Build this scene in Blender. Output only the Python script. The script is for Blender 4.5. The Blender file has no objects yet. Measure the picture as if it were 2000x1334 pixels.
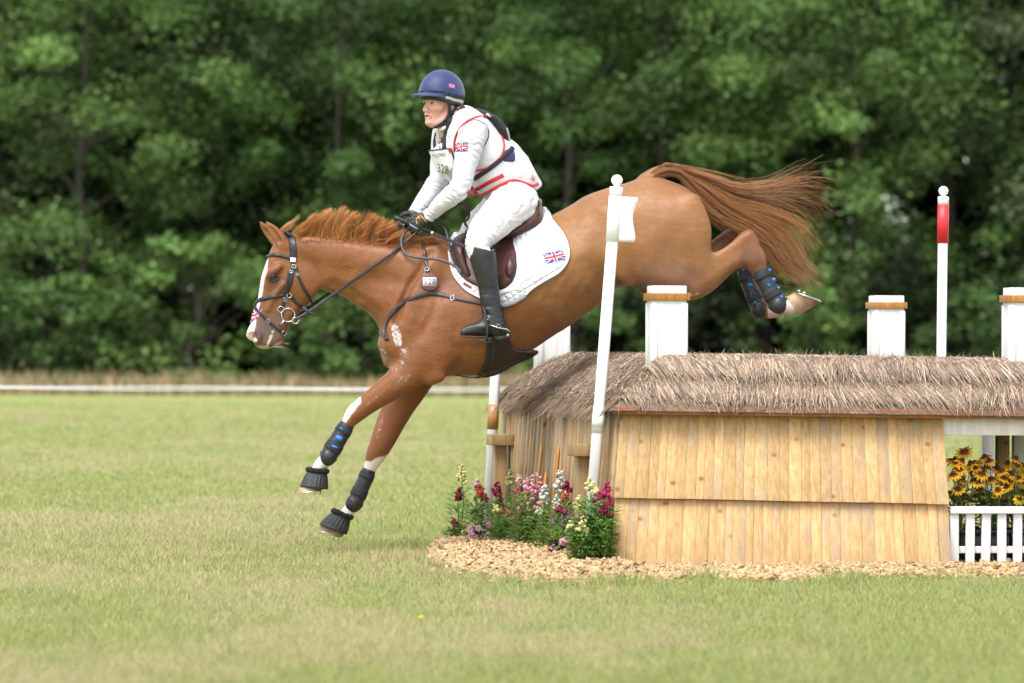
import bpy, math, random
import numpy as np
from mathutils import Vector, Matrix

rng = np.random.default_rng(7)
random.seed(7)
SC = bpy.context.scene
COL = SC.collection

# ------------------------------------------------------------------ camera
CAM_H = 1.10
FPX = 11111.0                      # 200 mm on a 36 mm sensor, in photo pixels
ROLL = math.radians(0.24)
PITCH = 23.0 / FPX
c_r = np.array([math.cos(ROLL), 0.0, math.sin(ROLL)])
c_f = np.array([0.0, math.cos(PITCH), math.sin(PITCH)])
c_u = np.cross(c_r, c_f); c_u /= np.linalg.norm(c_u)
c_r = np.cross(c_f, c_u)
CAM = np.array([0.0, 0.0, CAM_H])
cam = bpy.data.cameras.new('camera')
cam.lens = 200.0; cam.sensor_width = 36.0
cam.clip_start = 0.5; cam.clip_end = 3000.0
cam.dof.use_dof = True; cam.dof.focus_distance = 30.5; cam.dof.aperture_fstop = 4.0
camo = bpy.data.objects.new('camera', cam); COL.objects.link(camo)
camo.matrix_world = Matrix(((c_r[0], c_u[0], -c_f[0], 0), (c_r[1], c_u[1], -c_f[1], 0), (c_r[2], c_u[2], -c_f[2], CAM_H), (0, 0, 0, 1)))
SC.camera = camo

# ------------------------------------------------------------------ light
SUN_EL, SUN_AZ = math.radians(58), math.radians(205)      # azimuth clockwise from +Y: behind the camera, a little to its left
world = bpy.data.worlds.new('World'); SC.world = world; world.use_nodes = True
wt = world.node_tree; wt.nodes.clear()
wo = wt.nodes.new('ShaderNodeOutputWorld'); wb = wt.nodes.new('ShaderNodeBackground')
sky = wt.nodes.new('ShaderNodeTexSky'); sky.sky_type = 'NISHITA'; sky.sun_disc = False
sky.sun_elevation = SUN_EL; sky.sun_rotation = SUN_AZ; sky.dust_density = 1.5; sky.air_density = 1.0
hs = wt.nodes.new('ShaderNodeHueSaturation'); hs.inputs['Saturation'].default_value = 0.42    # thin cloud cover
wt.links.new(sky.outputs[0], hs.inputs['Color']); wt.links.new(hs.outputs[0], wb.inputs[0])
wb.inputs[1].default_value = 0.15
wt.links.new(wb.outputs[0], wo.inputs[0])
sun = bpy.data.lights.new('sun', 'SUN'); sun.energy = 1.5; sun.angle = math.radians(35); sun.color = (1.0, 0.965, 0.92)
suno = bpy.data.objects.new('sun', sun); COL.objects.link(suno)
sd = Vector((math.sin(SUN_AZ) * math.cos(SUN_EL), math.cos(SUN_AZ) * math.cos(SUN_EL), math.sin(SUN_EL)))
suno.rotation_euler = sd.to_track_quat('Z', 'Y').to_euler(); suno.location = (0, 10, 40)
SC.view_settings.view_transform = 'Standard'; SC.view_settings.look = 'None'
SC.view_settings.gamma = 1.0; SC.view_settings.use_curve_mapping = False
SC.view_settings.exposure = 1.27
SC.render.engine = 'CYCLES'
SC.cycles.use_denoising = True
SC.cycles.max_bounces = 6; SC.cycles.diffuse_bounces = 3; SC.cycles.glossy_bounces = 2; SC.cycles.transmission_bounces = 4
SC.cycles.use_adaptive_sampling = True; SC.cycles.adaptive_threshold = 0.015

# ------------------------------------------------------------------ helpers
def pp(px, py, Y):
    """world point on the ray through photo pixel (px, py) at depth Y"""
    d = c_f + c_r * ((px - 1000.0) / FPX) + c_u * ((667.0 - py) / FPX)
    return CAM + d * (Y / d[1])
def ppa(a, Y):
    a = np.asarray(a, float)
    d = c_f[None] + c_r[None] * ((a[:, :1] - 1000.0) / FPX) + c_u[None] * ((667.0 - a[:, 1:2]) / FPX)
    return CAM + d * (np.broadcast_to(np.asarray(Y, float), (len(a),))[:, None] / d[:, 1:2])
def gp(px, py):
    """ground point seen at a pixel"""
    d = c_f + c_r * ((px - 1000.0) / FPX) + c_u * ((667.0 - py) / FPX)
    return CAM + d * (-CAM_H / d[2])
def topx(P):
    """project world points to photo pixels"""
    v = np.asarray(P, float) - CAM
    z = v @ c_f
    return np.stack([1000 + (v @ c_r) / z * FPX, 667 - (v @ c_u) / z * FPX], -1)

def make_mesh(name, verts, faces, smooth=False, colors=None, mat_idx=None):
    verts = np.asarray(verts, np.float32)
    me = bpy.data.meshes.new(name)
    if isinstance(faces, np.ndarray):
        n, k = faces.shape
        loops = faces.ravel().astype(np.int32); starts = np.arange(0, n * k, k, dtype=np.int32)
    else:
        k = None; n = len(faces)
        ln = np.array([len(f) for f in faces], np.int32)
        loops = np.concatenate([np.asarray(f, np.int32) for f in faces]); starts = np.concatenate([[0], np.cumsum(ln)[:-1]]).astype(np.int32)
    me.vertices.add(len(verts)); me.vertices.foreach_set('co', verts.ravel())
    me.loops.add(len(loops)); me.loops.foreach_set('vertex_index', loops)
    me.polygons.add(n); me.polygons.foreach_set('loop_start', starts)
    if mat_idx is not None: me.polygons.foreach_set('material_index', np.asarray(mat_idx, np.int32))
    if smooth: me.polygons.foreach_set('use_smooth', np.ones(n, bool))
    me.update(calc_edges=True)
    if colors is not None:
        c = np.ones((len(verts), 4), np.float32); c[:, :3] = colors
        at = me.color_attributes.new('Col', 'FLOAT_COLOR', 'POINT'); at.data.foreach_set('color', c.ravel())
    return me
def link(name, me, mats=None, parent=None, loc=None, label=None, cat=None, group=None, kind=None):
    o = bpy.data.objects.new(name, me); COL.objects.link(o)
    if mats is not None and me is not None and len(me.materials) == 0:
        for m in (mats if isinstance(mats, (list, tuple)) else [mats]): me.materials.append(m)
    if parent is not None:
        o.parent = parent; o.matrix_parent_inverse = Matrix.Translation(-Vector(parent.location)) if any(parent.location) else Matrix()
    if loc is not None: o.location = loc
    if label: o['label'] = label
    if cat: o['category'] = cat
    if group: o['group'] = group
    if kind: o['kind'] = kind
    return o
def thing(name, label, cat, loc, group=None):
    o = bpy.data.objects.new(name, None); COL.objects.link(o); o.location = [float(v) for v in loc]
    o.empty_display_size = 0.1; o['label'] = label; o['category'] = cat
    if group: o['group'] = group
    return o

class MB:
    """collects geometry for ONE mesh object"""
    def __init__(s): s.v = []; s.f = []; s.c = []; s.m = []; s.n = 0
    def add(s, v, f, color=None, mi=0):
        v = np.asarray(v, float); s.v.append(v)
        for q in f: s.f.append([int(i) + s.n for i in q]); s.m.append(mi)
        s.c.append(np.broadcast_to(np.array(color if color is not None else (1, 1, 1), float), (len(v), 3)))
        s.n += len(v); return s
    def hexa(s, p8, color=None, mi=0):
        """p8: bottom ring of 4 then top ring of 4"""
        return s.add(p8, [(0, 3, 2, 1), (4, 5, 6, 7), (0, 1, 5, 4), (1, 2, 6, 5), (2, 3, 7, 6), (3, 0, 4, 7)], color, mi)
    def box(s, c, half, ax=None, color=None, mi=0):
        c = np.asarray(c, float); A = np.eye(3) if ax is None else np.asarray(ax, float)
        h = np.asarray(half, float)
        p = [c + A[0] * h[0] * a + A[1] * h[1] * b + A[2] * h[2] * d for d in (-1, 1) for a, b in ((-1, -1), (1, -1), (1, 1), (-1, 1))]
        return s.hexa(p, color, mi)
    def tube(s, pts, r, sides=8, color=None, cap=True, mi=0, flat=None):
        v, f = tube(pts, r, sides, cap, flat); return s.add(v, f, color, mi)
    def sphere(s, c, r, nu=12, nv=8, color=None, mi=0):
        v, f = sphere(c, r, nu, nv); return s.add(v, f, color, mi)
    def build(s, name, mats, parent=None, smooth=False, bevel=0, **kw):
        me = make_mesh(name, np.concatenate(s.v), s.f, smooth, np.concatenate(s.c), s.m)
        o = link(name, me, mats, parent, **kw)
        if bevel:
            md = o.modifiers.new('bevel', 'BEVEL'); md.width = bevel; md.segments = 2; md.limit_method = 'ANGLE'
        return o

def frames(pts):
    pts = np.asarray(pts, float); n = len(pts)
    t = np.gradient(pts, axis=0); t /= np.linalg.norm(t, axis=1, keepdims=True) + 1e-12
    ref = np.array([0, 0, 1.0]) if abs(t[0][2]) < 0.9 else np.array([0, 1.0, 0])
    N = np.zeros_like(pts); B = np.zeros_like(pts)
    u = np.cross(t[0], ref); u /= np.linalg.norm(u)
    for i in range(n):
        u = u - t[i] * np.dot(u, t[i]); u /= np.linalg.norm(u) + 1e-12
        N[i] = u; B[i] = np.cross(t[i], u)
    return t, N, B
def tube(pts, r, sides=8, cap=True, flat=None):
    pts = np.asarray(pts, float); n = len(pts); r = np.broadcast_to(np.asarray(r, float), (n,))
    t, N, B = frames(pts)
    a = np.arange(sides) * 2 * math.pi / sides
    fl = 1.0 if flat is None else flat
    v = (pts[:, None] + r[:, None, None] * (np.cos(a)[None, :, None] * N[:, None] + fl * np.sin(a)[None, :, None] * B[:, None])).reshape(-1, 3)
    f = []
    for i in range(n - 1):
        for j in range(sides):
            k = (j + 1) % sides
            f.append((i * sides + j, i * sides + k, (i + 1) * sides + k, (i + 1) * sides + j))
    if cap: f.append(tuple(range(sides))[::-1]); f.append(tuple((n - 1) * sides + j for j in range(sides)))
    return v, f
def sphere(c, r, nu=12, nv=8):
    r = np.broadcast_to(np.asarray(r, float), (3,)); c = np.asarray(c, float)
    v = [c + r * np.array([0, 0, -1.0])]
    for i in range(1, nv):
        ph = -math.pi / 2 + math.pi * i / nv
        for j in range(nu):
            th = 2 * math.pi * j / nu
            v.append(c + r * np.array([math.cos(ph) * math.cos(th), math.cos(ph) * math.sin(th), math.sin(ph)]))
    v.append(c + r * np.array([0, 0, 1.0])); f = []
    for j in range(nu): f.append((0, 1 + (j + 1) % nu, 1 + j))
    for i in range(nv - 2):
        for j in range(nu):
            a = 1 + i * nu + j; b = 1 + i * nu + (j + 1) % nu
            f.append((a, b, b + nu, a + nu))
    l = len(v) - 1
    for j in range(nu): f.append((l, l - nu + j, l - nu + (j + 1) % nu))
    return np.array(v), f
def strands(P, R, sides=3):
    """P (N,M,3) centre lines, R (N,M) radii -> verts, quads; open thin tubes"""
    N, M, _ = P.shape
    t = np.gradient(P, axis=1); t /= np.linalg.norm(t, axis=2, keepdims=True) + 1e-12
    ref = np.where(np.abs(t[..., 1:2]) < 0.9, np.array([0, 1.0, 0]), np.array([1.0, 0, 0]))
    u = np.cross(t, ref); u /= np.linalg.norm(u, axis=2, keepdims=True) + 1e-12
    w = np.cross(t, u)
    a = np.arange(sides) * 2 * math.pi / sides
    V = P[:, :, None] + R[:, :, None, None] * (np.cos(a)[None, None, :, None] * u[:, :, None] + np.sin(a)[None, None, :, None] * w[:, :, None])
    base = (np.arange(N) * M * sides)[:, None, None]; i = (np.arange(M - 1) * sides)[None, :, None]; j = np.arange(sides)[None, None]; k = (j + 1) % sides
    F = np.stack([base + i + j, base + i + k, base + i + sides + k, base + i + sides + j], -1).reshape(-1, 4)
    return V.reshape(-1, 3), F
def catmull(P, sub, closed=False):
    P = np.asarray(P, float); n = len(P); out = []
    rngi = range(n if closed else n - 1)
    t = (np.arange(sub) / sub)[:, None]
    for i in rngi:
        if closed: p0, p1, p2, p3 = P[i - 1], P[i], P[(i + 1) % n], P[(i + 2) % n]
        else: p0, p1, p2, p3 = P[max(i - 1, 0)], P[i], P[i + 1], P[min(i + 2, n - 1)]
        out.append(0.5 * (2 * p1 + (p2 - p0) * t + (2 * p0 - 5 * p1 + 4 * p2 - p3) * t ** 2 + (3 * p1 - p0 - 3 * p2 + p3) * t ** 3))
    if not closed: out.append(P[-1:])
    return np.concatenate(out)
def hash3(i, j, k):
    n = (i * 374761393 + j * 668265263 + k * 1274126177) & 0x7fffffff
    n = ((n ^ (n >> 13)) * 1274126177) & 0x7fffffff
    return ((n ^ (n >> 16)) & 0xffff) / 65535.0
def vnoise(p):
    """value noise in 0..1 at points p (N,3)"""
    p = np.asarray(p, float); i = np.floor(p).astype(np.int64); f = p - i; f = f * f * (3 - 2 * f); r = 0
    for a in (0, 1):
        for b in (0, 1):
            for c in (0, 1):
                w = (f[:, 0] if a else 1 - f[:, 0]) * (f[:, 1] if b else 1 - f[:, 1]) * (f[:, 2] if c else 1 - f[:, 2])
                r = r + w * hash3(i[:, 0] + a, i[:, 1] + b, i[:, 2] + c)
    return r
def fbm(p, o=3):
    s = 0; a = 0.5; t = 0
    for k in range(o): s = s + a * vnoise(np.asarray(p) * 2 ** k + 17.3 * k); t += a; a *= 0.5
    return s / t

# ------------------------------------------------------------------ materials
def mat(name, c1, c2=None, rough=0.6, scale=8.0, bump=0.0, bscale=None, vcol=False, spec=0.5, metal=0.0, sheen=0.0, stretch=(1, 1, 1), transl=0.0, coat=0.0, detail=4.0, trans=0.0, rvar=0.0, alpha=1.0):
    m = bpy.data.materials.new(name); m.use_nodes = True
    nt = m.node_tree; N = nt.nodes; L = nt.links; b = N['Principled BSDF']
    b.inputs['Roughness'].default_value = rough; b.inputs['Metallic'].default_value = metal
    b.inputs['Specular IOR Level'].default_value = spec
    b.inputs['Sheen Weight'].default_value = sheen; b.inputs['Coat Weight'].default_value = coat
    b.inputs['Transmission Weight'].default_value = trans; b.inputs['Alpha'].default_value = alpha
    tc = N.new('ShaderNodeTexCoord'); mp = N.new('ShaderNodeMapping'); mp.inputs['Scale'].default_value = stretch
    L.new(tc.outputs['Object'], mp.inputs[0])
    nz = N.new('ShaderNodeTexNoise'); nz.inputs['Scale'].default_value = scale; nz.inputs['Detail'].default_value = detail
    L.new(mp.outputs[0], nz.inputs['Vector'])
    mx = N.new('ShaderNodeMix'); mx.data_type = 'RGBA'
    rp = N.new('ShaderNodeMapRange'); rp.inputs[1].default_value = 0.32; rp.inputs[2].default_value = 0.68
    L.new(nz.outputs['Fac'], rp.inputs[0]); L.new(rp.outputs[0], mx.inputs['Factor'])
    c2 = c2 or tuple(x * 0.85 for x in c1)
    mx.inputs['A'].default_value = (*c1, 1); mx.inputs['B'].default_value = (*c2, 1)
    out = mx.outputs['Result']
    if vcol:
        vc = N.new('ShaderNodeVertexColor'); vc.layer_name = 'Col'
        mu = N.new('ShaderNodeMix'); mu.data_type = 'RGBA'; mu.blend_type = 'MULTIPLY'; mu.inputs['Factor'].default_value = 1.0
        L.new(out, mu.inputs['A']); L.new(vc.outputs[0], mu.inputs['B']); out = mu.outputs['Result']
    L.new(out, b.inputs['Base Color'])
    if rvar:
        r2 = N.new('ShaderNodeMapRange'); r2.inputs[3].default_value = rough - rvar; r2.inputs[4].default_value = rough + rvar
        L.new(nz.outputs['Fac'], r2.inputs[0]); L.new(r2.outputs[0], b.inputs['Roughness'])
    if bump:
        n2 = N.new('ShaderNodeTexNoise'); n2.inputs['Scale'].default_value = bscale or scale * 4; n2.inputs['Detail'].default_value = 3
        L.new(mp.outputs[0], n2.inputs['Vector'])
        bp = N.new('ShaderNodeBump'); bp.inputs['Strength'].default_value = bump; bp.inputs['Distance'].default_value = 0.01
        L.new(n2.outputs['Fac'], bp.inputs['Height']); L.new(bp.outputs[0], b.inputs['Normal'])
    if transl:
        tr = N.new('ShaderNodeBsdfTranslucent'); ms = N.new('ShaderNodeMixShader'); ms.inputs[0].default_value = transl
        L.new(out, tr.inputs[0]); L.new(b.outputs[0], ms.inputs[1]); L.new(tr.outputs[0], ms.inputs[2])
        L.new(ms.outputs[0], N['Material Output'].inputs[0])
    return m

M = {}
M['white_paint'] = mat('white_paint', (0.80, 0.80, 0.79), (0.66, 0.64, 0.60), 0.5, 7, 0.2, 60, stretch=(5, 5, 1), detail=7)
M['white_plastic'] = mat('white_plastic', (0.82, 0.82, 0.83), (0.77, 0.77, 0.78), 0.35, 4)
M['red_plastic'] = mat('red_plastic', (0.62, 0.022, 0.03), (0.55, 0.02, 0.025), 0.4, 5)
M['black_leather'] = mat('black_leather', (0.012, 0.012, 0.013), (0.022, 0.021, 0.022), 0.38, 30, 0.15, 140, spec=0.5)
M['black_web'] = mat('black_web', (0.014, 0.014, 0.017), (0.025, 0.025, 0.03), 0.75, 60, 0.2, 300)
M['steel'] = mat('steel', (0.62, 0.61, 0.58), (0.5, 0.49, 0.46), 0.25, 30, metal=1.0)
# ================================================================== ground and lawn
gm = bpy.data.materials.new('lawn'); gm.use_nodes = True
nt = gm.node_tree; N = nt.nodes; L = nt.links; b = N['Principled BSDF']; b.inputs['Roughness'].default_value = 0.9; b.inputs['Specular IOR Level'].default_value = 0.15
tc = N.new('ShaderNodeTexCoord')
def nz(sc, det=4, st=(1, 1, 1)):
    mp = N.new('ShaderNodeMapping'); mp.inputs['Scale'].default_value = st; L.new(tc.outputs['Object'], mp.inputs[0])
    n = N.new('ShaderNodeTexNoise'); n.inputs['Scale'].default_value = sc; n.inputs['Detail'].default_value = det; L.new(mp.outputs[0], n.inputs['Vector']); return n.outputs['Fac']
def ramp(f, a, bb):
    r = N.new('ShaderNodeMapRange'); r.inputs[1].default_value = a; r.inputs[2].default_value = bb; L.new(f, r.inputs[0]); return r.outputs[0]
def mix(f, a, bb):
    m = N.new('ShaderNodeMix'); m.data_type = 'RGBA'; L.new(f, m.inputs['Factor'])
    for s, v in (('A', a), ('B', bb)):
        if isinstance(v, tuple): m.inputs[s].default_value = (*v, 1)
        else: L.new(v, m.inputs[s])
    return m.outputs['Result']
fresh = mix(ramp(nz(0.5, 5), .35, .65), (0.255, 0.305, 0.092), (0.295, 0.33, 0.11))
dry = mix(ramp(nz(30, 4), .3, .7), (0.37, 0.325, 0.15), (0.30, 0.29, 0.115))
colr = mix(ramp(nz(0.35, 6, (1, 0.35, 1)), .50, .70), fresh, dry)
L.new(colr, b.inputs['Base Color'])
bp = N.new('ShaderNodeBump'); bp.inputs['Strength'].default_value = 0.6; bp.inputs['Distance'].default_value = 0.03; L.new(nz(55, 5), bp.inputs['Height']); L.new(bp.outputs[0], b.inputs['Normal'])
S = 900
link('ground', make_mesh('ground', [(-S, -200, 0), (S, -200, 0), (S, 2 * S, 0), (-S, 2 * S, 0)], np.array([[0, 1, 2, 3]])), gm, kind='structure', label='mown pale green lawn with dry straw patches')

# mown blades: near ground, and far out coarser
def dryness(x, y):
    p = np.stack([x * 0.55, y * 0.22, np.zeros_like(x)], 1)
    q = np.stack([x * 3.1, y * 1.6, np.ones_like(x)], 1)
    return np.clip((fbm(p, 4) * 0.75 + fbm(q, 2) * 0.38 - 0.515) * 4.6, 0, 1)
chip_front = np.array([gp(*p)[:2] for p in ((838, 1097), (862, 1108), (905, 1117), (960, 1130), (1050, 1142), (1110, 1145), (1200, 1139), (1290, 1134), (1380, 1127), (1470, 1136), (1560, 1138), (1640, 1131), (1720, 1125), (1800, 1131), (1900, 1126), (2000, 1131), (2200, 1130), (2330, 1118))])
chip_poly = np.concatenate([chip_front, [[3.6, 33.6], [-0.35, 34.6], [-0.37, 33.8], [-0.44, 32.2]]])
def inpoly(x, y, poly):
    r = np.zeros(len(x), bool); n = len(poly)
    for i in range(n):
        (x0, y0), (x1, y1) = poly[i - 1], poly[i]
        c = ((y0 > y) != (y1 > y)) & (x < (x1 - x0) * (y - y0) / (y1 - y0 + 1e-12) + x0); r ^= c
    return r
def polydist(x, y, poly):
    d = np.full(len(x), 1e9)
    for i in range(len(poly)):
        a = poly[i - 1]; e = poly[i] - a; t = np.clip(((x - a[0]) * e[0] + (y - a[1]) * e[1]) / (e @ e), 0, 1)
        d = np.minimum(d, np.hypot(x - a[0] - t * e[0], y - a[1] - t * e[1]))
    return d
nb = 1000000
u = rng.random(nb)
gy = 1.0 / ((1 / 15.5) * (1 - u) + (1 / 125.0) * u)          # even in the picture
gy = gy + rng.normal(0, 0.2, nb)
gx = (rng.random(nb) * 2 - 1) * (gy * 0.105 + 1.5)
keep = ~inpoly(gx, gy, chip_poly) | (rng.random(nb) < 0.012)
gx, gy = gx[keep], gy[keep]; nb = len(gx)
sz = np.clip(gy / 30.0, 0.75, 3.0)
tuft = fbm(np.stack([gx * 5, gy * 2.5, np.zeros(nb)], 1), 3)
hgt = (0.014 + 0.026 * rng.random(nb) * (0.5 + tuft)) * (0.75 + 0.25 * sz)
edge = polydist(gx, gy, chip_front) < 0.35
hgt = np.where(rng.random(nb) < .03, hgt * 1.7, hgt)
hgt = np.where(edge & (tuft > 0.47), hgt * (1.5 + 1.2 * rng.random(nb)), hgt)
wd = 0.0024 * sz * (0.7 + 0.6 * rng.random(nb))
th = rng.random(nb) * 6.283; lean = rng.normal(0, 0.55, (nb, 2)) * hgt[:, None]
base = np.stack([gx, gy, np.zeros(nb)], 1); side = np.stack([np.cos(th) * wd, np.sin(th) * wd, np.zeros(nb)], 1)
tip = base + np.stack([lean[:, 0], lean[:, 1], hgt], 1)
V = np.stack([base - side, base + side, tip], 1).reshape(-1, 3)
F = np.arange(nb * 3).reshape(nb, 3)
dr = dryness(gx, gy); q = rng.random(nb)
isdry = q < (0.08 + 0.84 * dr)
green = np.array([0.300, 0.350, 0.118]) * (0.50 + 0.90 * rng.random((nb, 1)) ** 1.2) + np.array([0.14, 0.10, 0.045]) * rng.random((nb, 1))
straw = np.array([0.58, 0.49, 0.27]) * (0.6 + 0.5 * rng.random((nb, 1)))
cc = np.where(isdry[:, None], straw, green)
M['blade'] = mat('grass_blade', (1, 1, 1), (0.92, 0.92, 0.92), 0.6, 3, vcol=True, spec=0.25, transl=0.4)
link('grass', make_mesh('grass', V, F, colors=np.repeat(cc, 3, 0)), M['blade'], kind='stuff', label='short mown lawn grass mixed with straw coloured blades')

# tall dry grass before the wood
nb = 26000
gx = (rng.random(nb) * 2 - 1) * 26; gy = 141 + 11 * rng.random(nb)
pat = fbm(np.stack([gx * 0.5, gy * 0.4, np.full(nb, 3.0)], 1), 3)
hgt = (0.18 + 0.50 * rng.random(nb)) * (0.25 + 1.35 * pat); th = rng.random(nb) * 6.283; wd = 0.011 + 0.012 * rng.random(nb)
base = np.stack([gx, gy, np.zeros(nb)], 1); side = np.stack([np.cos(th) * wd, np.sin(th) * wd, np.zeros(nb)], 1)
lean = rng.normal(0, 0.28, (nb, 2)) * hgt[:, None]
mid = base + np.stack([lean[:, 0] * .35, lean[:, 1] * .35, hgt * .6], 1); tip = base + np.stack([lean[:, 0], lean[:, 1], hgt], 1)
V = np.stack([base - side, base + side, mid + side, mid - side, tip], 1).reshape(-1, 3); o5 = np.arange(nb)[:, None] * 5
F = np.concatenate([o5 + [[0, 1, 2]], o5 + [[0, 2, 3]], o5 + [[3, 2, 4]]])
gd = rng.random((nb, 1)) < (0.25 + 0.6 * (gx[:, None] > 5))
cc = np.where(gd, np.array([0.10, 0.13, 0.035]), np.array([0.46, 0.34, 0.19])) * (0.6 + 0.7 * rng.random((nb, 1)))
link('tall_dry_grass', make_mesh('tall_dry_grass', V, F, colors=np.repeat(cc, 5, 0)), M['blade'], kind='stuff', label='uncut tan meadow grass along the foot of the wood')

# boundary tape on stakes
rope = thing('boundary_tape', 'white boundary tape stretched low across the far edge of the lawn', 'tape', (0, 62, 0))
mb = MB()
for za in (0.0, 0.026):
    xs = np.linspace(-10.5, 10.5, 60); zz = 0.700 + za - 0.012 * np.cos(xs / 10.5 * 1.57) + 0.006 * np.sin(xs * 1.9 + za * 70)
    mb.tube(np.stack([xs, np.full(60, 62.0 + za), zz], 1), 0.0062, 6)
mb.build('tape', M['white_plastic'], rope)
for x in (-10.2, 10.2):
    mb = MB(); mb.tube([(x, 62.03, -0.1), (x, 62.03, 1.0)], 0.015, 8); mb.build('stake', M['white_plastic'], rope)

# ================================================================== the wood
M['bark'] = mat('bark', (0.060, 0.045, 0.034), (0.035, 0.027, 0.021), 0.9, 6, 0.6, 18, stretch=(1, 1, .3))
M['leaf'] = mat('leaf', (1, 1, 1), (0.85, 0.88, 0.85), 0.55, 2.0, vcol=True, spec=0.3, transl=0.3)
def crown_mesh(name, H, R, z0, nclump, nleaf, hue, seed, leaf=0.15, low=False):
    r = np.random.default_rng(seed); C = []; tries = 0
    while len(C) < nclump:
        tries += 1
        zt = r.random() ** 0.9; z = z0 + (H - z0) * zt
        prof = math.sin(math.pi * (0.12 + 0.83 * zt)) ** 0.6
        if not low: prof *= 0.92 + 0.25 * math.sin(zt * 17 + seed)
        a = r.random() * 6.283; rad = R * prof * (0.22 + 0.83 * r.random() ** 0.5)
        p = np.array([rad * math.cos(a), rad * math.sin(a), z])
        s = (0.60 + 0.85 * r.random()) * (R / 3.3)
        if all(np.linalg.norm(p - c) > (s + cs) * 0.46 for c, cs in C) or tries > 9000: C.append((p, s))
    P = []; Nn = []; col = []; szs = []
    for p, s in C:
        n = int(nleaf * (0.6 + 0.8 * r.random()))
        d = r.normal(0, 1, (n, 3)); d /= np.linalg.norm(d, axis=1, keepdims=True)
        rr = r.random(n)[:, None] ** 0.42
        sub = r.normal(0, 0.5, (7, 3)); d2 = d * rr + sub[r.integers(0, 7, n)] * 0.75
        q = p + d2 * np.array([s, s, s * 0.62]) * 0.85
        out = q - np.array([0, 0, p[2] - 0.6 * s]); out = q - (p - np.array([0, 0, 0.35 * s])); out /= np.linalg.norm(out, axis=1, keepdims=True) + 1e-9
        nn = out * 0.55 + np.array([0, 0, 0.55]) + r.normal(0, 0.42, (n, 3)); nn /= np.linalg.norm(nn, axis=1, keepdims=True)
        P.append(q); Nn.append(nn); k = 0.30 + 1.10 * r.random()
        yl = r.random() * 0.35
        col.append((np.array(hue) * k + np.array([0.035, 0.03, 0.0]) * yl)[None] * (0.7 + 0.6 * r.random((n, 1)))); szs.append(leaf * (0.6 + 0.7 * r.random(n)))
    P = np.concatenate(P); Nn = np.concatenate(Nn); col = np.concatenate(col); szs = np.concatenate(szs)[:, None]; n = len(P)
    t = np.cross(Nn, r.normal(0, 1, (n, 3))); t /= np.linalg.norm(t, axis=1, keepdims=True) + 1e-9; w = np.cross(Nn, t)
    V = np.stack([P - t * szs * .5, P + w * szs * .36 + Nn * szs * .06, P + t * szs * .55, P - w * szs * .36 + Nn * szs * .06], 1).reshape(-1, 3)
    F = np.arange(n * 4).reshape(n, 4)
    me = make_mesh(name, V, F, colors=np.repeat(np.clip(col, 0.004, 1), 4, 0)); me.materials.append(M['leaf'])
    limbs = [(p, s) for p, s in C if s > 0.5 * R / 3.3][:26]
    return me, limbs
def trunk_mesh(H, z0, limbs, r0, seed):
    r = np.random.default_rng(seed + 99); mb = MB()
    zs = np.linspace(-0.3, H * 0.86, 9); ax = np.stack([np.cumsum(r.normal(0, .09, 9)), np.cumsum(r.normal(0, .09, 9)), zs], 1)
    ax[:2, :2] = 0
    mb.tube(ax, r0 * np.linspace(1.15, 0.18, 9), 9)
    for p, s in limbs:
        zb = max(z0 * 0.5, p[2] - 0.5 * math.hypot(p[0], p[1]) - 0.4)
        bx = np.array([np.interp(zb, zs, ax[:, 0]), np.interp(zb, zs, ax[:, 1]), zb])
        m = (bx + p) / 2 + np.array([0, 0, 0.25]) + r.normal(0, .12, 3)
        mb.tube(catmull([bx, m, p], 3), r0 * np.linspace(.26, .05, 7), 5, cap=False)
    me = make_mesh('trunk', np.concatenate(mb.v), mb.f, True); me.materials.append(M['bark']); return me
G1, G2, G3, G4 = (0.092, 0.172, 0.046), (0.140, 0.238, 0.062), (0.009, 0.019, 0.007), (0.150, 0.190, 0.085)  # G3 near black: shade of the wood's interior put into the leaf colour
protos = []
for i, (H, R, z0, nc, nl, hue) in enumerate([(15.5, 3.3, 1.4, 72, 400, G1), (14.5, 3.7, 2.6, 70, 400, G2), (16.5, 3.0, 0.6, 78, 380, G4), (15.0, 3.4, 3.4, 62, 400, G1)]):
    cm, lb = crown_mesh('crown', H, R, z0, nc, nl, hue, 11 + i); protos.append((cm, trunk_mesh(H, z0, lb, 0.13, i)))
dark = []
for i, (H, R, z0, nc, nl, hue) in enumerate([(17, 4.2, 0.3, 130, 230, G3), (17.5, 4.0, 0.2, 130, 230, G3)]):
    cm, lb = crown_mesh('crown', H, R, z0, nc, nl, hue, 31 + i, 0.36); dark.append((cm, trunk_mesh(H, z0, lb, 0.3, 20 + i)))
bush = []
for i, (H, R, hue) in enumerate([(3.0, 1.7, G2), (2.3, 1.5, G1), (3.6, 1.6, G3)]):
    cm, lb = crown_mesh('crown', H, R, 0.1, 26, 230, hue, 51 + i, 0.13, True); bush.append((cm, trunk_mesh(H, 0.1, lb, 0.06, 40 + i)))
def plant(protos_i, x, y, s, rz, name, label, cat, group):
    t = thing(name, label, cat, (x, y, 0), group); t.rotation_euler = (0, 0, rz); t.scale = (s, s, s)
    cm, tm = protos_i
    for nm, me in (('crown', cm), ('trunk', tm)):
        o = bpy.data.objects.new(nm, me); COL.objects.link(o); o.parent = t
def xat(px, Y): return pp(px, 690, Y)[0]
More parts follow.
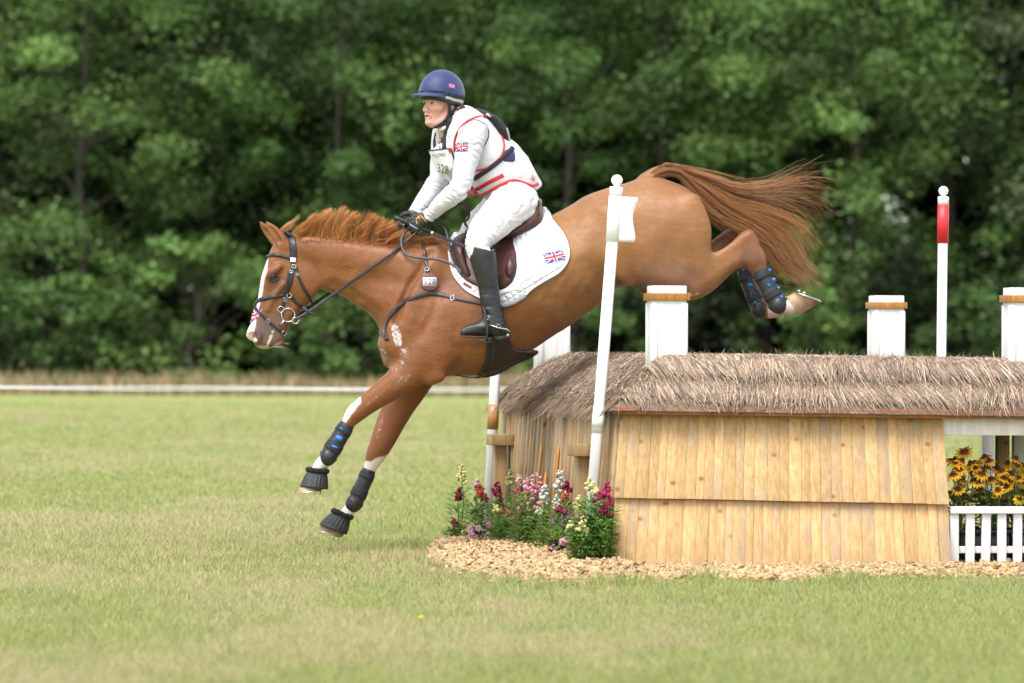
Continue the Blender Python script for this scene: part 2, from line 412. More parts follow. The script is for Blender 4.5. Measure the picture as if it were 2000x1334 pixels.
front = [(-700, 158, 0, 1.0, 'broad green tree in the wood edge, out past the lawn corner'), (-360, 157, 1, 1.0, 'green tree in the wood edge beside the lawn corner'),
 (-60, 159.5, 2, 1.0, 'olive green tree at the left end of the wood'), (175, 156.5, 1, 0.98, 'bright green tree in the wood, left of the horse and over the dark hollow'),
 (425, 161.5, 3, 1.0, 'tall green tree in the wood rising behind the horse ears'), (640, 158.5, 3, 0.95, 'green tree in the wood left of the rider, bare trunk showing'),
 (850, 161, 1, 1.02, 'green tree in the wood directly behind the rider'), (1085, 157.5, 0, 1.0, 'bright green tree in the wood just right of the rider'),
 (1300, 159, 1, 1.0, 'leafy green tree in the wood above the horse rump'), (1500, 163, 3, 0.95, 'green tree set back in the wood above the flying tail'),
 (1650, 157, 1, 1.0, 'light green tree in the wood between the tail and the red pole'), (1880, 159.5, 0, 1.02, 'green tree in the wood behind the red topped pole'),
 (2090, 158, 2, 1.05, 'olive green tree at the right end of the wood'), (2400, 158, 0, 1.0, 'green tree in the wood edge beyond the thatched jump'), (2720, 158, 1, 1.0, 'broad green tree in the wood edge far past the thatched jump')]
for i, (px, Y, k, s, lab) in enumerate(front):
    plant(protos[k], xat(px, Y), Y, s, i * 2.4, 'woodland_tree', lab, 'tree', 'trees along the edge of the wood')
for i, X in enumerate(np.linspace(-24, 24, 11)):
    plant(dark[i % 2], X + rng.normal(0, .5), 168 + (i % 3) * 1.6, 1.0, i * 1.7, 'woodland_tree', 'tree deep in the wood behind the front row, leaves coloured dark for shade', 'tree', 'trees deep in the wood')
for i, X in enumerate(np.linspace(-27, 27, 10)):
    plant(dark[(i + 1) % 2], X + rng.normal(0, .5), 176 + (i % 2) * 2, 1.1, i * 2.1, 'woodland_tree', 'tree standing at the very back of the wood, leaves coloured dark for shade', 'tree', 'trees at the back of the wood')
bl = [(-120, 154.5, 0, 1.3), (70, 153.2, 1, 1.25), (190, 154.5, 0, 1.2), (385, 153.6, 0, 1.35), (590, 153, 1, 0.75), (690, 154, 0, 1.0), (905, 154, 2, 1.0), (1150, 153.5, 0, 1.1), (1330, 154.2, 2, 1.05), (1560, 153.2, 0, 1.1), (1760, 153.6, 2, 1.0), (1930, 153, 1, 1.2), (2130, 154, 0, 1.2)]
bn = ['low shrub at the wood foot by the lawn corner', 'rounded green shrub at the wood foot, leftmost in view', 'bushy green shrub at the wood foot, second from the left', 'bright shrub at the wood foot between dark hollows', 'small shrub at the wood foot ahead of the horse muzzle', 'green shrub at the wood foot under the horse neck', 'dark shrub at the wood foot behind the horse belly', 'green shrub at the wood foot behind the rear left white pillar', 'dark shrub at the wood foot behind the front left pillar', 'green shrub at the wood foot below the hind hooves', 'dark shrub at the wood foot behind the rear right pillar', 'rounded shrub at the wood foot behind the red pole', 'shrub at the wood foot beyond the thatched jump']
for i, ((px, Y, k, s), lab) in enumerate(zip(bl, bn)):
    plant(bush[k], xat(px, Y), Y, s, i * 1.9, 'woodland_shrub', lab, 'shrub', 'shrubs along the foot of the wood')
# leaf litter floor under the trees
link('woodland_floor', make_mesh('woodland_floor', [(-60, 152, 0.006), (60, 152, 0.006), (60, 230, 0.006), (-60, 230, 0.006)], np.array([[0, 1, 2, 3]])), mat('litter', (0.05, 0.04, 0.02), (0.03, 0.035, 0.014), 0.95, 2), kind='structure')
# ================================================================== the thatched jump
JA = math.radians(7.4)
JO = np.array([pp(1205, 1100, 29.0)[0], 29.0, 0.0])
ju = np.array([math.cos(JA), math.sin(JA), 0]); jv = np.array([-math.sin(JA), math.cos(JA), 0]); jz = np.array([0, 0, 1.0])
def J(u, v, z): return JO + ju * u + jv * v + jz * z
JAX = np.stack([ju, jv, jz])
M['plank'] = bpy.data.materials.new('plank'); M['plank'].use_nodes = True
def plank_material(m, ca, cb, knot, grey, gscale=1.0):
    nt = m.node_tree; N = nt.nodes; L = nt.links; b = N['Principled BSDF']; b.inputs['Roughness'].default_value = 0.55; b.inputs['Specular IOR Level'].default_value = 0.3
    tc = N.new('ShaderNodeTexCoord'); oi = N.new('ShaderNodeObjectInfo')
    ad = N.new('ShaderNodeVectorMath'); ad.operation = 'ADD'; cx = N.new('ShaderNodeCombineXYZ'); mu = N.new('ShaderNodeMath'); mu.operation = 'MULTIPLY'; mu.inputs[1].default_value = 37.0
    L.new(oi.outputs['Random'], mu.inputs[0])
    for k in range(3): L.new(mu.outputs[0], cx.inputs[k])
    L.new(tc.outputs['Object'], ad.inputs[0]); L.new(cx.outputs[0], ad.inputs[1])
    def noise(scale, st, det=4, dist=0.0):
        mp = N.new('ShaderNodeMapping'); mp.inputs['Scale'].default_value = st; L.new(ad.outputs[0], mp.inputs[0])
        n = N.new('ShaderNodeTexNoise'); n.inputs['Scale'].default_value = scale; n.inputs['Detail'].default_value = det; n.inputs['Distortion'].default_value = dist; L.new(mp.outputs[0], n.inputs['Vector']); return n.outputs['Fac']
    def rmp(f, a, bb):
        r = N.new('ShaderNodeMapRange'); r.inputs[1].default_value = a; r.inputs[2].default_value = bb; L.new(f, r.inputs[0]); return r.outputs[0]
    def mx(f, a, bb, fac=None):
        q = N.new('ShaderNodeMix'); q.data_type = 'RGBA'
        if f is not None: L.new(f, q.inputs['Factor'])
        for s, v in (('A', a), ('B', bb)):
            if isinstance(v, tuple): q.inputs[s].default_value = (*v, 1)
            else: L.new(v, q.inputs[s])
        return q.outputs['Result']
    grain = noise(11, (6, 6, 0.35), 5, 0.6)
    c = mx(rmp(grain, .36, .62), ca, cb)
    # each board a little different
    hv = N.new('ShaderNodeHueSaturation'); vr = N.new('ShaderNodeMapRange'); vr.inputs[3].default_value = 0.82; vr.inputs[4].default_value = 1.12
    L.new(oi.outputs['Random'], vr.inputs[0]); L.new(vr.outputs[0], hv.inputs['Value']); L.new(c, hv.inputs['Color']); c = hv.outputs[0]
    vo = N.new('ShaderNodeTexVoronoi'); vo.inputs['Scale'].default_value = 6.5; mp = N.new('ShaderNodeMapping'); mp.inputs['Scale'].default_value = (1.1, 1.1, 1.5); L.new(ad.outputs[0], mp.inputs[0]); L.new(mp.outputs[0], vo.inputs['Vector'])
    halo = N.new('ShaderNodeMath'); halo.operation = 'MULTIPLY'; halo.inputs[1].default_value = 0.45; L.new(rmp(vo.outputs['Distance'], 0.42, 0.10), halo.inputs[0]); c = mx(halo.outputs[0], c, cb); c = mx(rmp(vo.outputs['Distance'], 0.15, 0.06), c, knot)
    sm = N.new('ShaderNodeMath'); sm.operation = 'MULTIPLY'
    L.new(rmp(noise(3.6, (1.6, 1.6, 0.6), 6), .52, .64), sm.inputs[0]); sm.inputs[1].default_value = 0.42
    c = mx(sm.outputs[0], c, grey)
    L.new(c, b.inputs['Base Color'])
    bp = N.new('ShaderNodeBump'); bp.inputs['Strength'].default_value = 0.25; bp.inputs['Distance'].default_value = 0.004; L.new(grain, bp.inputs['Height']); L.new(bp.outputs[0], b.inputs['Normal'])
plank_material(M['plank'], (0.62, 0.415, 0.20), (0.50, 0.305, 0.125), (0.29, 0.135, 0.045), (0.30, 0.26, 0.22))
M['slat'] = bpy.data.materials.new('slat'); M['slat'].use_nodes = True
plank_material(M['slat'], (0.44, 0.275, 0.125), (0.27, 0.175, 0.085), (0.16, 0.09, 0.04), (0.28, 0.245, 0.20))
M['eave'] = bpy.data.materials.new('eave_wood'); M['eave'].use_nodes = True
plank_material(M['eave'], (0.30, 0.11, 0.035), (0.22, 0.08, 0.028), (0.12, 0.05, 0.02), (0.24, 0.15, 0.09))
M['band'] = bpy.data.materials.new('band_wood'); M['band'].use_nodes = True
plank_material(M['band'], (0.46, 0.215, 0.05), (0.35, 0.145, 0.032), (0.2, 0.08, 0.02), (0.3, 0.2, 0.1))
jump = thing('thatched_jump', 'wooden cross country table jump with thatched roof and four white pillars', 'jump', J(0.9, 2.3, 0))

# --- board cladding on the near face: two overlapping tiers, each board its own part
def face_pt(px, py, off=0.0):
    """point on the near face (battered towards its foot); v measured from the front plane"""
    t = (py - 805.0) / 300.0
    v = 0.075 - 0.16 * t - off
    d = c_f + c_r * ((px - 1000.0) / FPX) + c_u * ((667.0 - py) / FPX)
    n = jv; k = ((JO + jv * v - CAM) @ n) / (d @ n)
    return CAM + d * k
def lerp(a, b, t): return a + (b - a) * t
def tier(xs_t, xs_b, ytop, ybot, off_t, off_b, thick):
    step_ = 0.0
    for i in range(len(xs_t) - 1):
        y0 = ytop(xs_t[i]), ytop(xs_t[i + 1]); dj = step_; step_ = step_ + (rng.normal(0, .8) if rng.random() < .2 else 0); dj = float(np.clip(dj, -1.6, 1.6)); y1 = ybot(xs_b[i]) + dj, ybot(xs_b[i + 1]) + dj
        pr = abs(rng.normal(0, 0.0035)); g = 0.10
        q = [(xs_t[i] + g, y0[0]), (xs_t[i + 1] - g, y0[1]), (xs_b[i + 1] - g, y1[1]), (xs_b[i] + g, y1[0])]
        offs = (off_t, off_t, off_b, off_b)
        outer = [face_pt(x, y, o + pr) for (x, y), o in zip(q, offs)]; inner = [p + jv * thick for p in outer]
        c = np.mean(outer, 0); mb = MB()
        mb.hexa([outer[3] - c, outer[2] - c, inner[2] - c, inner[3] - c, outer[0] - c, outer[1] - c, inner[1] - c, inner[0] - c])
        o = mb.build('board', M['plank'], None, bevel=0.0014); o.parent = jump; o.location = Vector(c) - Vector(jump.location)
up = [1211, 1229, 1251, 1273, 1291, 1305.5, 1325, 1344, 1364, 1379, 1397, 1414, 1438, 1453.5, 1474, 1499, 1522, 1539, 1563, 1580, 1599, 1620, 1640, 1661, 1686, 1710, 1731, 1749, 1772, 1797, 1817, 1840]
lo = [1203, 1231, 1250, 1271, 1290, 1307, 1337, 1363, 1387, 1403, 1419, 1433, 1458, 1473, 1491, 1510, 1524, 1538, 1562, 1585, 1604, 1621, 1640, 1658, 1682, 1706, 1727, 1744, 1762, 1787, 1811, 1828, 1850]
def spread(xs, a, b, d0, d1):
    xs = np.array(xs, float); t = (xs - xs[0]) / (xs[-1] - xs[0]); return a + (xs - xs[0]) / (xs[-1] - xs[0]) * (b - a)
tier(spread(lo, 1203, 1850, 0, 0), spread(lo, 1190, 1860, 0, 0), lambda x: 955 + (x - 1200) * .02, lambda x: 1118 + (x - 1200) * .006, 0.0, 0.0, 0.018)
tier(spread(up, 1213, 1841, 0, 0), spread(up, 1199, 1854, 0, 0), lambda x: 800 + (x - 1215) * .022, lambda x: 972 + (x - 1200) * .022, 0.012, 0.034, 0.020)
# carcass behind the boards
mb = MB()
a0, a1 = face_pt(1222, 806, -0.03), face_pt(1836, 822, -0.03); b0, b1 = face_pt(1200, 1112, -0.03), face_pt(1850, 1112, -0.03)
L_SOLID = float((a1 - JO) @ ju); DEPTH = 4.62
far = lambda p: p + jv * (DEPTH - 0.1 - float((p - JO) @ jv))
mb.hexa([b0, b1, far(b1), far(b0), a0, a1, far(a1), far(a0)])
mb.build('carcass', M['slat'], jump)
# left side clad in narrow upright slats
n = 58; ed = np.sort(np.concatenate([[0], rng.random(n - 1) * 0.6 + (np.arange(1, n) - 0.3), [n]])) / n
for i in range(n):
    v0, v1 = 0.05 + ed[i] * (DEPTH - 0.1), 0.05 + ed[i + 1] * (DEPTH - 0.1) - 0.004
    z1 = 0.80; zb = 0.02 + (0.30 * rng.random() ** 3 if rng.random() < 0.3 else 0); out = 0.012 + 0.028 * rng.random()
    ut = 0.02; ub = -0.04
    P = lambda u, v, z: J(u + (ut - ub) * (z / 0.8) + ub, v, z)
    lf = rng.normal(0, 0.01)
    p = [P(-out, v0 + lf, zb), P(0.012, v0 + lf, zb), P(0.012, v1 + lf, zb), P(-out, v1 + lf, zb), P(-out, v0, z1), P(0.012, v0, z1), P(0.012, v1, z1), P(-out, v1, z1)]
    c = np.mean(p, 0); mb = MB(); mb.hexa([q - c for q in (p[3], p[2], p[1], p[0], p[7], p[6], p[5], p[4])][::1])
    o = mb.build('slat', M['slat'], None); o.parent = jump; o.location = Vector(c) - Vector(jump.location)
# corner plank and timber brackets on the left side
for v0, zt in ((0.55, 0.60), (3.95, 0.60)):
    br = MB(); br.box(J(-0.10, v0, zt * .5 - .02), (0.035, 0.05, zt * .5), JAX); br.box(J(-0.02, v0, zt * .5 - .02), (0.025, 0.09, zt * .5), JAX); br.box(J(-0.075, v0, zt), (0.09, 0.11, 0.032), JAX)
    br.build('bracket', M['slat'], jump, bevel=0.004)
for v0, zt in ((1.55, 0.60), (2.30, 0.60), (2.02, 0.45)):
    br = MB(); a = J(-0.14, v0, -0.02); bq = J(-0.085 + 0.02 * rng.random(), v0 + 0.05, zt)
    br.tube([a, lerp(a, bq, .93), bq], [0.012, 0.012, 0.005], 4); br.build('stake', M['band'], jump)
# open bay to the right: posts, lintel, back posts
UE = 2.95
mb = MB(); mb.box(J((L_SOLID + UE) / 2 + 0.02, 0.09, 0.735), ((UE - L_SOLID) / 2 + 0.03, 0.03, 0.048), JAX); mb.build('lintel', M['white_paint'], jump, bevel=0.004)
for u_, v_, m_ in ((L_SOLID + 0.075, 0.98, 'white_paint'), (L_SOLID + 0.53, 1.02, 'slat'), (L_SOLID + 0.62, 1.02, 'white_paint'), (L_SOLID + 0.62, 0.09, 'white_paint'), (UE - 0.05, 0.09, 'white_paint'), (UE - 0.05, DEPTH - .1, 'white_paint'), (L_SOLID + 0.02, 2.2, 'slat')):
    mb = MB(); mb.box(J(u_, v_, 0.34), (0.033, 0.033, 0.36), JAX); mb.build('post', M[m_], jump, bevel=0.003)
mb = MB(); mb.box(J((L_SOLID + UE) / 2 + 0.02, 1.0, 0.735), ((UE - L_SOLID) / 2, 0.025, 0.04), JAX); mb.build('lintel', M['slat'], jump)
# eave board all round
mb = MB()
ov = 0.045
z_e = lambda u: 0.806 - 0.018 * max(u, 0) / 1.7
def eave(p, q, w=0.03):
    d = (q - p); Ln = np.linalg.norm(d); d /= Ln; s = np.cross(jz, d)
    up_ = np.cross(d, s); MBx = MB(); MBx.box((p + q) / 2, (Ln / 2, w, 0.021), np.stack([d, s, up_])); return MBx
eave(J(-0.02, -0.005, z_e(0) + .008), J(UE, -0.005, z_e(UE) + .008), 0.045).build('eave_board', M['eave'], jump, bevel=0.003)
# thatch body
ins = 0.34; ZT = 1.075; H0 = 0.825
def roof(u, v):
    """thatch surface height: hipped, flat on top, rounded shoulders"""
    d = np.minimum(np.minimum(u + ov, UE + ov - u), np.minimum(v + ov + 0.02, DEPTH + ov - v)); d = np.maximum(d, 0)
    t = np.clip(d / (ins + ov), 0, 1); z = H0 + (ZT - H0) * (1 - (1 - t) ** 1.45)
    return z - 0.018 * np.clip(u, 0, 3) / 1.7
nu, nv = 90, 130
uu = np.linspace(-ov - 0.002, UE + ov, nu); vv = np.linspace(-ov - 0.02, DEPTH + ov, nv); U, Vv = np.meshgrid(uu, vv, indexing='ij')
Zr = roof(U, Vv) + 0.030 * (fbm(np.stack([U.ravel() * 5, Vv.ravel() * 5, U.ravel() * 0], 1), 3).reshape(U.shape) - 0.5) - 0.016
V = (JO + U[..., None] * ju + Vv[..., None] * jv + Zr[..., None] * jz).reshape(-1, 3)
ii, jj = np.meshgrid(np.arange(nu - 1), np.arange(nv - 1), indexing='ij'); k = (ii * nv + jj).ravel()
F = [tuple(q) for q in np.stack([k, k + nv, k + nv + 1, k + 1], 1)]
nV = len(V); ring = [i * nv for i in range(nu)] + [(nu - 1) * nv + j for j in range(1, nv)] + [i * nv + nv - 1 for i in range(nu - 2, -1, -1)] + [j for j in range(nv - 2, 0, -1)]
low = V[ring].copy(); low[:, 2] = H0 - 0.014 - 0.018 * np.clip((low - JO) @ ju, 0, 3) / 1.7
V = np.concatenate([V, low]); m = len(ring)
for i in range(m): F.append((ring[i], nV + i, nV + (i + 1) % m, ring[(i + 1) % m]))
F.append(tuple(nV + i for i in range(m)))
M['thatch'] = mat('thatch_bed', (0.24, 0.18, 0.13), (0.15, 0.11, 0.08), 0.95, 40, 0.8, 90)
M['straw'] = mat('thatch_straw', (1, 1, 1), (0.85, 0.85, 0.85), 0.8, 12, vcol=True, spec=0.15)
link('thatch_bed', make_mesh('thatch_bed', V, F, True), M['thatch'], jump)
def straw_mesh(rows):
    """rows of (u, v, du, dv, length, lift0, lift1, radius) laid on the roof along (du, dv)"""
    u, v, du, dv, ln, l0, l1, rd = rows; n = len(u); m = 4; t = np.linspace(0, 1, m)[None]
    uu = u[:, None] + du[:, None] * ln[:, None] * t; vv = v[:, None] + dv[:, None] * ln[:, None] * t
    wig = rng.normal(0, 0.006, (n, m)) * t; uu = uu + wig * dv[:, None]; vv = vv + wig * du[:, None]
    zz = roof(uu, vv) + l0[:, None] * (1 - t) + l1[:, None] * t
    hang = np.maximum(0, np.maximum(-ov - 0.02 - vv, -ov - uu)); zz = zz - hang * 1.1; lim = np.maximum(0, -ov - 0.055 - np.minimum(vv, uu)); zz = zz + lim * 0.5
    P = JO + uu[..., None] * ju + vv[..., None] * jv + zz[..., None] * jz
    Vs, Fs = strands(P, rd[:, None] * np.array([1, 1, 0.9, 0.35])[None], 3)
    tone = (0.40 + 0.95 * rng.random((n, 1)) ** 1.3); hue = rng.random((n, 1))
    c = (np.array([0.46, 0.335, 0.235]) * (1 - hue) + np.array([0.37, 0.265, 0.20]) * hue) * tone
    c = np.where(rng.random((n, 1)) < 0.06, np.array([0.66, 0.55, 0.42]), c)
    return Vs, Fs, np.repeat(c, m * 3, 0)
def tri(mean, sd, n): return np.clip(rng.normal(mean, sd, n), mean * 0.3, mean * 2.2)
parts = []
# near slope, lower course then upper course over it
for (n, va, vb, lnm, lift) in ((4600, 0.05, 0.17, 0.115, 0.004), (4200, 0.20, 0.29, 0.130, 0.034), (2400, 0.33, 0.42, 0.15, 0.028)):
    u = -0.02 + rng.random(n) * (UE + 0.02); v = va + rng.random(n) * (vb - va); keep = (u > v - 0.06); u, v = u[keep], v[keep]; n = len(u)
    a = rng.normal(0.0, 0.16, n) + 0.34 * np.sin(u * 4.3 + va * 30 + np.sin(u * 11)) + 0.15 + np.where(rng.random(n) < 0.06, rng.normal(0, 0.7, n), 0)
    parts.append(straw_mesh((u, v, np.sin(a), -np.cos(a), np.minimum(tri(lnm, 0.03, n), v + 0.085 + 0.02 * rng.random(n)), lift + 0.006 * rng.random(n), lift * 0.6 + 0.012 * rng.random(n), 0.0017 + 0.0019 * rng.random(n))))
# left slope and top: combed less, tangled
n = 9500
v = rng.random(n) * DEPTH; u = -0.02 + rng.random(n) * 0.50; keep = u < v + 0.10; u, v = u[keep], v[keep]; n = len(u)
a = rng.random(n) * 6.283; parts.append(straw_mesh((u, v, -np.cos(a), np.sin(a) * 1.0, np.minimum(tri(0.075, 0.025, n), u + 0.10), 0.002 + 0.014 * rng.random(n), 0.002 + 0.040 * rng.random(n) ** 2, 0.0013 + 0.0014 * rng.random(n))))
n = 3600; u = 0.25 + rng.random(n) * (UE - 0.4); v = 0.28 + rng.random(n) ** 1.5 * (DEPTH - 0.5); a = rng.random(n) * 6.283
parts.append(straw_mesh((u, v, np.cos(a), np.sin(a), tri(0.10, 0.03, n), 0.004 + 0 * u, 0.004 + 0.045 * rng.random(n) ** 2.5, 0.0012 + 0.0012 * rng.random(n))))
n = 700; u = 0.34 + rng.random(n) * (UE - 0.4); v = 0.30 + rng.random(n) * 0.16; a = rng.random(n) * 6.283
parts.append(straw_mesh((u, v, np.cos(a), np.sin(a), tri(0.035, 0.012, n), 0.004 + 0 * u, 0.015 + 0.055 * rng.random(n) ** 2, 0.0010 + 0.0010 * rng.random(n))))
# left eave fringe
n = 1600; v = rng.random(n) * DEPTH; u = 0.02 + 0 * v; a = rng.normal(0, 0.6, n)
parts.append(straw_mesh((u, v, -np.cos(a), np.sin(a), tri(0.105, 0.025, n), 0.004 + 0 * u, -0.012 + 0.02 * rng.random(n), 0.0013 + 0.0012 * rng.random(n))))
off = 0; Vs = []; Fs = []; Cs = []
for a_, b_, c_ in parts: Vs.append(a_); Fs.append(b_ + off); Cs.append(c_); off += len(a_)
link('thatch', make_mesh('thatch', np.concatenate(Vs), np.concatenate(Fs), True, np.concatenate(Cs)), M['straw'], jump, kind='stuff')
# pillars
PIL = [(pp(1302, 640, 29.40), 'front left'), (pp(1078, 640, 33.55), ''), (pp(1999, 640, 29.62), ''), (pp(1731, 640, 33.85), '')]
for p, nm in PIL:
    c = np.array([p[0], p[1], 0]); h = 0.090; zt = 1.452
    piece = MB(); piece.box(c + jz * (0.86 + zt) / 2, (h, h, (zt - 0.86) / 2), JAX); po = piece.build('pillar', M['white_paint'], jump, bevel=0.004)
    cb_ = MB()
    for s1, s2 in ((-1, -1), (1, -1), (1, 1), (-1, 1)):
        cb_.box(c + ju * s1 * (h - 0.013) + jv * s2 * (h + 0.0035) + jz * (0.86 + zt - .09) / 2, (0.0165, 0.0035, (zt - 0.95) / 2), JAX); cb_.box(c + ju * s1 * (h + 0.0035) + jv * s2 * (h - 0.0135) + jz * (0.86 + zt - .09) / 2, (0.0035, 0.013, (zt - 0.95) / 2), JAX)
    cb_.build('corner_trim', M['white_paint'], po)
    tr = MB()
    for s1, s2, ax in ((1, 0, 0), (-1, 0, 0), (0, 1, 1), (0, -1, 1)):
        cc_ = c + ju * s1 * (h + 0.010) + jv * s2 * (h + 0.010) + jz * (zt - 0.058)
        hv = (0.006, h + 0.0165, 0.019) if ax == 0 else (h + 0.0035, 0.006, 0.019)
        tr.box(cc_, hv, JAX)
    tr.build('trim_band', M['band'], po, bevel=0.002)

# ================================================================== flag poles
def flag_pole(name, label, px0, py0, Y0, px1, py1, Y1, kind, rot):
    a = pp(px0, py0, Y0); b_ = pp(px1, py1, Y1); a = a + (a - b_) / np.linalg.norm(a - b_) * 0.05
    t = thing(name, label, 'flag pole', (a[0], a[1], 0), 'flag poles of the jump')
    d = (b_ - a); Ln = np.linalg.norm(d); d /= Ln; s = np.array([math.cos(rot), math.sin(rot), 0]); s -= d * (s @ d); s /= np.linalg.norm(s); w = np.cross(d, s)
    ax = np.stack([s, w, d])
    def octo(z0, z1, r):
        k = 0.70; mbx = MB(); ring = [(-r, -r * k), (-r * k, -r), (r * k, -r), (r, -r * k), (r, r * k), (r * k, r), (-r * k, r), (-r, r * k)]
        v = [a + d * z0 + s * x + w * y for x, y in ring] + [a + d * z1 + s * x + w * y for x, y in ring]
        mbx.add(v, [tuple(range(8))[::-1], tuple(range(8, 16))] + [(i, (i + 1) % 8, 8 + (i + 1) % 8, 8 + i) for i in range(8)]); return mbx
    rr = 0.027
    octo(0, Ln, rr).build('pole', M['white_plastic'], t)
    cap = octo(Ln - 0.03, Ln + 0.018, rr + 0.004); cap.tube([b_ + d * 0.018, b_ + d * 0.028], [0.018, 0.012], 12); cap.build('cap', M['white_plastic'], t)
    bl_ = MB(); bl_.sphere(b_ + d * 0.052, 0.0295, 20, 14); bl_.build('ball', M['white_plastic'], t, smooth=True)
    sl = 0.235
    octo(Ln - 0.026 - sl, Ln - 0.03, rr + 0.005).build('sleeve', M['white_plastic' if kind == 'white' else 'red_plastic'], t)
    # flag panel with a waved free edge
    zs = np.linspace(0, sl * .98, 15); wv = 0.080 + 0.011 * np.cos((zs / sl - 0.05) * 2 * math.pi); wv[0] -= .006; wv[-1] -= .004
    fl = MB(); v = []
    for y in (-0.004, 0.004):
        for z, x in zip(zs, wv): v.append(a + d * (Ln - 0.026 - sl + z + 0.002) + s * (rr + 0.003) + w * y); v.append(a + d * (Ln - 0.026 - sl + z + 0.002) + s * (rr + x) + w * y)
    f = []; n2 = 30
    for i in range(14):
        q = 2 * i; f += [(q, q + 1, q + 3, q + 2), (n2 + q, n2 + q + 2, n2 + q + 3, n2 + q + 1), (q + 1, n2 + q + 1, n2 + q + 3, q + 3)]
    f += [(0, n2, n2 + 1, 1), (28, 29, n2 + 29, n2 + 28)]
    fl.add(v, f); fl.build('flag_panel', M['white_plastic' if kind == 'white' else 'red_plastic'], t)
    return t, a, d, s, w, octo
M['tape_clear'] = mat('worn_tape', (0.70, 0.71, 0.68), (0.60, 0.62, 0.58), 0.25, 14)
M['tape_brown'] = mat('brown_tape', (0.42, 0.22, 0.08), (0.30, 0.13, 0.04), 0.35, 25, stretch=(1, 1, .3))
M['green_tape'] = mat('green_tape', (0.10, 0.36, 0.14), (0.2, 0.42, 0.22), 0.4, 20)
t, a, d, s, w, octo = flag_pole('flag_pole', 'white leaning flag pole with white flag panel in front of horse', 1148, 1088, 29.12, 1203.5, 372, 29.12, 'white', math.radians(-9))
zt = (1088 - 845) * 29.12 / FPX + 0.05
octo(zt, zt + 0.135, 0.0295).build('tape', M['tape_clear'], t); octo(zt + 0.03, zt + 0.09, 0.0304).build('tape', M['tape_clear'], t)
mb = MB(); mb.box(a + d * (zt + 0.063) + s * 0.0315 - w * 0.0, (0.0015, 0.020, 0.024), np.stack([s, w, d])); mb.build('tape', M['green_tape'], t)
t, a, d, s, w, octo = flag_pole('flag_pole', 'white flag pole with brown tape at the rear left corner of the jump', 951, 1052, 33.2, 985, 392, 33.2, 'red', math.radians(-10))
zt = (1052 - 838) * 33.2 / FPX + 0.05
octo(zt, zt + 0.145, 0.0295).build('tape', M['tape_brown'], t)
flag_pole('flag_pole', 'white flag pole with red top behind the thatched roof', 1834, 1040, 34.3, 1842.5, 390, 34.3, 'red', math.radians(80))

# ================================================================== picket fence and crates in the open bay
pf = thing('picket_fence', 'low white picket fence closing the open bay of the jump', 'fence', J(L_SOLID + 0.3, 0.02, 0))
mb = MB(); mb.box(J((L_SOLID + UE) / 2 + 0.03, -0.02, 0.305), ((UE - L_SOLID) / 2 + 0.0, 0.022, 0.018), JAX); mb.build('rail', M['white_paint'], pf, bevel=0.003)
mb = MB(); mb.box(J((L_SOLID + UE) / 2 + 0.03, 0.022, 0.10), ((UE - L_SOLID) / 2 + 0.0, 0.012, 0.018), JAX); mb.build('rail', M['white_paint'], pf, bevel=0.003)
k = 0
while L_SOLID + 0.055 + k * 0.083 < UE:
    mb = MB(); tl = rng.normal(0, 0.006); ax = np.stack([ju + jz * tl, jv, jz - ju * tl]); mb.box(J(L_SOLID + 0.055 + k * 0.083, -0.006, 0.152), (0.023, 0.011, 0.135), ax); mb.build('picket', M['white_paint'], pf, bevel=0.003); k += 1
M['crate'] = mat('crate_plastic', (0.055, 0.06, 0.068), (0.04, 0.044, 0.05), 0.5, 12)
M['soil'] = mat('soil', (0.035, 0.025, 0.017), (0.02, 0.015, 0.01), 0.95, 40, 0.5)
for i, u0 in enumerate((L_SOLID + 0.20, L_SOLID + 0.58, L_SOLID + 0.96)):
    cr = thing('plant_crate', ['grey plastic crate of yellow flowers beside the board wall', 'grey plastic crate of yellow flowers, second from the board wall', 'grey plastic crate of yellow flowers, third from the board wall'][i], 'crate', J(u0, 0.35, 0), 'crates behind the picket fence')
    mb = MB(); c = J(u0, 0.36, 0.12); hx, hy, hz = 0.175, 0.22, 0.075
    for sx, sy, h3 in ((1, 0, (0.006, hy, hz)), (-1, 0, (0.006, hy, hz)), (0, 1, (hx - .006, 0.006, hz)), (0, -1, (hx - .006, 0.006, hz))): mb.box(c + ju * sx * (hx - .006) + jv * sy * (hy - .006), h3, JAX)
    mb.box(c - jz * (hz - .004), (hx - .013, hy - .013, 0.004), JAX); mb.build('wall', M['crate'], cr)
    mb = MB()
    for sy in (-1, 1): mb.box(c + jv * sy * (hy + .002) + jz * (hz - .008), (hx + .006, 0.008, 0.009), JAX); mb.box(c + jv * sy * (hy + .001) - jz * .012, (hx, 0.005, 0.005), JAX)
    mb.build('rim', M['crate'], cr)
    mb = MB(); mb.box(c + jz * 0.045, (hx - .014, hy - .014, 0.008), JAX); mb.build('soil', M['soil'], cr)

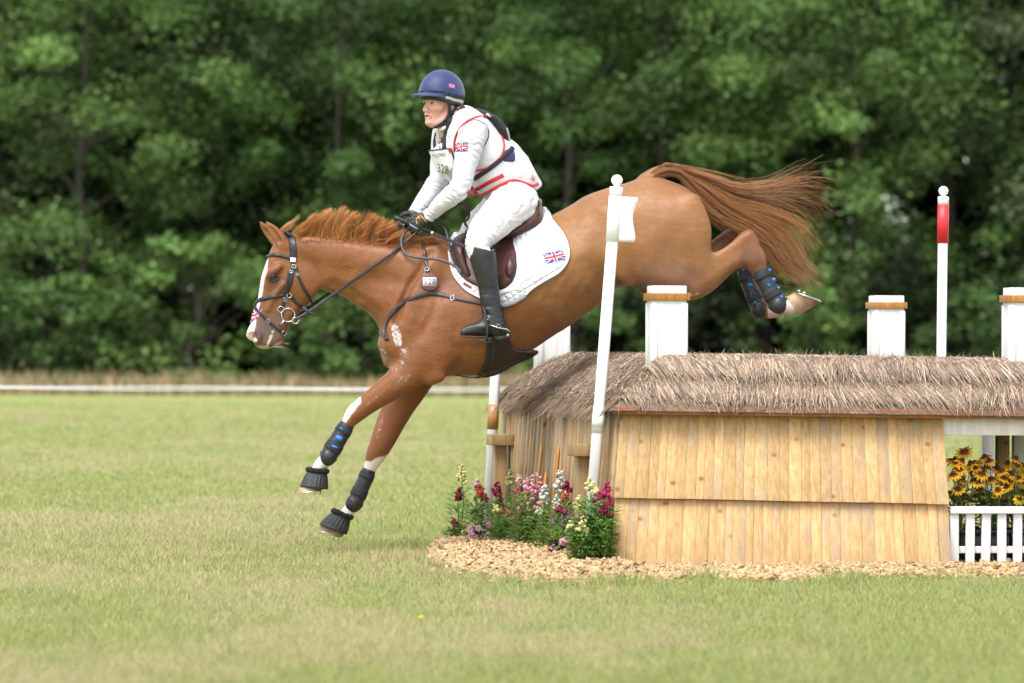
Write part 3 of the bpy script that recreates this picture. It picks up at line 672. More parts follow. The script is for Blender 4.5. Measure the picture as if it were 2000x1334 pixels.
# ================================================================== wood chips
n = 17000
cx0, cy0, cx1, cy1 = chip_poly[:, 0].min(), chip_poly[:, 1].min(), chip_poly[:, 0].max(), chip_poly[:, 1].max()
x = rng.uniform(cx0, cx1, n * 5); y = rng.uniform(cy0, cy1, n * 5)
du = (np.stack([x, y], 1) - JO[:2]) @ ju[:2]; dv = (np.stack([x, y], 1) - JO[:2]) @ jv[:2]
dp = polydist(x, y, chip_poly); ins_ = inpoly(x, y, chip_poly)
ok = (ins_ | ((dp < 0.22) & (rng.random(n * 5) < 0.16 * np.exp(-dp / 0.08)))) & ~((du > 0.03) & (du < L_SOLID - 0.03) & (dv > 0.08)) & ~((du > L_SOLID) & (dv > 1.3)) & (du < 3.05)
x, y, du, dv, dp, ins_ = (q[ok][:n] for q in (x, y, du, dv, dp, ins_)); n = len(x)
def mound(x, y, dp, ins_): return np.where(ins_, np.where((x - JO[0]) * ju[0] + (y - JO[1]) * ju[1] < -0.02, 0.050, 0.016) * (1 - np.exp(-dp / 0.22)) * (0.45 + 1.1 * fbm(np.stack([x * 2.3, y * 1.6, x * 0 + 5], 1), 3)), 0)
z = mound(x, y, dp, ins_)
h3 = np.stack([0.010 + 0.022 * rng.random(n) ** 1.6, 0.005 + 0.007 * rng.random(n), 0.0018 + 0.003 * rng.random(n)], 1)
yaw = rng.random(n) * 6.283; pt = rng.normal(0, 0.38, n); rl = rng.normal(0, 0.45, n)
ex = np.stack([np.cos(yaw) * np.cos(pt), np.sin(yaw) * np.cos(pt), np.sin(pt)], 1); t0 = np.stack([-np.sin(yaw), np.cos(yaw), 0 * yaw], 1); ez = np.cross(ex, t0)
ey = t0 * np.cos(rl)[:, None] + ez * np.sin(rl)[:, None]; ez = np.cross(ex, ey)
c = np.stack([x, y, z + 0.004 + 0.014 * rng.random(n)], 1)
sg = np.array([(-1, -1, -1), (1, -1, -1), (1, 1, -1), (-1, 1, -1), (-1, -1, 1), (1, -1, 1), (1, 1, 1), (-1, 1, 1)], float)
jit = 1 + rng.normal(0, 0.18, (n, 8, 3))
V = c[:, None] + (sg[None] * jit * h3[:, None])[..., 0:1] * ex[:, None] + (sg[None] * jit * h3[:, None])[..., 1:2] * ey[:, None] + (sg[None] * jit * h3[:, None])[..., 2:3] * ez[:, None]
Fb = np.array([(0, 3, 2, 1), (4, 5, 6, 7), (0, 1, 5, 4), (1, 2, 6, 5), (2, 3, 7, 6), (3, 0, 4, 7)])
F = (np.arange(n)[:, None, None] * 8 + Fb[None]).reshape(-1, 4)
cc = np.array([0.62, 0.40, 0.20]) * (0.62 + 0.6 * rng.random((n, 1))) + np.array([0.06, 0.07, 0.07]) * rng.random((n, 1)); cc = np.where(rng.random((n, 1)) < 0.07, np.array([0.20, 0.11, 0.055]), cc)
M['chip'] = mat('wood_chip', (1, 1, 1), (0.82, 0.80, 0.76), 0.75, 50, vcol=True, spec=0.2)
link('wood_chips', make_mesh('wood_chips', V.reshape(-1, 3), F, colors=np.repeat(np.clip(cc, 0, .85), 8, 0)), M['chip'], kind='stuff', label='pale wood chips spread round the foot of the jump')
# bed under the chips
gxs = np.linspace(cx0, cx1, 110); gys = np.linspace(cy0, cy1, 120); GX, GY = np.meshgrid(gxs, gys, indexing='ij'); fx, fy = GX.ravel(), GY.ravel()
zz = np.where(inpoly(fx, fy, chip_poly), mound(fx, fy, polydist(fx, fy, chip_poly), np.ones(len(fx), bool)) + 0.001, -0.03)
k = (np.arange(109)[:, None] * 120 + np.arange(119)[None]).ravel()
link('chip_bed', make_mesh('chip_bed', np.stack([fx, fy, zz], 1), np.stack([k, k + 120, k + 121, k + 1], 1), True), mat('chip_bed', (0.34, 0.21, 0.10), (0.22, 0.13, 0.06), 0.9, 60, 0.8, 150), kind='structure')
# ================================================================== implicit-surface modelling
def smin(a, b, k):
    h = np.maximum(k - np.abs(a - b), 0) / k
    return np.minimum(a, b) - h * h * k * 0.25
class Field:
    def __init__(s, lo, hi, h):
        s.lo = np.array(lo, float); s.h = h; s.n = np.ceil((np.array(hi) - s.lo) / h).astype(int) + 1
        s.f = np.full(s.n, 0.5, np.float32)
        s.ax = [(s.lo[i] + h * np.arange(s.n[i])).astype(np.float32) for i in range(3)]
    def sl(s, lo, hi):
        a = np.clip(np.floor((np.asarray(lo) - s.lo) / s.h).astype(int), 0, s.n); b = np.clip(np.ceil((np.asarray(hi) - s.lo) / s.h).astype(int) + 1, 0, s.n)
        return tuple(slice(int(i), int(j)) for i, j in zip(a, b))
    def grid(s, sl): return s.ax[0][sl[0]][:, None, None], s.ax[1][sl[1]][None, :, None], s.ax[2][sl[2]][None, None, :]
    def put(s, sl, d, k, op):
        if op == 'add': s.f[sl] = smin(s.f[sl], d, k)
        else: s.f[sl] = -smin(-s.f[sl], d, k)
    def chain(s, pts, k=0.03, sub=5, op='add', rot=None):
        """pts rows: x, y, z, radius, lateral ratio (lateral radius / in-plane radius); rot = (pivot, yaw) turns the local frame about z"""
        P = np.array([tuple(p) + ((1.0,) if len(p) == 4 else ()) for p in pts], float)
        if len(P) > 1: P = catmull(P, sub); P[:, 3] = np.maximum(P[:, 3], 0.0008)
        else: P = np.concatenate([P, P + np.array([0, 0, 1e-5, 0, 0])])
        mg = k + 2 * s.h; R = P[:, 3] * np.maximum(P[:, 4], 1.0) + mg
        if rot is not None:
            pv, yw = np.asarray(rot[0], float), rot[1]; cs, sn = math.cos(yw), math.sin(yw)
            W = P[:, :3].copy(); W[:, 0] = pv[0] + (P[:, 0] - pv[0]) * cs - (P[:, 1] - pv[1]) * sn; W[:, 1] = pv[1] + (P[:, 0] - pv[0]) * sn + (P[:, 1] - pv[1]) * cs
        else: W = P[:, :3]
        big = s.sl((W - R[:, None]).min(0), (W + R[:, None]).max(0)); shp = [q.stop - q.start for q in big]
        if min(shp) <= 0: return s
        D = np.full(shp, 0.5, np.float32)
        for i in range(len(P) - 1):
            r = max(R[i], R[i + 1]); sl = s.sl(np.minimum(W[i], W[i + 1]) - r, np.maximum(W[i], W[i + 1]) + r)
            sl = tuple(slice(max(q.start, g.start), min(q.stop, g.stop)) for q, g in zip(sl, big))
            if min(q.stop - q.start for q in sl) <= 0: continue
            x, y, z = s.grid(sl)
            if rot is not None:
                x, y = pv[0] + (x - pv[0]) * cs + (y - pv[1]) * sn, pv[1] - (x - pv[0]) * sn + (y - pv[1]) * cs
            a, b = P[i], P[i + 1]; e = b[:3] - a[:3]; lat = (a[4] + b[4]) / 2; ee = e[0] ** 2 + (e[1] / lat) ** 2 + e[2] ** 2 + 1e-12
            dx, dy, dz = x - a[0], (y - a[1]) / lat, z - a[2]
            t = np.clip((dx * e[0] + dy * (e[1] / lat) + dz * e[2]) / ee, 0, 1)
            d = np.sqrt((dx - t * e[0]) ** 2 + (dy - t * e[1] / lat) ** 2 + (dz - t * e[2]) ** 2) - (a[3] + t * (b[3] - a[3]))
            if lat < 1: d = d * (0.5 + 0.5 * lat)
            loc = tuple(slice(q.start - g.start, q.stop - g.start) for q, g in zip(sl, big)); D[loc] = np.minimum(D[loc], d)
        s.put(big, D, k, op); return s
    def inflate(s, poly, yc, ctrl, k=0.03, sub=4, op='add', Y=None, power=2.0):
        """poly: photo-pixel outline placed in the plane y = yc; ctrl rows px, py, half width, edge rounding"""
        P = ppa(catmull(np.array(poly, float), sub, True), yc)[:, [0, 2]]
        C = np.array(ctrl, float); Cw = ppa(C[:, :2], yc)[:, [0, 2]]
        wm = C[:, 2].max() + k + 2 * s.h
        sl = s.sl((P[:, 0].min() - k - 2 * s.h, yc - wm, P[:, 1].min() - k - 2 * s.h), (P[:, 0].max() + k + 2 * s.h, yc + wm, P[:, 1].max() + k + 2 * s.h))
        x, y, z = s.grid(sl); X, Z = np.broadcast_arrays(x[:, 0, :], z[:, 0, :]); xf, zf = X.ravel().astype(float), Z.ravel().astype(float)
        e = polydist(xf, zf, P); e = np.where(inpoly(xf, zf, P), e, -e)
        num = np.zeros((2, len(xf))); den = 0
        for (cx, cz), (w_, r_) in zip(Cw, C[:, 2:4]):
            wt_ = 1.0 / (((xf - cx) ** 2 + (zf - cz) ** 2) ** 1.5 + 2e-4); num[0] += wt_ * w_; num[1] += wt_ * r_; den = den + wt_
        w_ = (num[0] / den).reshape(X.shape)[:, None, :].astype(np.float32); r_ = (num[1] / den).reshape(X.shape)[:, None, :].astype(np.float32)
        e = e.reshape(X.shape)[:, None, :].astype(np.float32)
        q1 = np.maximum(r_ - e, 0) / r_; q2 = np.abs(y - np.float32(yc)) / w_
        d = ((q1 ** power + q2 ** power) ** (1 / power) - 1) * np.minimum(r_, w_)
        s.put(sl, d.astype(np.float32), k, op); return s
    def sample(s, P):
        g = (np.asarray(P, float) - s.lo) / s.h; i = np.clip(np.floor(g).astype(int), 0, s.n - 2); t = np.clip(g - i, 0, 1); r = 0
        for a in (0, 1):
            for b in (0, 1):
                for c in (0, 1):
                    w = (t[..., 0] if a else 1 - t[..., 0]) * (t[..., 1] if b else 1 - t[..., 1]) * (t[..., 2] if c else 1 - t[..., 2])
                    r = r + w * s.f[i[..., 0] + a, i[..., 1] + b, i[..., 2] + c]
        return r
    def normal(s, P, e=None):
        e = e or s.h * 1.6; P = np.asarray(P, float); n = np.stack([s.sample(P + np.eye(3)[i] * e) - s.sample(P - np.eye(3)[i] * e) for i in range(3)], -1)
        return n / (np.linalg.norm(n, axis=-1, keepdims=True) + 1e-9)
    def hit(s, px, Y0, Y1, lift=0.0, mirror=None):
        """first surface point along the camera rays through pixels px (N,2), searched from depth Y0 to Y1"""
        px = np.asarray(px, float); ys = np.linspace(Y0, Y1, 160)
        P = np.stack([ppa(px, y) for y in ys], 1); f = s.sample(P); neg = f < 0; has = neg.any(1); i = np.where(has, neg.argmax(1), f.argmin(1)); i = np.clip(i, 1, len(ys) - 1)
        r = np.arange(len(px)); f1, f0 = f[r, i], f[r, i - 1]; t = np.where(has, np.clip(f0 / (f0 - f1 + 1e-9), 0, 1), 0.0)
        Q = P[r, i - 1] * (1 - t)[:, None] + P[r, i] * t[:, None]; n = s.normal(Q)
        return Q + n * np.asarray(lift)[..., None] if np.ndim(lift) else Q + n * lift, n
    def mesh(s, smooth_iter=2):
        V, F = surface_nets(s.f, s.lo, s.h)
        for _ in range(smooth_iter):
            E = np.concatenate([F[:, [0, 1]], F[:, [1, 2]], F[:, [2, 3]], F[:, [3, 0]]]); acc = np.zeros_like(V); cnt = np.bincount(E[:, 0], minlength=len(V)).astype(float)
            for c in range(3): acc[:, c] = np.bincount(E[:, 0], V[E[:, 1], c], len(V))
            V = V * 0.45 + 0.55 * acc / np.maximum(cnt, 1)[:, None]
        return V, F
def surface_nets(f, lo, h):
    nx, ny, nz = f.shape; s = f < 0; cnt = np.zeros((nx - 1, ny - 1, nz - 1), np.uint8)
    for a in (0, 1):
        for b in (0, 1):
            for c in (0, 1): cnt += s[a:nx - 1 + a, b:ny - 1 + b, c:nz - 1 + c]
    act = np.argwhere((cnt > 0) & (cnt < 8)); ids = np.full(cnt.shape, -1, np.int32); ids[tuple(act.T)] = np.arange(len(act))
    cor = [(a, b, c) for a in (0, 1) for b in (0, 1) for c in (0, 1)]
    val = np.stack([f[act[:, 0] + a, act[:, 1] + b, act[:, 2] + c] for a, b, c in cor], 1).astype(float)
    pos = np.zeros((len(act), 3)); m = np.zeros(len(act))
    for i in range(8):
        for j in range(i + 1, 8):
            if sum(abs(cor[i][k] - cor[j][k]) for k in range(3)) != 1: continue
            x = (val[:, i] < 0) != (val[:, j] < 0); t = np.where(x, val[:, i] / np.where(x, val[:, i] - val[:, j], 1), 0)
            p = np.array(cor[i])[None] + t[:, None] * (np.array(cor[j]) - np.array(cor[i]))[None]; pos += np.where(x[:, None], p, 0); m += x
    V = lo + h * (act + pos / m[:, None]); F = []
    for axis in range(3):
        sa = [slice(None)] * 3; sb = [slice(None)] * 3; sa[axis] = slice(0, -1); sb[axis] = slice(1, None)
        ch = s[tuple(sa)] != s[tuple(sb)]; E = np.argwhere(ch); o1, o2 = [(1, 2), (2, 0), (0, 1)][axis]
        ok = (E[:, o1] > 0) & (E[:, o2] > 0) & (E[:, o1] < f.shape[o1] - 1) & (E[:, o2] < f.shape[o2] - 1); E = E[ok]
        def cell(d1, d2):
            q = E.copy(); q[:, o1] -= d1; q[:, o2] -= d2; return ids[tuple(q.T)]
        Q = np.stack([cell(1, 1), cell(0, 1), cell(0, 0), cell(1, 0)], 1); inside = s[tuple(E.T)]
        Q = np.where(inside[:, None], Q, Q[:, ::-1]); F.append(Q)
    return V, np.concatenate(F)

# ================================================================== the horse
YH = 31.3; KP = YH / FPX
def hp(px, py, r, dy=0.0, lat=1.0):
    """chain point: pixel, radius in pixels, offset from the sagittal plane in metres (negative = near side)"""
    p = pp(px, py, YH + dy); return (p[0], p[1], p[2], r * KP, lat)
a_, b_ = pp(468, 1062, YH), pp(1622, 305, YH)
HF = Field((a_[0], YH - 0.40, a_[2]), (b_[0], YH + 0.40, b_[2]), 0.005)
# trunk and neck
HF.inflate([(566, 468), (580, 463), (628, 462), (676, 464), (724, 469), (781, 475), (824, 472), (860, 467), (892, 464), (935, 472), (990, 463), (1040, 443), (1080, 421), (1113, 402), (1146, 382), (1189, 367), (1222, 358), (1252, 347), (1281, 345), (1311, 354), (1344, 369), (1367, 392), (1378, 415), (1383, 445), (1383, 475), (1370, 525), (1335, 556), (1290, 562), (1240, 556), (1199, 565), (1176, 590), (1113, 636), (1080, 656), (1045, 681), (990, 712), (940, 731), (895, 733), (850, 735), (800, 735), (770, 720), (756, 706), (748, 688), (745, 663), (742, 646), (736, 629), (724, 615), (702, 601), (681, 586), (659, 575), (642, 571), (620, 560), (600, 535), (578, 500)], YH,
 [(570, 485, .072, .055), (615, 505, .080, .10), (660, 520, .088, .13), (720, 540, .115, .16), (790, 600, .175, .20), (835, 520, .15, .20), (865, 640, .22, .25), (930, 620, .255, .30), (1040, 560, .305, .31), (1130, 520, .285, .29), (1200, 460, .270, .26), (1270, 430, .260, .24), (1355, 450, .220, .17), (755, 680, .165, .12), (1300, 530, .20, .15), (900, 480, .14, .20)], 0.03)
# head
HF.inflate([(560, 462), (548, 466), (537, 474), (529, 487), (523, 504), (517, 521), (510, 543), (506, 570), (501, 596), (492, 627), (484, 643), (481, 655), (486, 663), (494, 667), (498, 674), (507, 680), (518, 682), (530, 680), (541, 677), (551, 670), (556, 662), (558, 652), (567, 635), (585, 611), (604, 592), (616, 580), (623, 563), (625, 545), (620, 520), (608, 492), (592, 472), (576, 464)], YH,
 [(565, 482, .075, .06), (535, 505, .080, .05), (527, 540, .088, .055), (560, 530, .088, .08), (595, 545, .080, .07), (512, 580, .050, .045), (545, 590, .062, .06), (575, 600, .050, .04), (505, 620, .045, .04), (540, 630, .048, .05), (494, 652, .052, .045), (515, 665, .052, .04), (545, 662, .036, .04)], 0.02)
# cheek plate, brow, facial crest
for sg in (-1, 1):
    HF.chain([hp(586, 545, 33, sg * .052, .9 * .42), hp(598, 556, 25, sg * .050, .42)], 0.03)
    HF.chain([hp(545, 521, 6, sg * .088), hp(534, 529, 8, sg * .092), hp(525, 537, 6, sg * .084)], 0.02)
    HF.chain([hp(552, 556, 4, sg * .082), hp(535, 580, 4, sg * .062), hp(523, 605, 3, sg * .050)], 0.02)
    HF.chain([hp(490, 648, 7, sg * .044), hp(499, 645, 6, sg * .050), hp(506, 654, 6, sg * .050), hp(503, 665, 6, sg * .048)], 0.014)
    HF.chain([hp(492, 653, 4, sg * .056), hp(497, 656, 4.5, sg * .056), hp(501, 660, 3, sg * .054)], 0.008, op='sub')
    HF.chain([hp(521, 681, 1.6, sg * .05, 1.5), hp(527, 660, 1.6, sg * .056, 1.5), hp(536, 642, 1.2, sg * .056, 1.5)], 0.008, op='sub')
    # jugular groove and neck muscle
    HF.chain([hp(652, 556, 5, sg * .088), hp(690, 578, 6, sg * .105), hp(735, 612, 7, sg * .13)], 0.04, op='sub')
    # shoulder blade, triceps, pectoral
    HF.chain([hp(845, 505, 22, sg * .115, .5), hp(815, 580, 32, sg * .165, .5), hp(783, 668, 34, sg * .16, .6)], 0.05)
    HF.chain([hp(862, 620, 32, sg * .185, .45), hp(858, 680, 36, sg * .175, .5), hp(846, 716, 20, sg * .17, .7)], 0.05)
    HF.chain([hp(762, 672, 24, sg * .09, .9), hp(768, 700, 20, sg * .085, .9)], 0.04)
    # grooves that part the muscles
    HF.chain([hp(842, 492, 5, sg * .150), hp(800, 560, 6, sg * .185), hp(772, 630, 6, sg * .185)], 0.035, op='sub')
    HF.chain([hp(868, 520, 5, sg * .200), hp(850, 600, 6, sg * .232), hp(822, 660, 6, sg * .232)], 0.035, op='sub')
    HF.chain([hp(892, 640, 5, sg * .262), hp(888, 690, 6, sg * .250), hp(872, 722, 5, sg * .225)], 0.03, op='sub')
    HF.chain([hp(1318, 372, 5, sg * .235), hp(1345, 430, 6, sg * .272), hp(1350, 490, 6, sg * .270), hp(1335, 540, 5, sg * .26)], 0.035, op='sub')
    HF.chain([hp(600, 480, 14, sg * .075, .4), hp(660, 492, 20, sg * .082, .4), hp(740, 510, 26, sg * .10, .5), hp(800, 520, 24, sg * .13, .5)], 0.05)
    # ribs to flank and hip
    HF.chain([hp(1185, 415, 14, sg * .21, .8), hp(1215, 440, 26, sg * .22, .6)], 0.06)
    HF.chain([hp(1228, 552, 7, sg * .185, .8), hp(1210, 530, 9, sg * .225, .7), hp(1195, 495, 9, sg * .25, .5)], 0.08)
# ears
for sg, o in ((-1, 0.0), (1, -12.5)):
    HF.chain([hp(556 + o * .5, 482, 12, sg * .050, .9), hp(546 + o * .7, 466, 12.5, sg * .058, .75), hp(532 + o, 447, 8.5, sg * .058, .7), hp(520 + o, 433, 1.6, sg * .05, .8)], 0.012)
    HF.chain([hp(545 + o * .7, 471, 5.5, -.078 if sg < 0 else .030), hp(535 + o, 455, 6, -.078 if sg < 0 else .036), hp(526 + o, 443, 2.5, -.068 if sg < 0 else .040)], 0.006, op='sub')
# near fore leg
HF.chain([hp(830, 690, 44, -.13, .75), hp(793, 731, 33, -.145, .78), hp(768, 752, 27.5, -.145, .8), hp(732, 779, 21.5, -.14, .85), hp(709, 796, 19.5, -.135, .95), hp(694, 808, 18.5, -.13, .95), hp(683, 822, 14, -.13, .9), hp(674, 838, 11.5, -.13, .85), hp(657, 866, 10.5, -.128, .8), hp(642, 890, 12, -.126, .9), hp(635, 900, 14, -.125, .95), hp(626, 908, 12.5, -.124, .95), hp(617, 924, 12, -.122, 1.0), hp(611, 938, 16, -.12, 1.0)], 0.05)
HF.chain([hp(843, 742, 9, -.16), hp(858, 736, 10, -.17)], 0.05)
HF.chain([hp(770, 745, 10, -.185, .6), hp(735, 770, 9, -.172, .6), hp(712, 788, 5, -.165, .6)], 0.04)
# far fore leg
HF.chain([hp(825, 700, 46, .12, .7), hp(805, 745, 38, .14, .75), hp(783, 786, 31.5, .145, .78), hp(764, 823, 28, .145, .8), hp(751, 852, 25, .142, .85), hp(742, 872, 22, .14, .95), hp(734, 888, 19.5, .138, .95), hp(727, 904, 15, .136, .9), hp(721, 918, 12, .135, .85), hp(706, 950, 10.5, .133, .8), hp(694, 977, 12, .131, .9), hp(689, 988, 14, .13, .95), hp(681, 997, 12, .129, .95), hp(673, 1008, 12.5, .128, 1), hp(664, 1019, 16, .126, 1)], 0.05)
# near hind leg
HF.inflate([(1245, 430), (1300, 385), (1348, 388), (1374, 418), (1383, 450), (1384, 474), (1390, 492), (1410, 490), (1430, 473), (1449, 454), (1466, 450), (1479, 464), (1487, 490), (1492, 510), (1482, 522), (1468, 529), (1456, 523), (1436, 529), (1416, 547), (1390, 570), (1364, 584), (1344, 586), (1302, 580), (1255, 560), (1222, 520), (1215, 470)], YH - 0.145,
 [(1290, 470, .125, .17), (1340, 450, .125, .15), (1320, 540, .120, .12), (1365, 545, .085, .09), (1400, 520, .062, .07), (1430, 500, .052, .055), (1465, 480, .042, .045), (1475, 510, .040, .045)], 0.06)
HF.chain([hp(1352, 395, 14, -.20, .7), hp(1366, 450, 20, -.215, .5), hp(1362, 510, 18, -.205, .5)], 0.07)
HF.chain([hp(1476, 505, 18, -.145, .8), hp(1484, 528, 14, -.144, .8), hp(1499, 560, 12.5, -.142, .8), hp(1512, 584, 13.5, -.14, .9), hp(1521, 596, 16.5, -.139, .9), hp(1536, 599, 15.5, -.138, .95), hp(1549, 597, 17.5, -.137, 1.0)], 0.035)
HF.chain([hp(1400, 503, 7, -.185, .8), hp(1440, 475, 6, -.175, .8), hp(1464, 458, 6, -.16, 1)], 0.03)
# far hind leg
HF.chain([hp(1285, 510, 50, .13, .7), hp(1282, 536, 47, .15, .65), hp(1335, 535, 42, .16, .6), hp(1388, 500, 24, .15, .7), hp(1424, 467, 18, .147, .8), hp(1441, 459, 16, .145, .85), hp(1450, 480, 16, .145, .85), hp(1455, 512, 14, .144, .8), hp(1467, 552, 12.5, .142, .8), hp(1479, 585, 13.5, .14, .9), hp(1486, 602, 16, .139, .9), hp(1500, 607, 15, .138, .95), hp(1518, 604, 16, .137, 1)], 0.05)
# dock of the tail
HF.chain([hp(1262, 355, 18, 0), hp(1284, 338, 13, 0), hp(1310, 332, 11, 0), hp(1338, 343, 10, 0), hp(1362, 372, 8, 0), hp(1380, 400, 5, 0)], 0.02)
# living unevenness of skin over muscle and ribs
bd_ = np.argwhere(np.abs(HF.f) < .022); W_ = HF.lo + bd_ * HF.h; qx_ = topx(W_); am_ = np.clip((qx_[:, 0] - 600) / 80, 0, 1) * np.clip((790 - qx_[:, 1]) / 60, 0, 1)
rib_ = np.sin((qx_[:, 0] + .55 * (qx_[:, 1] - 500)) * 2 * math.pi / 27) * np.exp(-((qx_[:, 0] - 1080) / 75) ** 2 - ((qx_[:, 1] - 560) / 55) ** 2)
HF.f[tuple(bd_.T)] += (am_ * np.clip(1.25 - (qx_[:, 0] - 900) / 380, .35, 1) * (.006 * (vnoise(W_ * 7) - .5) + .006 * (vnoise(W_ * np.array([13, 13, 17]) + 4) - .5) + .003 * (vnoise(W_ * 30 + 8) - .5)) + .0016 * rib_).astype(np.float32)
HV, HFc = HF.mesh(3)

# coat colouring: markings, dark skin, foam
def coat(V):
    q = topx(V); x, y = q[:, 0], q[:, 1]; dy = V[:, 1] - YH; n = len(V)
    nA = fbm(V * 9, 3); nB = fbm(V * 26 + 5, 3); nC = fbm(V * 120 + 9, 2)
    red, sand = np.array([0.205, 0.074, 0.023]), np.array([0.265, 0.119, 0.042]); w_ = np.clip((x - 860) / 260 + (nA - .5) * 1.3, 0, 1)[:, None] * np.clip((700 - y) / 90, 0, 1)[:, None]; c = red * (1 - w_) + sand * w_
    streak = fbm(V * np.array([18, 60, 90]) + 3, 3); c *= (0.74 + 0.30 * nA + 0.30 * streak)[:, None]
    def blend(m, col):
        m = np.clip(m, 0, 1)[:, None]; c[:] = c * (1 - m) + np.array(col) * m
    def blob(cx, cy, rx, ry, soft=1.0, rot=0.0):
        a = math.radians(rot); u = ((x - cx) * math.cos(a) + (y - cy) * math.sin(a)) / rx; v = (-(x - cx) * math.sin(a) + (y - cy) * math.cos(a)) / ry
        return np.clip((1.25 - np.sqrt(u * u + v * v) + (nB - .5) * .5) / (0.5 * soft), 0, 1)
    near = dy < 0.05
    # lower legs, redder and darker
    blend(0.55 * np.clip((y - 745) / 40, 0, 1), (0.20, 0.066, 0.024))
    blend(0.5 * ((x > 1400) & (y > 430)) * np.clip((x - 1400) / 60, 0, 1), (0.17, 0.06, 0.028))
    # dusty dark patch over stifle and flank, damp grey marks
    blend(0.55 * blob(1300, 545, 75, 34) * near, (0.12, 0.062, 0.042))
    blend(0.30 * blob(1285, 500, 60, 30, 2) * near, (0.14, 0.065, 0.035))
    blend(0.40 * blob(1232, 545, 34, 18, 2), (0.13, 0.05, 0.022)); blend(0.35 * blob(1130, 395, 30, 14, 2), (0.2, 0.1, 0.06))
    blend(0.30 * blob(1010, 640, 60, 10, 2, -28) + 0.25 * blob(1100, 600, 60, 9, 2, -35), (0.15, 0.062, 0.03))
    blend(0.5 * blob(1465, 505, 20, 22, 1), (0.09, 0.045, 0.03))
    # lighter belly and throat
    blend(0.25 * blob(1180, 500, 90, 60, 2), (0.31, 0.135, 0.045))
    # head: grey muzzle and eye surround
    blend(0.85 * blob(517, 650, 30, 34, 1.2, 20), (0.105, 0.078, 0.070)); blend(0.6 * blob(545, 625, 18, 30, 1.6, 25), (0.13, 0.085, 0.068))
    blend(0.55 * blob(536, 545, 18, 15, 1.6), (0.10, 0.07, 0.06)); blend(0.35 * blob(530, 572, 20, 18, 2), (0.13, 0.08, 0.06))
    blend(0.5 * blob(505, 470, 6, 6), (0.1, 0.05, 0.03))
    # blaze down the face, running out over the nose, pink lips
    fx = np.interp(y, [500, 521, 543, 570, 596, 627, 643, 655, 666], [524, 517, 510, 506, 501, 492, 484, 481, 486])
    wz = np.interp(y, [500, 515, 530, 600, 625, 645, 662], [0, 5, 8.5, 7.5, 9, 15, 17]) + (nB - .5) * 3
    head = (x < 560) & (y > 498) & (y < 668)
    blend(head * np.clip((wz - (x - fx)) / 2.0, 0, 1), (0.78, 0.74, 0.71)); blend(0.6 * head * (y > 642) * np.clip((wz - 1 - (x - fx)) / 5.0, 0, 1), (0.66, 0.44, 0.40))
    blend(0.8 * blob(512, 679, 15, 4, 1), (0.52, 0.36, 0.27)); blend(0.8 * blob(543, 674, 12, 5, 1, -30), (0.55, 0.40, 0.34))
    blend(blob(497, 656, 4.5, 4, .8) * (np.abs(dy) < .062), (0.42, 0.10, 0.09))
    blend(1.0 * blob(528, 660, 2.6, 20, 1, 22) * (nC > .42), (0.55, 0.47, 0.33))
    # inner ear darker
    # white stockings
    k1 = np.clip((-(x - 684) * 0.75 + (y - 800) * 0.66 - 2 + (nB - .5) * 9) / 3, 0, 1) * (x < 700) * (y > 775) * (dy < 0)
    front_edge = np.clip((11 - ((x - 667) * 0.80 + (y - 821) * 0.62 + (nB - .5) * 5)) / 4, 0, 1) * (x < 705) * (y > 775) * (y < 835) * (dy < 0)
    blend(front_edge, (0.76, 0.71, 0.68)); blend(((y > 838) & (dy < 0) & (x < 700)) * 1.0, (0.72, 0.62, 0.57))
    k2 = np.clip((y - 896 + (x - 727) * 0.35 + (nB - .5) * 14) / 4, 0, 1) * (dy > 0) * (x < 780); blend(k2, (0.72, 0.62, 0.57))
    blend(((x > 1500) & (y > 560)) * 1.0, (0.58, 0.46, 0.39)); blend(0.4 * ((x > 1500) & (y > 560)) * np.clip(nA * 2 - .8, 0, 1), (0.5, 0.3, 0.2))
    # sweat foam: chest, forearm, gaskin
    foam = np.maximum.reduce([blob(775, 655, 8, 21, .7, -14), blob(790, 690, 10, 14, 1.4, -20) * .7, blob(778, 712, 18, 9, 1.5, -45) * .62, blob(750, 690, 6, 18, 1.4, -10) * .62, blob(735, 775, 40, 4, 1.5, -40) * .42, blob(785, 745, 24, 8, 1.5, -40) * .42, blob(1405, 562, 50, 6, 1.5, -35) * .62, blob(1350, 575, 28, 6, 1.5, -10) * .5, blob(742, 830, 4, 30, 1.5, 15) * .40])
    blend(0.30 * np.clip(foam, 0, 1), (0.36, 0.24, 0.19)); blend(0.85 * np.clip((foam - 0.72 + (nC - .5) * 2.2 + (nB - .5) * .5) * 2.6, 0, 1) * (foam > .12), (0.62, 0.59, 0.58))
    return np.clip(c, 0.004, 0.9)
hm = mat('chestnut_coat', (1, 1, 1), (0.90, 0.88, 0.86), 0.48, 40, vcol=True, spec=0.36, sheen=0.05, stretch=(1, 1, 1), rvar=0.10)
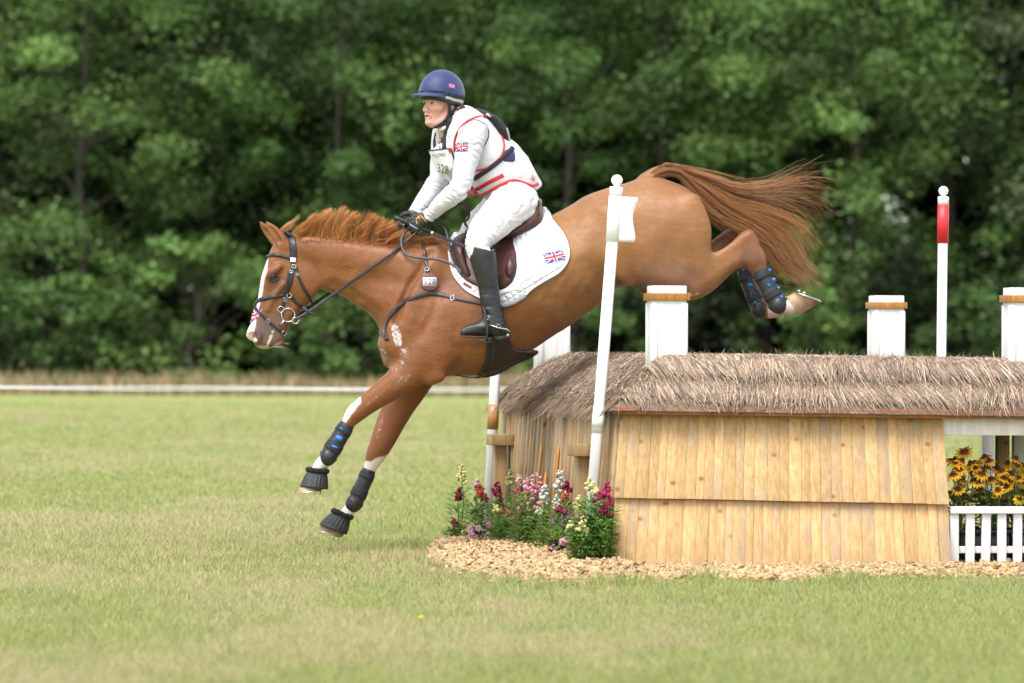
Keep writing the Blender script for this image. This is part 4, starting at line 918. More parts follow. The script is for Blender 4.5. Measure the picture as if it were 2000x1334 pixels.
# fine veins and skin creases as relief
nt = hm.node_tree; Nn_ = nt.nodes; Ll = nt.links
tcv = Nn_.new('ShaderNodeTexCoord'); nv_ = Nn_.new('ShaderNodeTexNoise'); nv_.inputs['Scale'].default_value = 12.0; nv_.inputs['Detail'].default_value = 2.0; nv_.inputs['Distortion'].default_value = 1.2
Ll.new(tcv.outputs['Object'], nv_.inputs['Vector'])
ab = Nn_.new('ShaderNodeMath'); ab.operation = 'SUBTRACT'; ab.inputs[1].default_value = 0.5; Ll.new(nv_.outputs['Fac'], ab.inputs[0])
a2 = Nn_.new('ShaderNodeMath'); a2.operation = 'ABSOLUTE'; Ll.new(ab.outputs[0], a2.inputs[0])
mr = Nn_.new('ShaderNodeMapRange'); mr.inputs[1].default_value = 0.0; mr.inputs[2].default_value = 0.030; mr.inputs[3].default_value = 1.0; mr.inputs[4].default_value = 0.0; Ll.new(a2.outputs[0], mr.inputs[0])
nm_ = Nn_.new('ShaderNodeTexNoise'); nm_.inputs['Scale'].default_value = 3.0; Ll.new(tcv.outputs['Object'], nm_.inputs['Vector'])
mk = Nn_.new('ShaderNodeMapRange'); mk.inputs[1].default_value = 0.40; mk.inputs[2].default_value = 0.60; va_ = Nn_.new('ShaderNodeAttribute'); va_.attribute_name = 'vein'; mv_ = Nn_.new('ShaderNodeMath'); mv_.operation = 'MULTIPLY'; Ll.new(va_.outputs['Fac'], mv_.inputs[0]); Ll.new(mr.outputs[0], mv_.inputs[1]); Ll.new(nm_.outputs['Fac'], mk.inputs[0])
mm = Nn_.new('ShaderNodeMath'); mm.operation = 'MULTIPLY'; Ll.new(mv_.outputs[0], mm.inputs[0]); Ll.new(mk.outputs[0], mm.inputs[1])
fine = Nn_.new('ShaderNodeTexNoise'); fine.inputs['Scale'].default_value = 60; fine.inputs['Detail'].default_value = 3; Ll.new(tcv.outputs['Object'], fine.inputs['Vector'])
ma = Nn_.new('ShaderNodeMath'); ma.operation = 'MULTIPLY_ADD'; ma.inputs[1].default_value = 0.35; Ll.new(fine.outputs['Fac'], ma.inputs[0]); Ll.new(mm.outputs[0], ma.inputs[2])
bpn = Nn_.new('ShaderNodeBump'); bpn.inputs['Strength'].default_value = 0.55; bpn.inputs['Distance'].default_value = 0.004; Ll.new(ma.outputs[0], bpn.inputs['Height']); Ll.new(bpn.outputs[0], nt.nodes['Principled BSDF'].inputs['Normal'])
hme = make_mesh('horse', HV, HFc, True, coat(HV)); qv = topx(HV); gz = lambda cx, cy, rx, ry: np.exp(-((qv[:, 0] - cx) / rx) ** 2 - ((qv[:, 1] - cy) / ry) ** 2)
vm_ = np.clip(gz(820, 650, 80, 70) + .7 * gz(700, 530, 80, 40) + .5 * gz(1180, 520, 40, 60) + .6 * gz(1010, 610, 90, 40) + .5 * gz(1350, 560, 60, 30) + .6 * gz(760, 760, 60, 30), 0, 1)
at_ = hme.attributes.new('vein', 'FLOAT', 'POINT'); at_.data.foreach_set('value', vm_.astype(np.float32))
horse = link('horse', hme, hm, label='chestnut horse with white blaze and stockings leaping down off the thatched jump', cat='horse')
# ------------------------------------------------------------------ hair, eyes, hooves, leg boots
def hair_guides(n, guides, weights, spread, seed, tip_noise=0.0, cut=(0.75, 1.0), pts=12, yspread=(0.015, 0.05), lock=40):
    """n strands (N,pts,3) drawn between pixel guide curves"""
    r = np.random.default_rng(seed); G = [catmull(np.array(g, float), 8) for g in guides]
    def resample(g, m=40):
        d = np.r_[0, np.cumsum(np.linalg.norm(np.diff(g, axis=0), axis=1))]; t = np.linspace(0, d[-1], m); return np.stack([np.interp(t, d, g[:, k]) for k in (0, 1)], 1)
    G = np.stack([resample(g) for g in G]); w = np.array(weights, float); w /= w.sum()
    lk = r.integers(0, lock, n); la = r.choice(len(G), lock, p=w); lb = np.clip(la + r.integers(-1, 2, lock), 0, len(G) - 1); lt = r.random(lock) * 0.9
    lo = r.normal(0, 1, (lock, 2)); ly = r.normal(0, 1, lock); T = np.linspace(0, 1, 40)
    out = []
    for i in range(n):
        k = lk[i]; t = np.clip(lt[k] + r.normal(0, .12), 0, 1); g = G[la[k]] * (1 - t) + G[lb[k]] * t
        g = g + (lo[k] * spread * 0.8 + r.normal(0, 1, 2) * spread * 0.45)[None] * (0.25 + T[:, None] * 1.1) + np.stack([np.sin(T * 5 + r.random() * 6), np.cos(T * 6 + r.random() * 6)], 1) * tip_noise * T[:, None] ** 1.5
        c = r.uniform(*cut); tt = np.linspace(0, c, pts); q = np.stack([np.interp(tt, T, g[:, 0]), np.interp(tt, T, g[:, 1])], 1)
        dy = (ly[k] * .7 + r.normal(0, .6)) * (yspread[0] + (yspread[1] - yspread[0]) * tt)
        out.append(ppa(q, YH + dy))
    return np.array(out), lk
def hair_obj(name, P, lk, rad, ca, cb, seed, parent, m):
    r = np.random.default_rng(seed); n, mm, _ = P.shape
    R = rad * (0.7 + 0.6 * r.random((n, 1))) * np.linspace(1, 0.25, mm)[None] ** 0.8
    V, F = strands(P, R, 3); lt = r.random(lk.max() + 1)[lk][:, None]; t = np.clip(lt * .95 + r.random((n, 1)) * .45 - .2, 0, 1) ** 1.2
    c = np.array(ca) * (1 - t) + np.array(cb) * t; c = np.repeat(c * (0.65 + 0.65 * r.random((n, 1))), mm * 3, 0)
    return link(name, make_mesh(name, V, F, True, c), m, parent)
M['hair'] = mat('chestnut_hair', (1, 1, 1), (0.9, 0.9, 0.9), 0.42, 30, vcol=True, spec=0.45)
# tail
TG = [[(1296, 322), (1380, 342), (1450, 366), (1505, 355), (1545, 330), (1572, 311)], [(1298, 323), (1380, 346), (1450, 370), (1520, 362), (1590, 350), (1642, 367)], [(1302, 325), (1380, 352), (1450, 380), (1530, 385), (1585, 402), (1622, 440)],
      [(1308, 326), (1375, 356), (1440, 392), (1510, 412), (1565, 440), (1600, 490)], [(1312, 327), (1372, 360), (1432, 402), (1500, 432), (1548, 470), (1575, 530)], [(1318, 330), (1366, 364), (1422, 412), (1482, 445), (1528, 490), (1560, 548)], [(1326, 336), (1362, 378), (1405, 422), (1462, 455), (1502, 500), (1535, 538), (1590, 552)], [(1330, 340), (1360, 385), (1400, 425), (1450, 440), (1505, 470), (1560, 510), (1600, 563)]]
P, lk = hair_guides(2300, TG, [.2, .35, .55, 1.2, 2.6, 4.2, 4.2, 2.0], 6.5, 3, 8.0, (0.40, 1.0), 14, (0.012, 0.055), 85)
hair_obj('tail', P, lk, 0.0013, (0.135, 0.034, 0.010), (0.50, 0.225, 0.075), 5, horse, M['hair'])
P, lk = hair_guides(330, TG, [1.2, 1.5, 1.4, 1, 1, 1.5, 1.5, 2], 13.0, 23, 12.0, (0.85, 1.0), 14, (0.012, 0.08), 60)
hair_obj('tail', P, lk, 0.0012, (0.20, 0.07, 0.024), (0.42, 0.22, 0.09), 6, horse, M['hair'])
# hair over the dock
DG = [[(1262, 350), (1275, 334), (1300, 321), (1335, 327), (1375, 352), (1410, 378)], [(1266, 356), (1282, 342), (1304, 332), (1332, 337), (1362, 366), (1395, 405)], [(1275, 352), (1290, 346), (1312, 342), (1332, 348), (1352, 378), (1385, 418)]]
P, lk = hair_guides(700, DG, [1, 1, .7], 3.0, 8, 1.0, (0.5, 1.0), 10, (0.022, 0.03), 40)
hair_obj('tail', P, lk, 0.0016, (0.17, 0.055, 0.018), (0.34, 0.155, 0.058), 9, horse, M['hair'])
# mane
r = np.random.default_rng(4)
mx_, my_ = [560, 604, 623, 642, 671, 693, 711, 729, 757, 777, 795, 850], [456, 425, 413, 411, 405, 417, 415, 417, 427, 439, 452, 466]
cr_x, cr_y = [560, 580, 628, 676, 724, 781, 824, 855], [463, 466, 466, 469, 474, 479, 476, 469]
nl = 135; lx = np.sort(r.uniform(566, 842, nl)); locks = []
P = []; lkk = []
for i in range(nl):
    tipx = lx[i] + r.normal(8, 9) + np.interp(lx[i], [566, 610, 760, 800, 845], [26, 8, 12, 22, 10]); h = np.interp(tipx, mx_, my_); h = h - 8 + abs(r.normal(0, 10)) + (12 * r.random() if r.random() < .35 else 0)
    fl = r.normal(-.01, 0.04); bend = r.normal(-1.5, 4)
    for j in range(26):
        x0 = lx[i] + r.normal(0, 3.4); y0 = np.interp(x0, cr_x, cr_y) + r.uniform(-4, 6)
        tx, ty = tipx + r.normal(0, 2.2), h + abs(r.normal(0, 11))
        mxp = ((x0 * .72 + tx * .28) + bend, y0 * .45 + ty * .55); a = catmull([(x0, y0 + 1), mxp, (tx, ty)], 5)
        dy = r.normal(-.012, .018) + np.linspace(0, 1, len(a)) * (fl + r.normal(0, .008)); P.append(ppa(a, YH + dy)); lkk.append(i)
hair_obj('mane', np.array(P), np.array(lkk), 0.0013, (0.30, 0.088, 0.020), (0.66, 0.31, 0.10), 11, horse, M['hair'])
# short hair combed down over the crest on the near side
P = []; lkk = []
for i in range(900):
    x0 = r.uniform(572, 850); y0 = np.interp(x0, cr_x, cr_y) - 3 + r.uniform(-2, 2); ln = r.uniform(8, 20) * (1.3 if x0 > 770 else 1); a = r.normal(0.15, .35) + (0.9 if x0 > 780 else 0)
    q = catmull([(x0, y0), (x0 + math.sin(a) * ln * .5, y0 + 1 + math.cos(a) * ln * .25 - 2), (x0 + math.sin(a) * ln, y0 + 2 + math.cos(a) * ln * .5)], 3)
    Q, nn = HF.hit(q, YH - .35, YH + .05, 0.004); P.append(Q); lkk.append(i % 60)
hair_obj('mane', np.array(P), np.array(lkk), 0.0016, (0.24, 0.075, 0.021), (0.42, 0.18, 0.06), 12, horse, M['hair'])
# forelock blown back
P, lk = hair_guides(110, [[(543, 466), (548, 452), (560, 440), (574, 432), (588, 421)], [(545, 468), (553, 456), (566, 447), (577, 440)], [(540, 468), (545, 455), (552, 446), (562, 437)]], [1, 1, .8], 2.5, 14, 1.5, (0.6, 1), 7, (0.02, 0.03), 14)
hair_obj('forelock', P, lk, 0.0014, (0.28, 0.10, 0.028), (0.52, 0.27, 0.10), 15, horse, M['hair'])
# chin whiskers
P = []
for i in range(30):
    x0 = r.uniform(528, 556); y0 = 676 - max(0, x0 - 545) * .8; L_ = r.uniform(6, 17); a = r.uniform(0.1, 1.0); dy = r.uniform(-.045, .02)
    P.append(ppa([(x0, y0), (x0 + L_ * .5, y0 + L_ * .35 * a), (x0 + L_, y0 + L_ * .55 * a)], YH + dy))
hair_obj('whiskers', np.array(P), np.arange(30), 0.0007, (0.36, 0.32, 0.27), (0.5, 0.46, 0.4), 16, horse, M['hair'])
# eyes
M['eye'] = mat('horse_eye', (0.012, 0.006, 0.004), (0.02, 0.01, 0.006), 0.05, 40, spec=0.8, coat=1.0); M['lid'] = mat('eyelid', (0.05, 0.033, 0.028), (0.035, 0.024, 0.02), 0.45, 40)
def mir(P): P = np.array(P, float).copy(); P[..., 1] = 2 * YH - P[..., 1]; return P
Q, nn = HF.hit([(534.5, 543)], YH - .3, YH); e0 = Q[0] - nn[0] * 0.013
for sd in (0, 1):
    c = mir(e0) if sd else e0; mb = MB(); mb.sphere(c, (0.0185, 0.0185, 0.0155), 20, 14); eo = mb.build('eye', M['eye'], horse, smooth=True)
    for nm, arc in (('upper_lid', [(526, 548), (529, 540), (535, 536.5), (541, 538.5), (545, 543)]), ('lower_lid', [(526, 548), (531, 549.5), (538, 549), (545, 543)])):
        q, n_ = HF.hit(catmull(arc, 4), YH - .3, YH, 0.004); mb = MB(); mb.tube(mir(q) if sd else q, 0.0052 if nm[0] == 'u' else 0.0042, 8); mb.build('eyelid', M['lid'], eo, smooth=True)
# hooves and shoes
M['hoof'] = mat('hoof_horn', (0.50, 0.35, 0.21), (0.24, 0.14, 0.08), 0.5, 12, 0.3, 60, stretch=(1, 1, .6))
def hoof(coF, coB, toe, heel, dy, wd, name='hoof'):
    A, B_, C_, D_ = (pp(*q, YH + dy) for q in (coF, coB, toe, heel)); yv = np.array([0, 1.0, 0]); n = 20; rings = []
    for t in (0, .15, .5, 1.0):
        f, b = lerp(A, C_, t), lerp(B_, D_, t); c = (f + b) / 2; a = (f - b) / 2; w_ = wd * (0.84 + 0.16 * t)
        rings.append([c + a * math.cos(q) * (1.0 if math.cos(q) > 0 else .96) + yv * w_ * math.sin(q) for q in np.linspace(0, 2 * math.pi, n, endpoint=False)])
    v = np.concatenate(rings); f = [(i * n + j, i * n + (j + 1) % n, (i + 1) * n + (j + 1) % n, (i + 1) * n + j) for i in range(3) for j in range(n)] + [tuple(range(n)), tuple(3 * n + j for j in range(n))[::-1]]
    mb = MB(); mb.add(v, f); ho = mb.build(name, M['hoof'], horse, smooth=False); ho.data.shade_smooth()
    c = (C_ + D_) / 2; a = (C_ - D_) / 2; nrm = np.cross(a, yv); nrm /= np.linalg.norm(nrm)
    if nrm @ ((A + B_) / 2 - c) > 0: nrm = -nrm
    u = [c + nrm * 0.004 + a * 1.02 * math.cos(q) * 0.9 + a * .04 + yv * wd * .90 * math.sin(q) for q in np.linspace(-2.55, 2.55, 25)]
    mb = MB(); mb.tube(u, 0.0105, 6, flat=0.45)
    for q in (-2.45, 2.45, -1.9, 1.9):
        b = c + nrm * 0.006 + a * 0.9 * math.cos(q) + yv * wd * .88 * math.sin(q); mb.tube([b, b + nrm * .012, b + nrm * .020], [.0065, .006, .001], 8)
    mb.build('horseshoe', M['steel'], ho, smooth=True)
hoof((594, 936), (634, 936), (580, 962), (632, 956), -.12, .062)
hoof((640, 1010), (684, 1018), (620, 1034), (670, 1049), .126, .062)
hoof((1561, 616), (1536, 579), (1602, 590), (1550, 571), -.137, .062)
hoof((1530, 620), (1508, 592), (1562, 597), (1516, 582), .137, .058)

# tendon boots: shell, straps, blue vents, fetlock cup
M['boot_shell'] = mat('tendon_boot_shell', (0.014, 0.015, 0.018), (0.028, 0.03, 0.034), 0.42, 25, 0.25, 70); M['blue'] = mat('blue_vent', (0.02, 0.17, 0.52), (0.015, 0.13, 0.42), 0.45, 20)
M['mud'] = mat('boot_smear', (0.42, 0.42, 0.42), (0.1, 0.1, 0.1), 0.7, 60)
def tendon_boot(label, pts, dy, vents, cup, sx=1.0, smear=False):
    b0 = pp(pts[0][0], pts[0][1], YH + dy); t = thing('tendon_boot', label, 'leg boot', b0, 'boots strapped to the horse legs')
    ctr = np.array([(*pp(x, y, YH + dy), r * KP) for x, y, r in pts]); C4 = catmull(ctr, 5)
    mb = MB(); v, f = tube(C4[:, :3], C4[:, 3] * 0.93, 22, True, 1 / 0.93); mb.add(v, f); mb.build('shell', M['boot_shell'], t, smooth=True)
    n = len(C4)
    for a, w in ((0.10, .10), (0.42, .12), (0.66, .10)):
        i0, i1 = int(a * n), max(int((a + w) * n), int(a * n) + 1); sg = C4[i0:i1 + 1]; mb = MB(); v, f = tube(sg[:, :3], (sg[:, 3] + .0032) * 0.93, 22, True, 1 / 0.93); mb.add(v, f); mb.build('strap', M['black_web'], t, smooth=True)
    for px_, py_, a, b, rot in vents:
        k = np.argmin([(px_ - q[0]) ** 2 + (py_ - q[1]) ** 2 for q in topx(C4[:, :3])]); qk = topx(C4[k:k + 1, :3])[0]; dd_ = math.hypot(px_ - qk[0], py_ - qk[1]) * KP; yy = C4[k, 1] - (C4[k, 3] * .93 + .003) * math.sqrt(max(0.05, 1 - (dd_ / (C4[k, 3] + .003)) ** 2)); c = pp(px_, py_, yy); mb = MB(); e1 = np.array([math.cos(rot), 0, math.sin(rot)]); e2 = np.array([-math.sin(rot), 0, math.cos(rot)])
        ring = [e1 * a * KP * math.copysign(abs(math.cos(q)) ** .6, math.cos(q)) + e2 * b * KP * math.copysign(abs(math.sin(q)) ** .6, math.sin(q)) for q in np.linspace(0, 6.283, 18, endpoint=False)]
        mb.add([c + q - np.array([0, .0025, 0]) for q in ring] + [c + q + np.array([0, .02, 0]) for q in ring], [tuple(range(18))] + [(i, i + 18, (i + 1) % 18 + 18, (i + 1) % 18) for i in range(18)]); mb.build('vent', M['blue'], t)
    c = pp(cup[0], cup[1], YH + dy - cup[2] * KP * .55); mb = MB(); mb.sphere(c, np.array([cup[2], cup[2] * .75, cup[2] * 1.1]) * KP, 18, 12); mb.build('fetlock_cup', M['black_leather'], t, smooth=True)
    return t
tendon_boot('black boot with blue vents on the raised near foreleg', [(679, 828, 14.3), (668, 846, 16), (656, 866, 16.8), (646, 883, 17), (639, 896, 16), (636, 903, 11)], -.128, [(662, 856, 7.5, 5.2, -.35), (667, 837, 4.5, 1.8, -.4), (654, 873, 6.5, 2.2, -.4)], (641, 893, 15.5))
tendon_boot('plain black boot on the far foreleg, lower of the two', [(721, 917, 14.2), (714, 935, 16), (705, 955, 16.5), (697, 973, 17), (691, 988, 16), (688, 996, 11)], .134, [], (690, 984, 15.5))
tendon_boot('scuffed black boot with blue vents on the near hind leg', [(1482, 524, 14), (1492, 544, 16.5), (1503, 566, 17.5), (1514, 584, 18.5), (1521, 597, 19), (1525, 607, 13)], -.141, [(1502, 529, 4.8, 3.2, .75), (1511, 547, 4.6, 4.6, .5), (1520, 563, 4.2, 3.6, .7), (1502, 557, 4, 1.6, -.9), (1527, 580, 2.6, 3.4, .7)], (1521, 596, 16))
tendon_boot('black boot with blue vents on the far hind leg', [(1451, 526, 13), (1459, 548, 15), (1468, 570, 15.5), (1477, 590, 17), (1483, 605, 17), (1487, 613, 12)], .142, [(1461, 545, 4.6, 1.8, .2), (1466, 557, 5, 3.8, 0), (1471, 574, 5, 3, 0), (1474, 591, 4, 1.8, .9), (1477, 584, 3, 2, .5)], (1483, 604, 16))
# overreach boots
M['rubber'] = mat('black_rubber', (0.020, 0.020, 0.022), (0.034, 0.034, 0.036), 0.5, 30, 0.2, 90); M['fleece'] = mat('black_fleece', (0.008, 0.008, 0.009), (0.016, 0.016, 0.018), 0.95, 60, 1.0, 160)
def bell(label, top, bot, rt, rb, ax, dy):
    A, B_ = pp(*top, YH + dy), pp(*bot, YH + dy); d = (B_ - A); L_ = np.linalg.norm(d); d = d / L_; e = np.array([math.cos(ax), 0, math.sin(ax)]); e -= 0.0 * d; yv = np.array([0, 1.0, 0])
    t = thing('overreach_boot', label, 'leg boot', A, 'rubber boots over the fore hooves'); n = 96; rings = []
    for q in np.linspace(0, 1, 9):
        rr_ = (rt + (rb - rt) * (q ** .75)) * KP; row = []
        for k in range(n):
            an = 2 * math.pi * k / n; rib = 1 + 0.035 * math.sin(an * 20) * math.sin(q * math.pi) ** .5; row.append(A + (B_ - A) * q + e * rr_ * rib * math.cos(an) + yv * rr_ * rib * .92 * math.sin(an))
        rings.append(row)
    v = np.concatenate(rings); inner = v[-n:] * 0.94 + v[-n:].mean(0) * 0.06; v = np.concatenate([v, inner, inner + (A - B_) * .3])
    f = [(i * n + j, i * n + (j + 1) % n, (i + 1) * n + (j + 1) % n, (i + 1) * n + j) for i in range(10) for j in range(n)]
    mb = MB(); mb.add(v, f); mb.build('bell', M['rubber'], t, smooth=True)
    ring = np.array([A - d * .004 + e * (rt + 1.5) * KP * math.cos(q) + yv * (rt + 1.5) * KP * .95 * math.sin(q) for q in np.linspace(0, 6.283, 60)]); mb = MB(); v, f = tube(ring, 0.0135, 10, False); v = v + (vnoise(v * 130) - .5)[:, None] * 0.007; mb.add(v, f); mb.build('fleece_collar', M['fleece'], t, smooth=True)
bell('ribbed black rubber boot over the raised near fore hoof', (620, 920), (613, 953), 17.5, 27.5, math.radians(-6), -.121)
bell('ribbed black rubber boot over the lower far fore hoof', (668, 1005), (650, 1034), 17.5, 29, math.radians(-21), .127)
# ================================================================== tack
def ribbon(P, Nrm, width, thick, round_=False):
    """band along P (n,3) with outward normals; width across, thick outward"""
    P = np.asarray(P, float); n = len(P); t = np.gradient(P, axis=0); t /= np.linalg.norm(t, axis=1, keepdims=True) + 1e-12
    Nrm = Nrm - t * (Nrm * t).sum(1, keepdims=True); Nrm /= np.linalg.norm(Nrm, axis=1, keepdims=True) + 1e-12
    s = np.cross(t, Nrm); w = np.broadcast_to(np.asarray(width, float), (n,))[:, None] / 2
    prof = [(-1, -.5), (-1, .6), (-.8, 1), (.8, 1), (1, .6), (1, -.5)] if not round_ else [(math.cos(a), math.sin(a)) for a in np.linspace(math.pi * 1.15, -math.pi * .15, 8)]
    m = len(prof); V = np.stack([P + s * w * a + Nrm * thick * b for a, b in prof], 1).reshape(-1, 3)
    F = [(i * m + j, (i + 1) * m + j, (i + 1) * m + (j + 1) % m, i * m + (j + 1) % m) for i in range(n - 1) for j in range(m)] + [tuple(range(m)), tuple((n - 1) * m + j for j in range(m))[::-1]]
    return V, F
def smooth_rows(P, k=2):
    for _ in range(k): P[1:-1] = 0.25 * P[:-2] + 0.5 * P[1:-1] + 0.25 * P[2:]
    return P
class Pair:
    """near and far halves of one strap, built as two objects"""
    def __init__(s): s.a = MB(); s.b = MB()
    def build(s, name, m, parent=None, **kw):
        o = s.a.build(name, m, parent, **kw)
        if s.b.n: s.b.build(name, m, parent, **kw)
        return o
def strap(fields, px, width, thick=0.0035, lift=0.002, mirror=True, round_=False, Y=(-.42, .1), sub=5, mb=None, yaw=None):
    mb = mb or MB(); q = catmull(np.array(px, float), sub); f = fields
    Q, n = f.hit(q, YH + Y[0], YH + Y[1], lift); Q = smooth_rows(Q, 2); n = smooth_rows(n, 3)
    w = np.array(width, float); w = np.interp(np.linspace(0, 1, len(Q)), np.linspace(0, 1, w.size), w.ravel()) if w.ndim else w
    V, F = ribbon(Q, n, w, thick, round_)
    if not mirror: mb.add(V, F); return mb
    pr = Pair(); pr.a.add(V, F); pr.b.add(mir(V), [tuple(g)[::-1] for g in F]); return pr
def patch(f, poly, lift, thick, name, m, parent, rings=9, sub=4, Y=(-.5, .12), center=None, puff=0.0, mirror=True, quilt=None, edge_drop=0.004, smooth=2):
    """cushion-like sheet conforming to a field, outlined by a photo polygon"""
    B_ = catmull(np.array(poly, float), sub, True); nb_ = len(B_); c = np.array(center if center is not None else B_.mean(0)); T = np.linspace(0, 1, rings + 1)[1:]
    px = np.concatenate([[c]] + [c + (B_ - c) * t for t in T]); Q, n = f.hit(px, YH + Y[0], YH + Y[1], 0.0)
    e = np.concatenate([[0], np.repeat(T, nb_)]); h = lift + thick * np.clip((1 - e) / 0.12, 0, 1) ** .5 + puff * (1 - e ** 2)
    if quilt is not None:
        s, rot, amp = quilt; a, b = px[:, 0] * math.cos(rot) + px[:, 1] * math.sin(rot), -px[:, 0] * math.sin(rot) + px[:, 1] * math.cos(rot)
        g = np.abs(np.sin(a * math.pi / s)) ** .35 * np.abs(np.sin(b * math.pi / s)) ** .35; h = h + amp * (g - 1) * (e < .86)
    # relax depth a little so the sheet bridges hollows
    top = Q + n * h[:, None]; rim = Q[-nb_:] - n[-nb_:] * edge_drop + n[-nb_:] * lift * .2
    V = np.concatenate([top, rim]); F = [(0, 1 + (j + 1) % nb_, 1 + j) for j in range(nb_)]
    for i in range(rings):
        for j in range(nb_):
            k = (j + 1) % nb_; F.append((1 + i * nb_ + j, 1 + i * nb_ + k, 1 + (i + 1) * nb_ + k, 1 + (i + 1) * nb_ + j))
    pr = Pair(); pr.a.add(V, F)
    if mirror: pr.b.add(mir(V), [tuple(g)[::-1] for g in F])
    return pr.build(name, m, parent, smooth=True)
def buckle(f, px, rot, a, b, Y=(-.42, .1), lift=.008, r=0.0016, mb=None):
    mb = mb or MB(); Q, n = f.hit([px], YH + Y[0], YH + Y[1], lift); c, n = Q[0], n[0]; e1 = np.array([math.cos(rot), 0, math.sin(rot)]); e1 -= n * (e1 @ n); e1 /= np.linalg.norm(e1); e2 = np.cross(n, e1)
    ring = [c + e1 * a * math.copysign(abs(math.cos(q)) ** .4, math.cos(q)) + e2 * b * math.copysign(abs(math.sin(q)) ** .4, math.sin(q)) for q in np.linspace(0, 6.283, 21)]
    mb.tube(ring, r, 6, cap=False); mb.tube([c - e1 * a, c + e1 * a * .2], r * .8, 5); return mb
def disc_ring(c, r, nrm, rad, n=28):
    nrm = np.asarray(nrm, float) / np.linalg.norm(nrm); a = np.cross(nrm, [0, 0, 1.0]); a /= np.linalg.norm(a); b = np.cross(nrm, a)
    return tube(np.array([c + r * (a * math.cos(q) + b * math.sin(q)) for q in np.linspace(0, 6.2832, n)]), rad, 8, False)
FONT_CACHE = {}
def text_tris(body):
    if body in FONT_CACHE: return FONT_CACHE[body]
    cu = bpy.data.curves.new('lettering', 'FONT'); cu.body = body; cu.align_x = 'CENTER'; cu.align_y = 'CENTER'; cu.resolution_u = 3
    o = bpy.data.objects.new('lettering', cu); COL.objects.link(o); dg = bpy.context.evaluated_depsgraph_get(); me = o.evaluated_get(dg).to_mesh(); me.calc_loop_triangles()
    V = np.array([v.co[:] for v in me.vertices]); F = [tuple(t.vertices) for t in me.loop_triangles]; o.evaluated_get(dg).to_mesh_clear(); bpy.data.objects.remove(o); bpy.data.curves.remove(cu)
    V[:, :2] -= (V[:, :2].max(0) + V[:, :2].min(0)) / 2
    FONT_CACHE[body] = (V, F); return V, F
def flag_geo(place, name, parent, mats):
    """union flag laid out in the unit rectangle; place(u, v, layer) -> world"""
    mb = MB()
    def poly(pts, layer, mi, n=6):
        pts = np.array(pts, float); a, b, c, d = pts; k = 5; gu, gv = np.meshgrid(np.linspace(0, 1, n + 1), np.linspace(0, 1, k + 1), indexing='ij'); gu, gv = gu.reshape(-1, 1), gv.reshape(-1, 1)
        q = a * (1 - gu) * (1 - gv) + b * gu * (1 - gv) + c * gu * gv + d * (1 - gu) * gv
        mb.add(place(q, layer), [(i * (k + 1) + j, (i + 1) * (k + 1) + j, (i + 1) * (k + 1) + j + 1, i * (k + 1) + j + 1) for i in range(n) for j in range(k)], None, mi)
    poly([(0, 0), (1, 0), (1, 1), (0, 1)], 0, 0, 10)
    def band(p, q, w, layer, mi):
        p, q = np.array(p, float), np.array(q, float); d = q - p; d[1] *= .6; d /= np.linalg.norm(d); nn = np.array([-d[1], d[0] / .6]) * w
        poly([np.clip(p - nn, 0, 1), np.clip(q - nn, 0, 1), np.clip(q + nn, 0, 1), np.clip(p + nn, 0, 1)], layer, mi, 10)
    for p, q in (((0, 0), (1, 1)), ((0, 1), (1, 0))): band(p, q, .075, 1, 1)
    for p, q, o in (((0.02, -.02), (.5, .47), 0), ((.5, .53), (.98, 1.02), 0), ((-.02, .98), (.5, .47), 0), ((.5, .53), (1.02, .02), 0)): band(np.clip(p, 0, 1), np.clip(q, 0, 1), .026, 2, 2)
    poly([(0, .34), (1, .34), (1, .66), (0, .66)], 3, 1, 10); poly([(.4, 0), (.6, 0), (.6, 1), (.4, 1)], 3, 1, 4)
    poly([(0, .40), (1, .40), (1, .60), (0, .60)], 4, 2, 10); poly([(.44, 0), (.56, 0), (.56, 1), (.44, 1)], 4, 2, 4)
    return mb.build(name, mats, parent)
M['fl_blue'] = mat('flag_blue', (0.02, 0.05, 0.30), None, 0.6); M['fl_white'] = mat('flag_white', (0.80, 0.80, 0.80), None, 0.6); M['fl_red'] = mat('flag_red', (0.60, 0.02, 0.03), None, 0.6)
FLM = [M['fl_blue'], M['fl_white'], M['fl_red']]
def surf_place(f, corners, lift, Y=(-.6, .2), step=0.0004):
    c = np.array(corners, float)          # top-left, top-right, bottom-right, bottom-left in photo pixels
    def place(uv, layer):
        u, v = uv[:, :1], uv[:, 1:2]; px = c[0] * (1 - u) * v + c[1] * u * v + c[2] * u * (1 - v) + c[3] * (1 - u) * (1 - v)
        Q, n = f.hit(px, YH + Y[0], YH + Y[1], 0.0); return Q + n * (lift + layer * step)
    return place
BL = M['black_leather']; M['brown_leather'] = mat('brown_leather', (0.075, 0.026, 0.017), (0.05, 0.017, 0.012), 0.40, 10, 0.10, 90, spec=0.45)
M['dark_brown'] = mat('dark_brown_leather', (0.040, 0.024, 0.020), (0.028, 0.017, 0.014), 0.42, 18, 0.12, 120)
M['pad'] = mat('white_quilt', (0.70, 0.70, 0.735), (0.66, 0.66, 0.69), 0.8, 20); M['grey_trim'] = mat('grey_binding', (0.34, 0.33, 0.36), (0.28, 0.27, 0.3), 0.8, 60)
qn = M['pad'].node_tree; tcq = qn.nodes.new('ShaderNodeTexCoord'); mpq = qn.nodes.new('ShaderNodeMapping'); mpq.inputs['Rotation'].default_value = (0, math.radians(32), 0); qn.links.new(tcq.outputs['Object'], mpq.inputs[0])
sxyz = qn.nodes.new('ShaderNodeSeparateXYZ'); qn.links.new(mpq.outputs[0], sxyz.inputs[0])
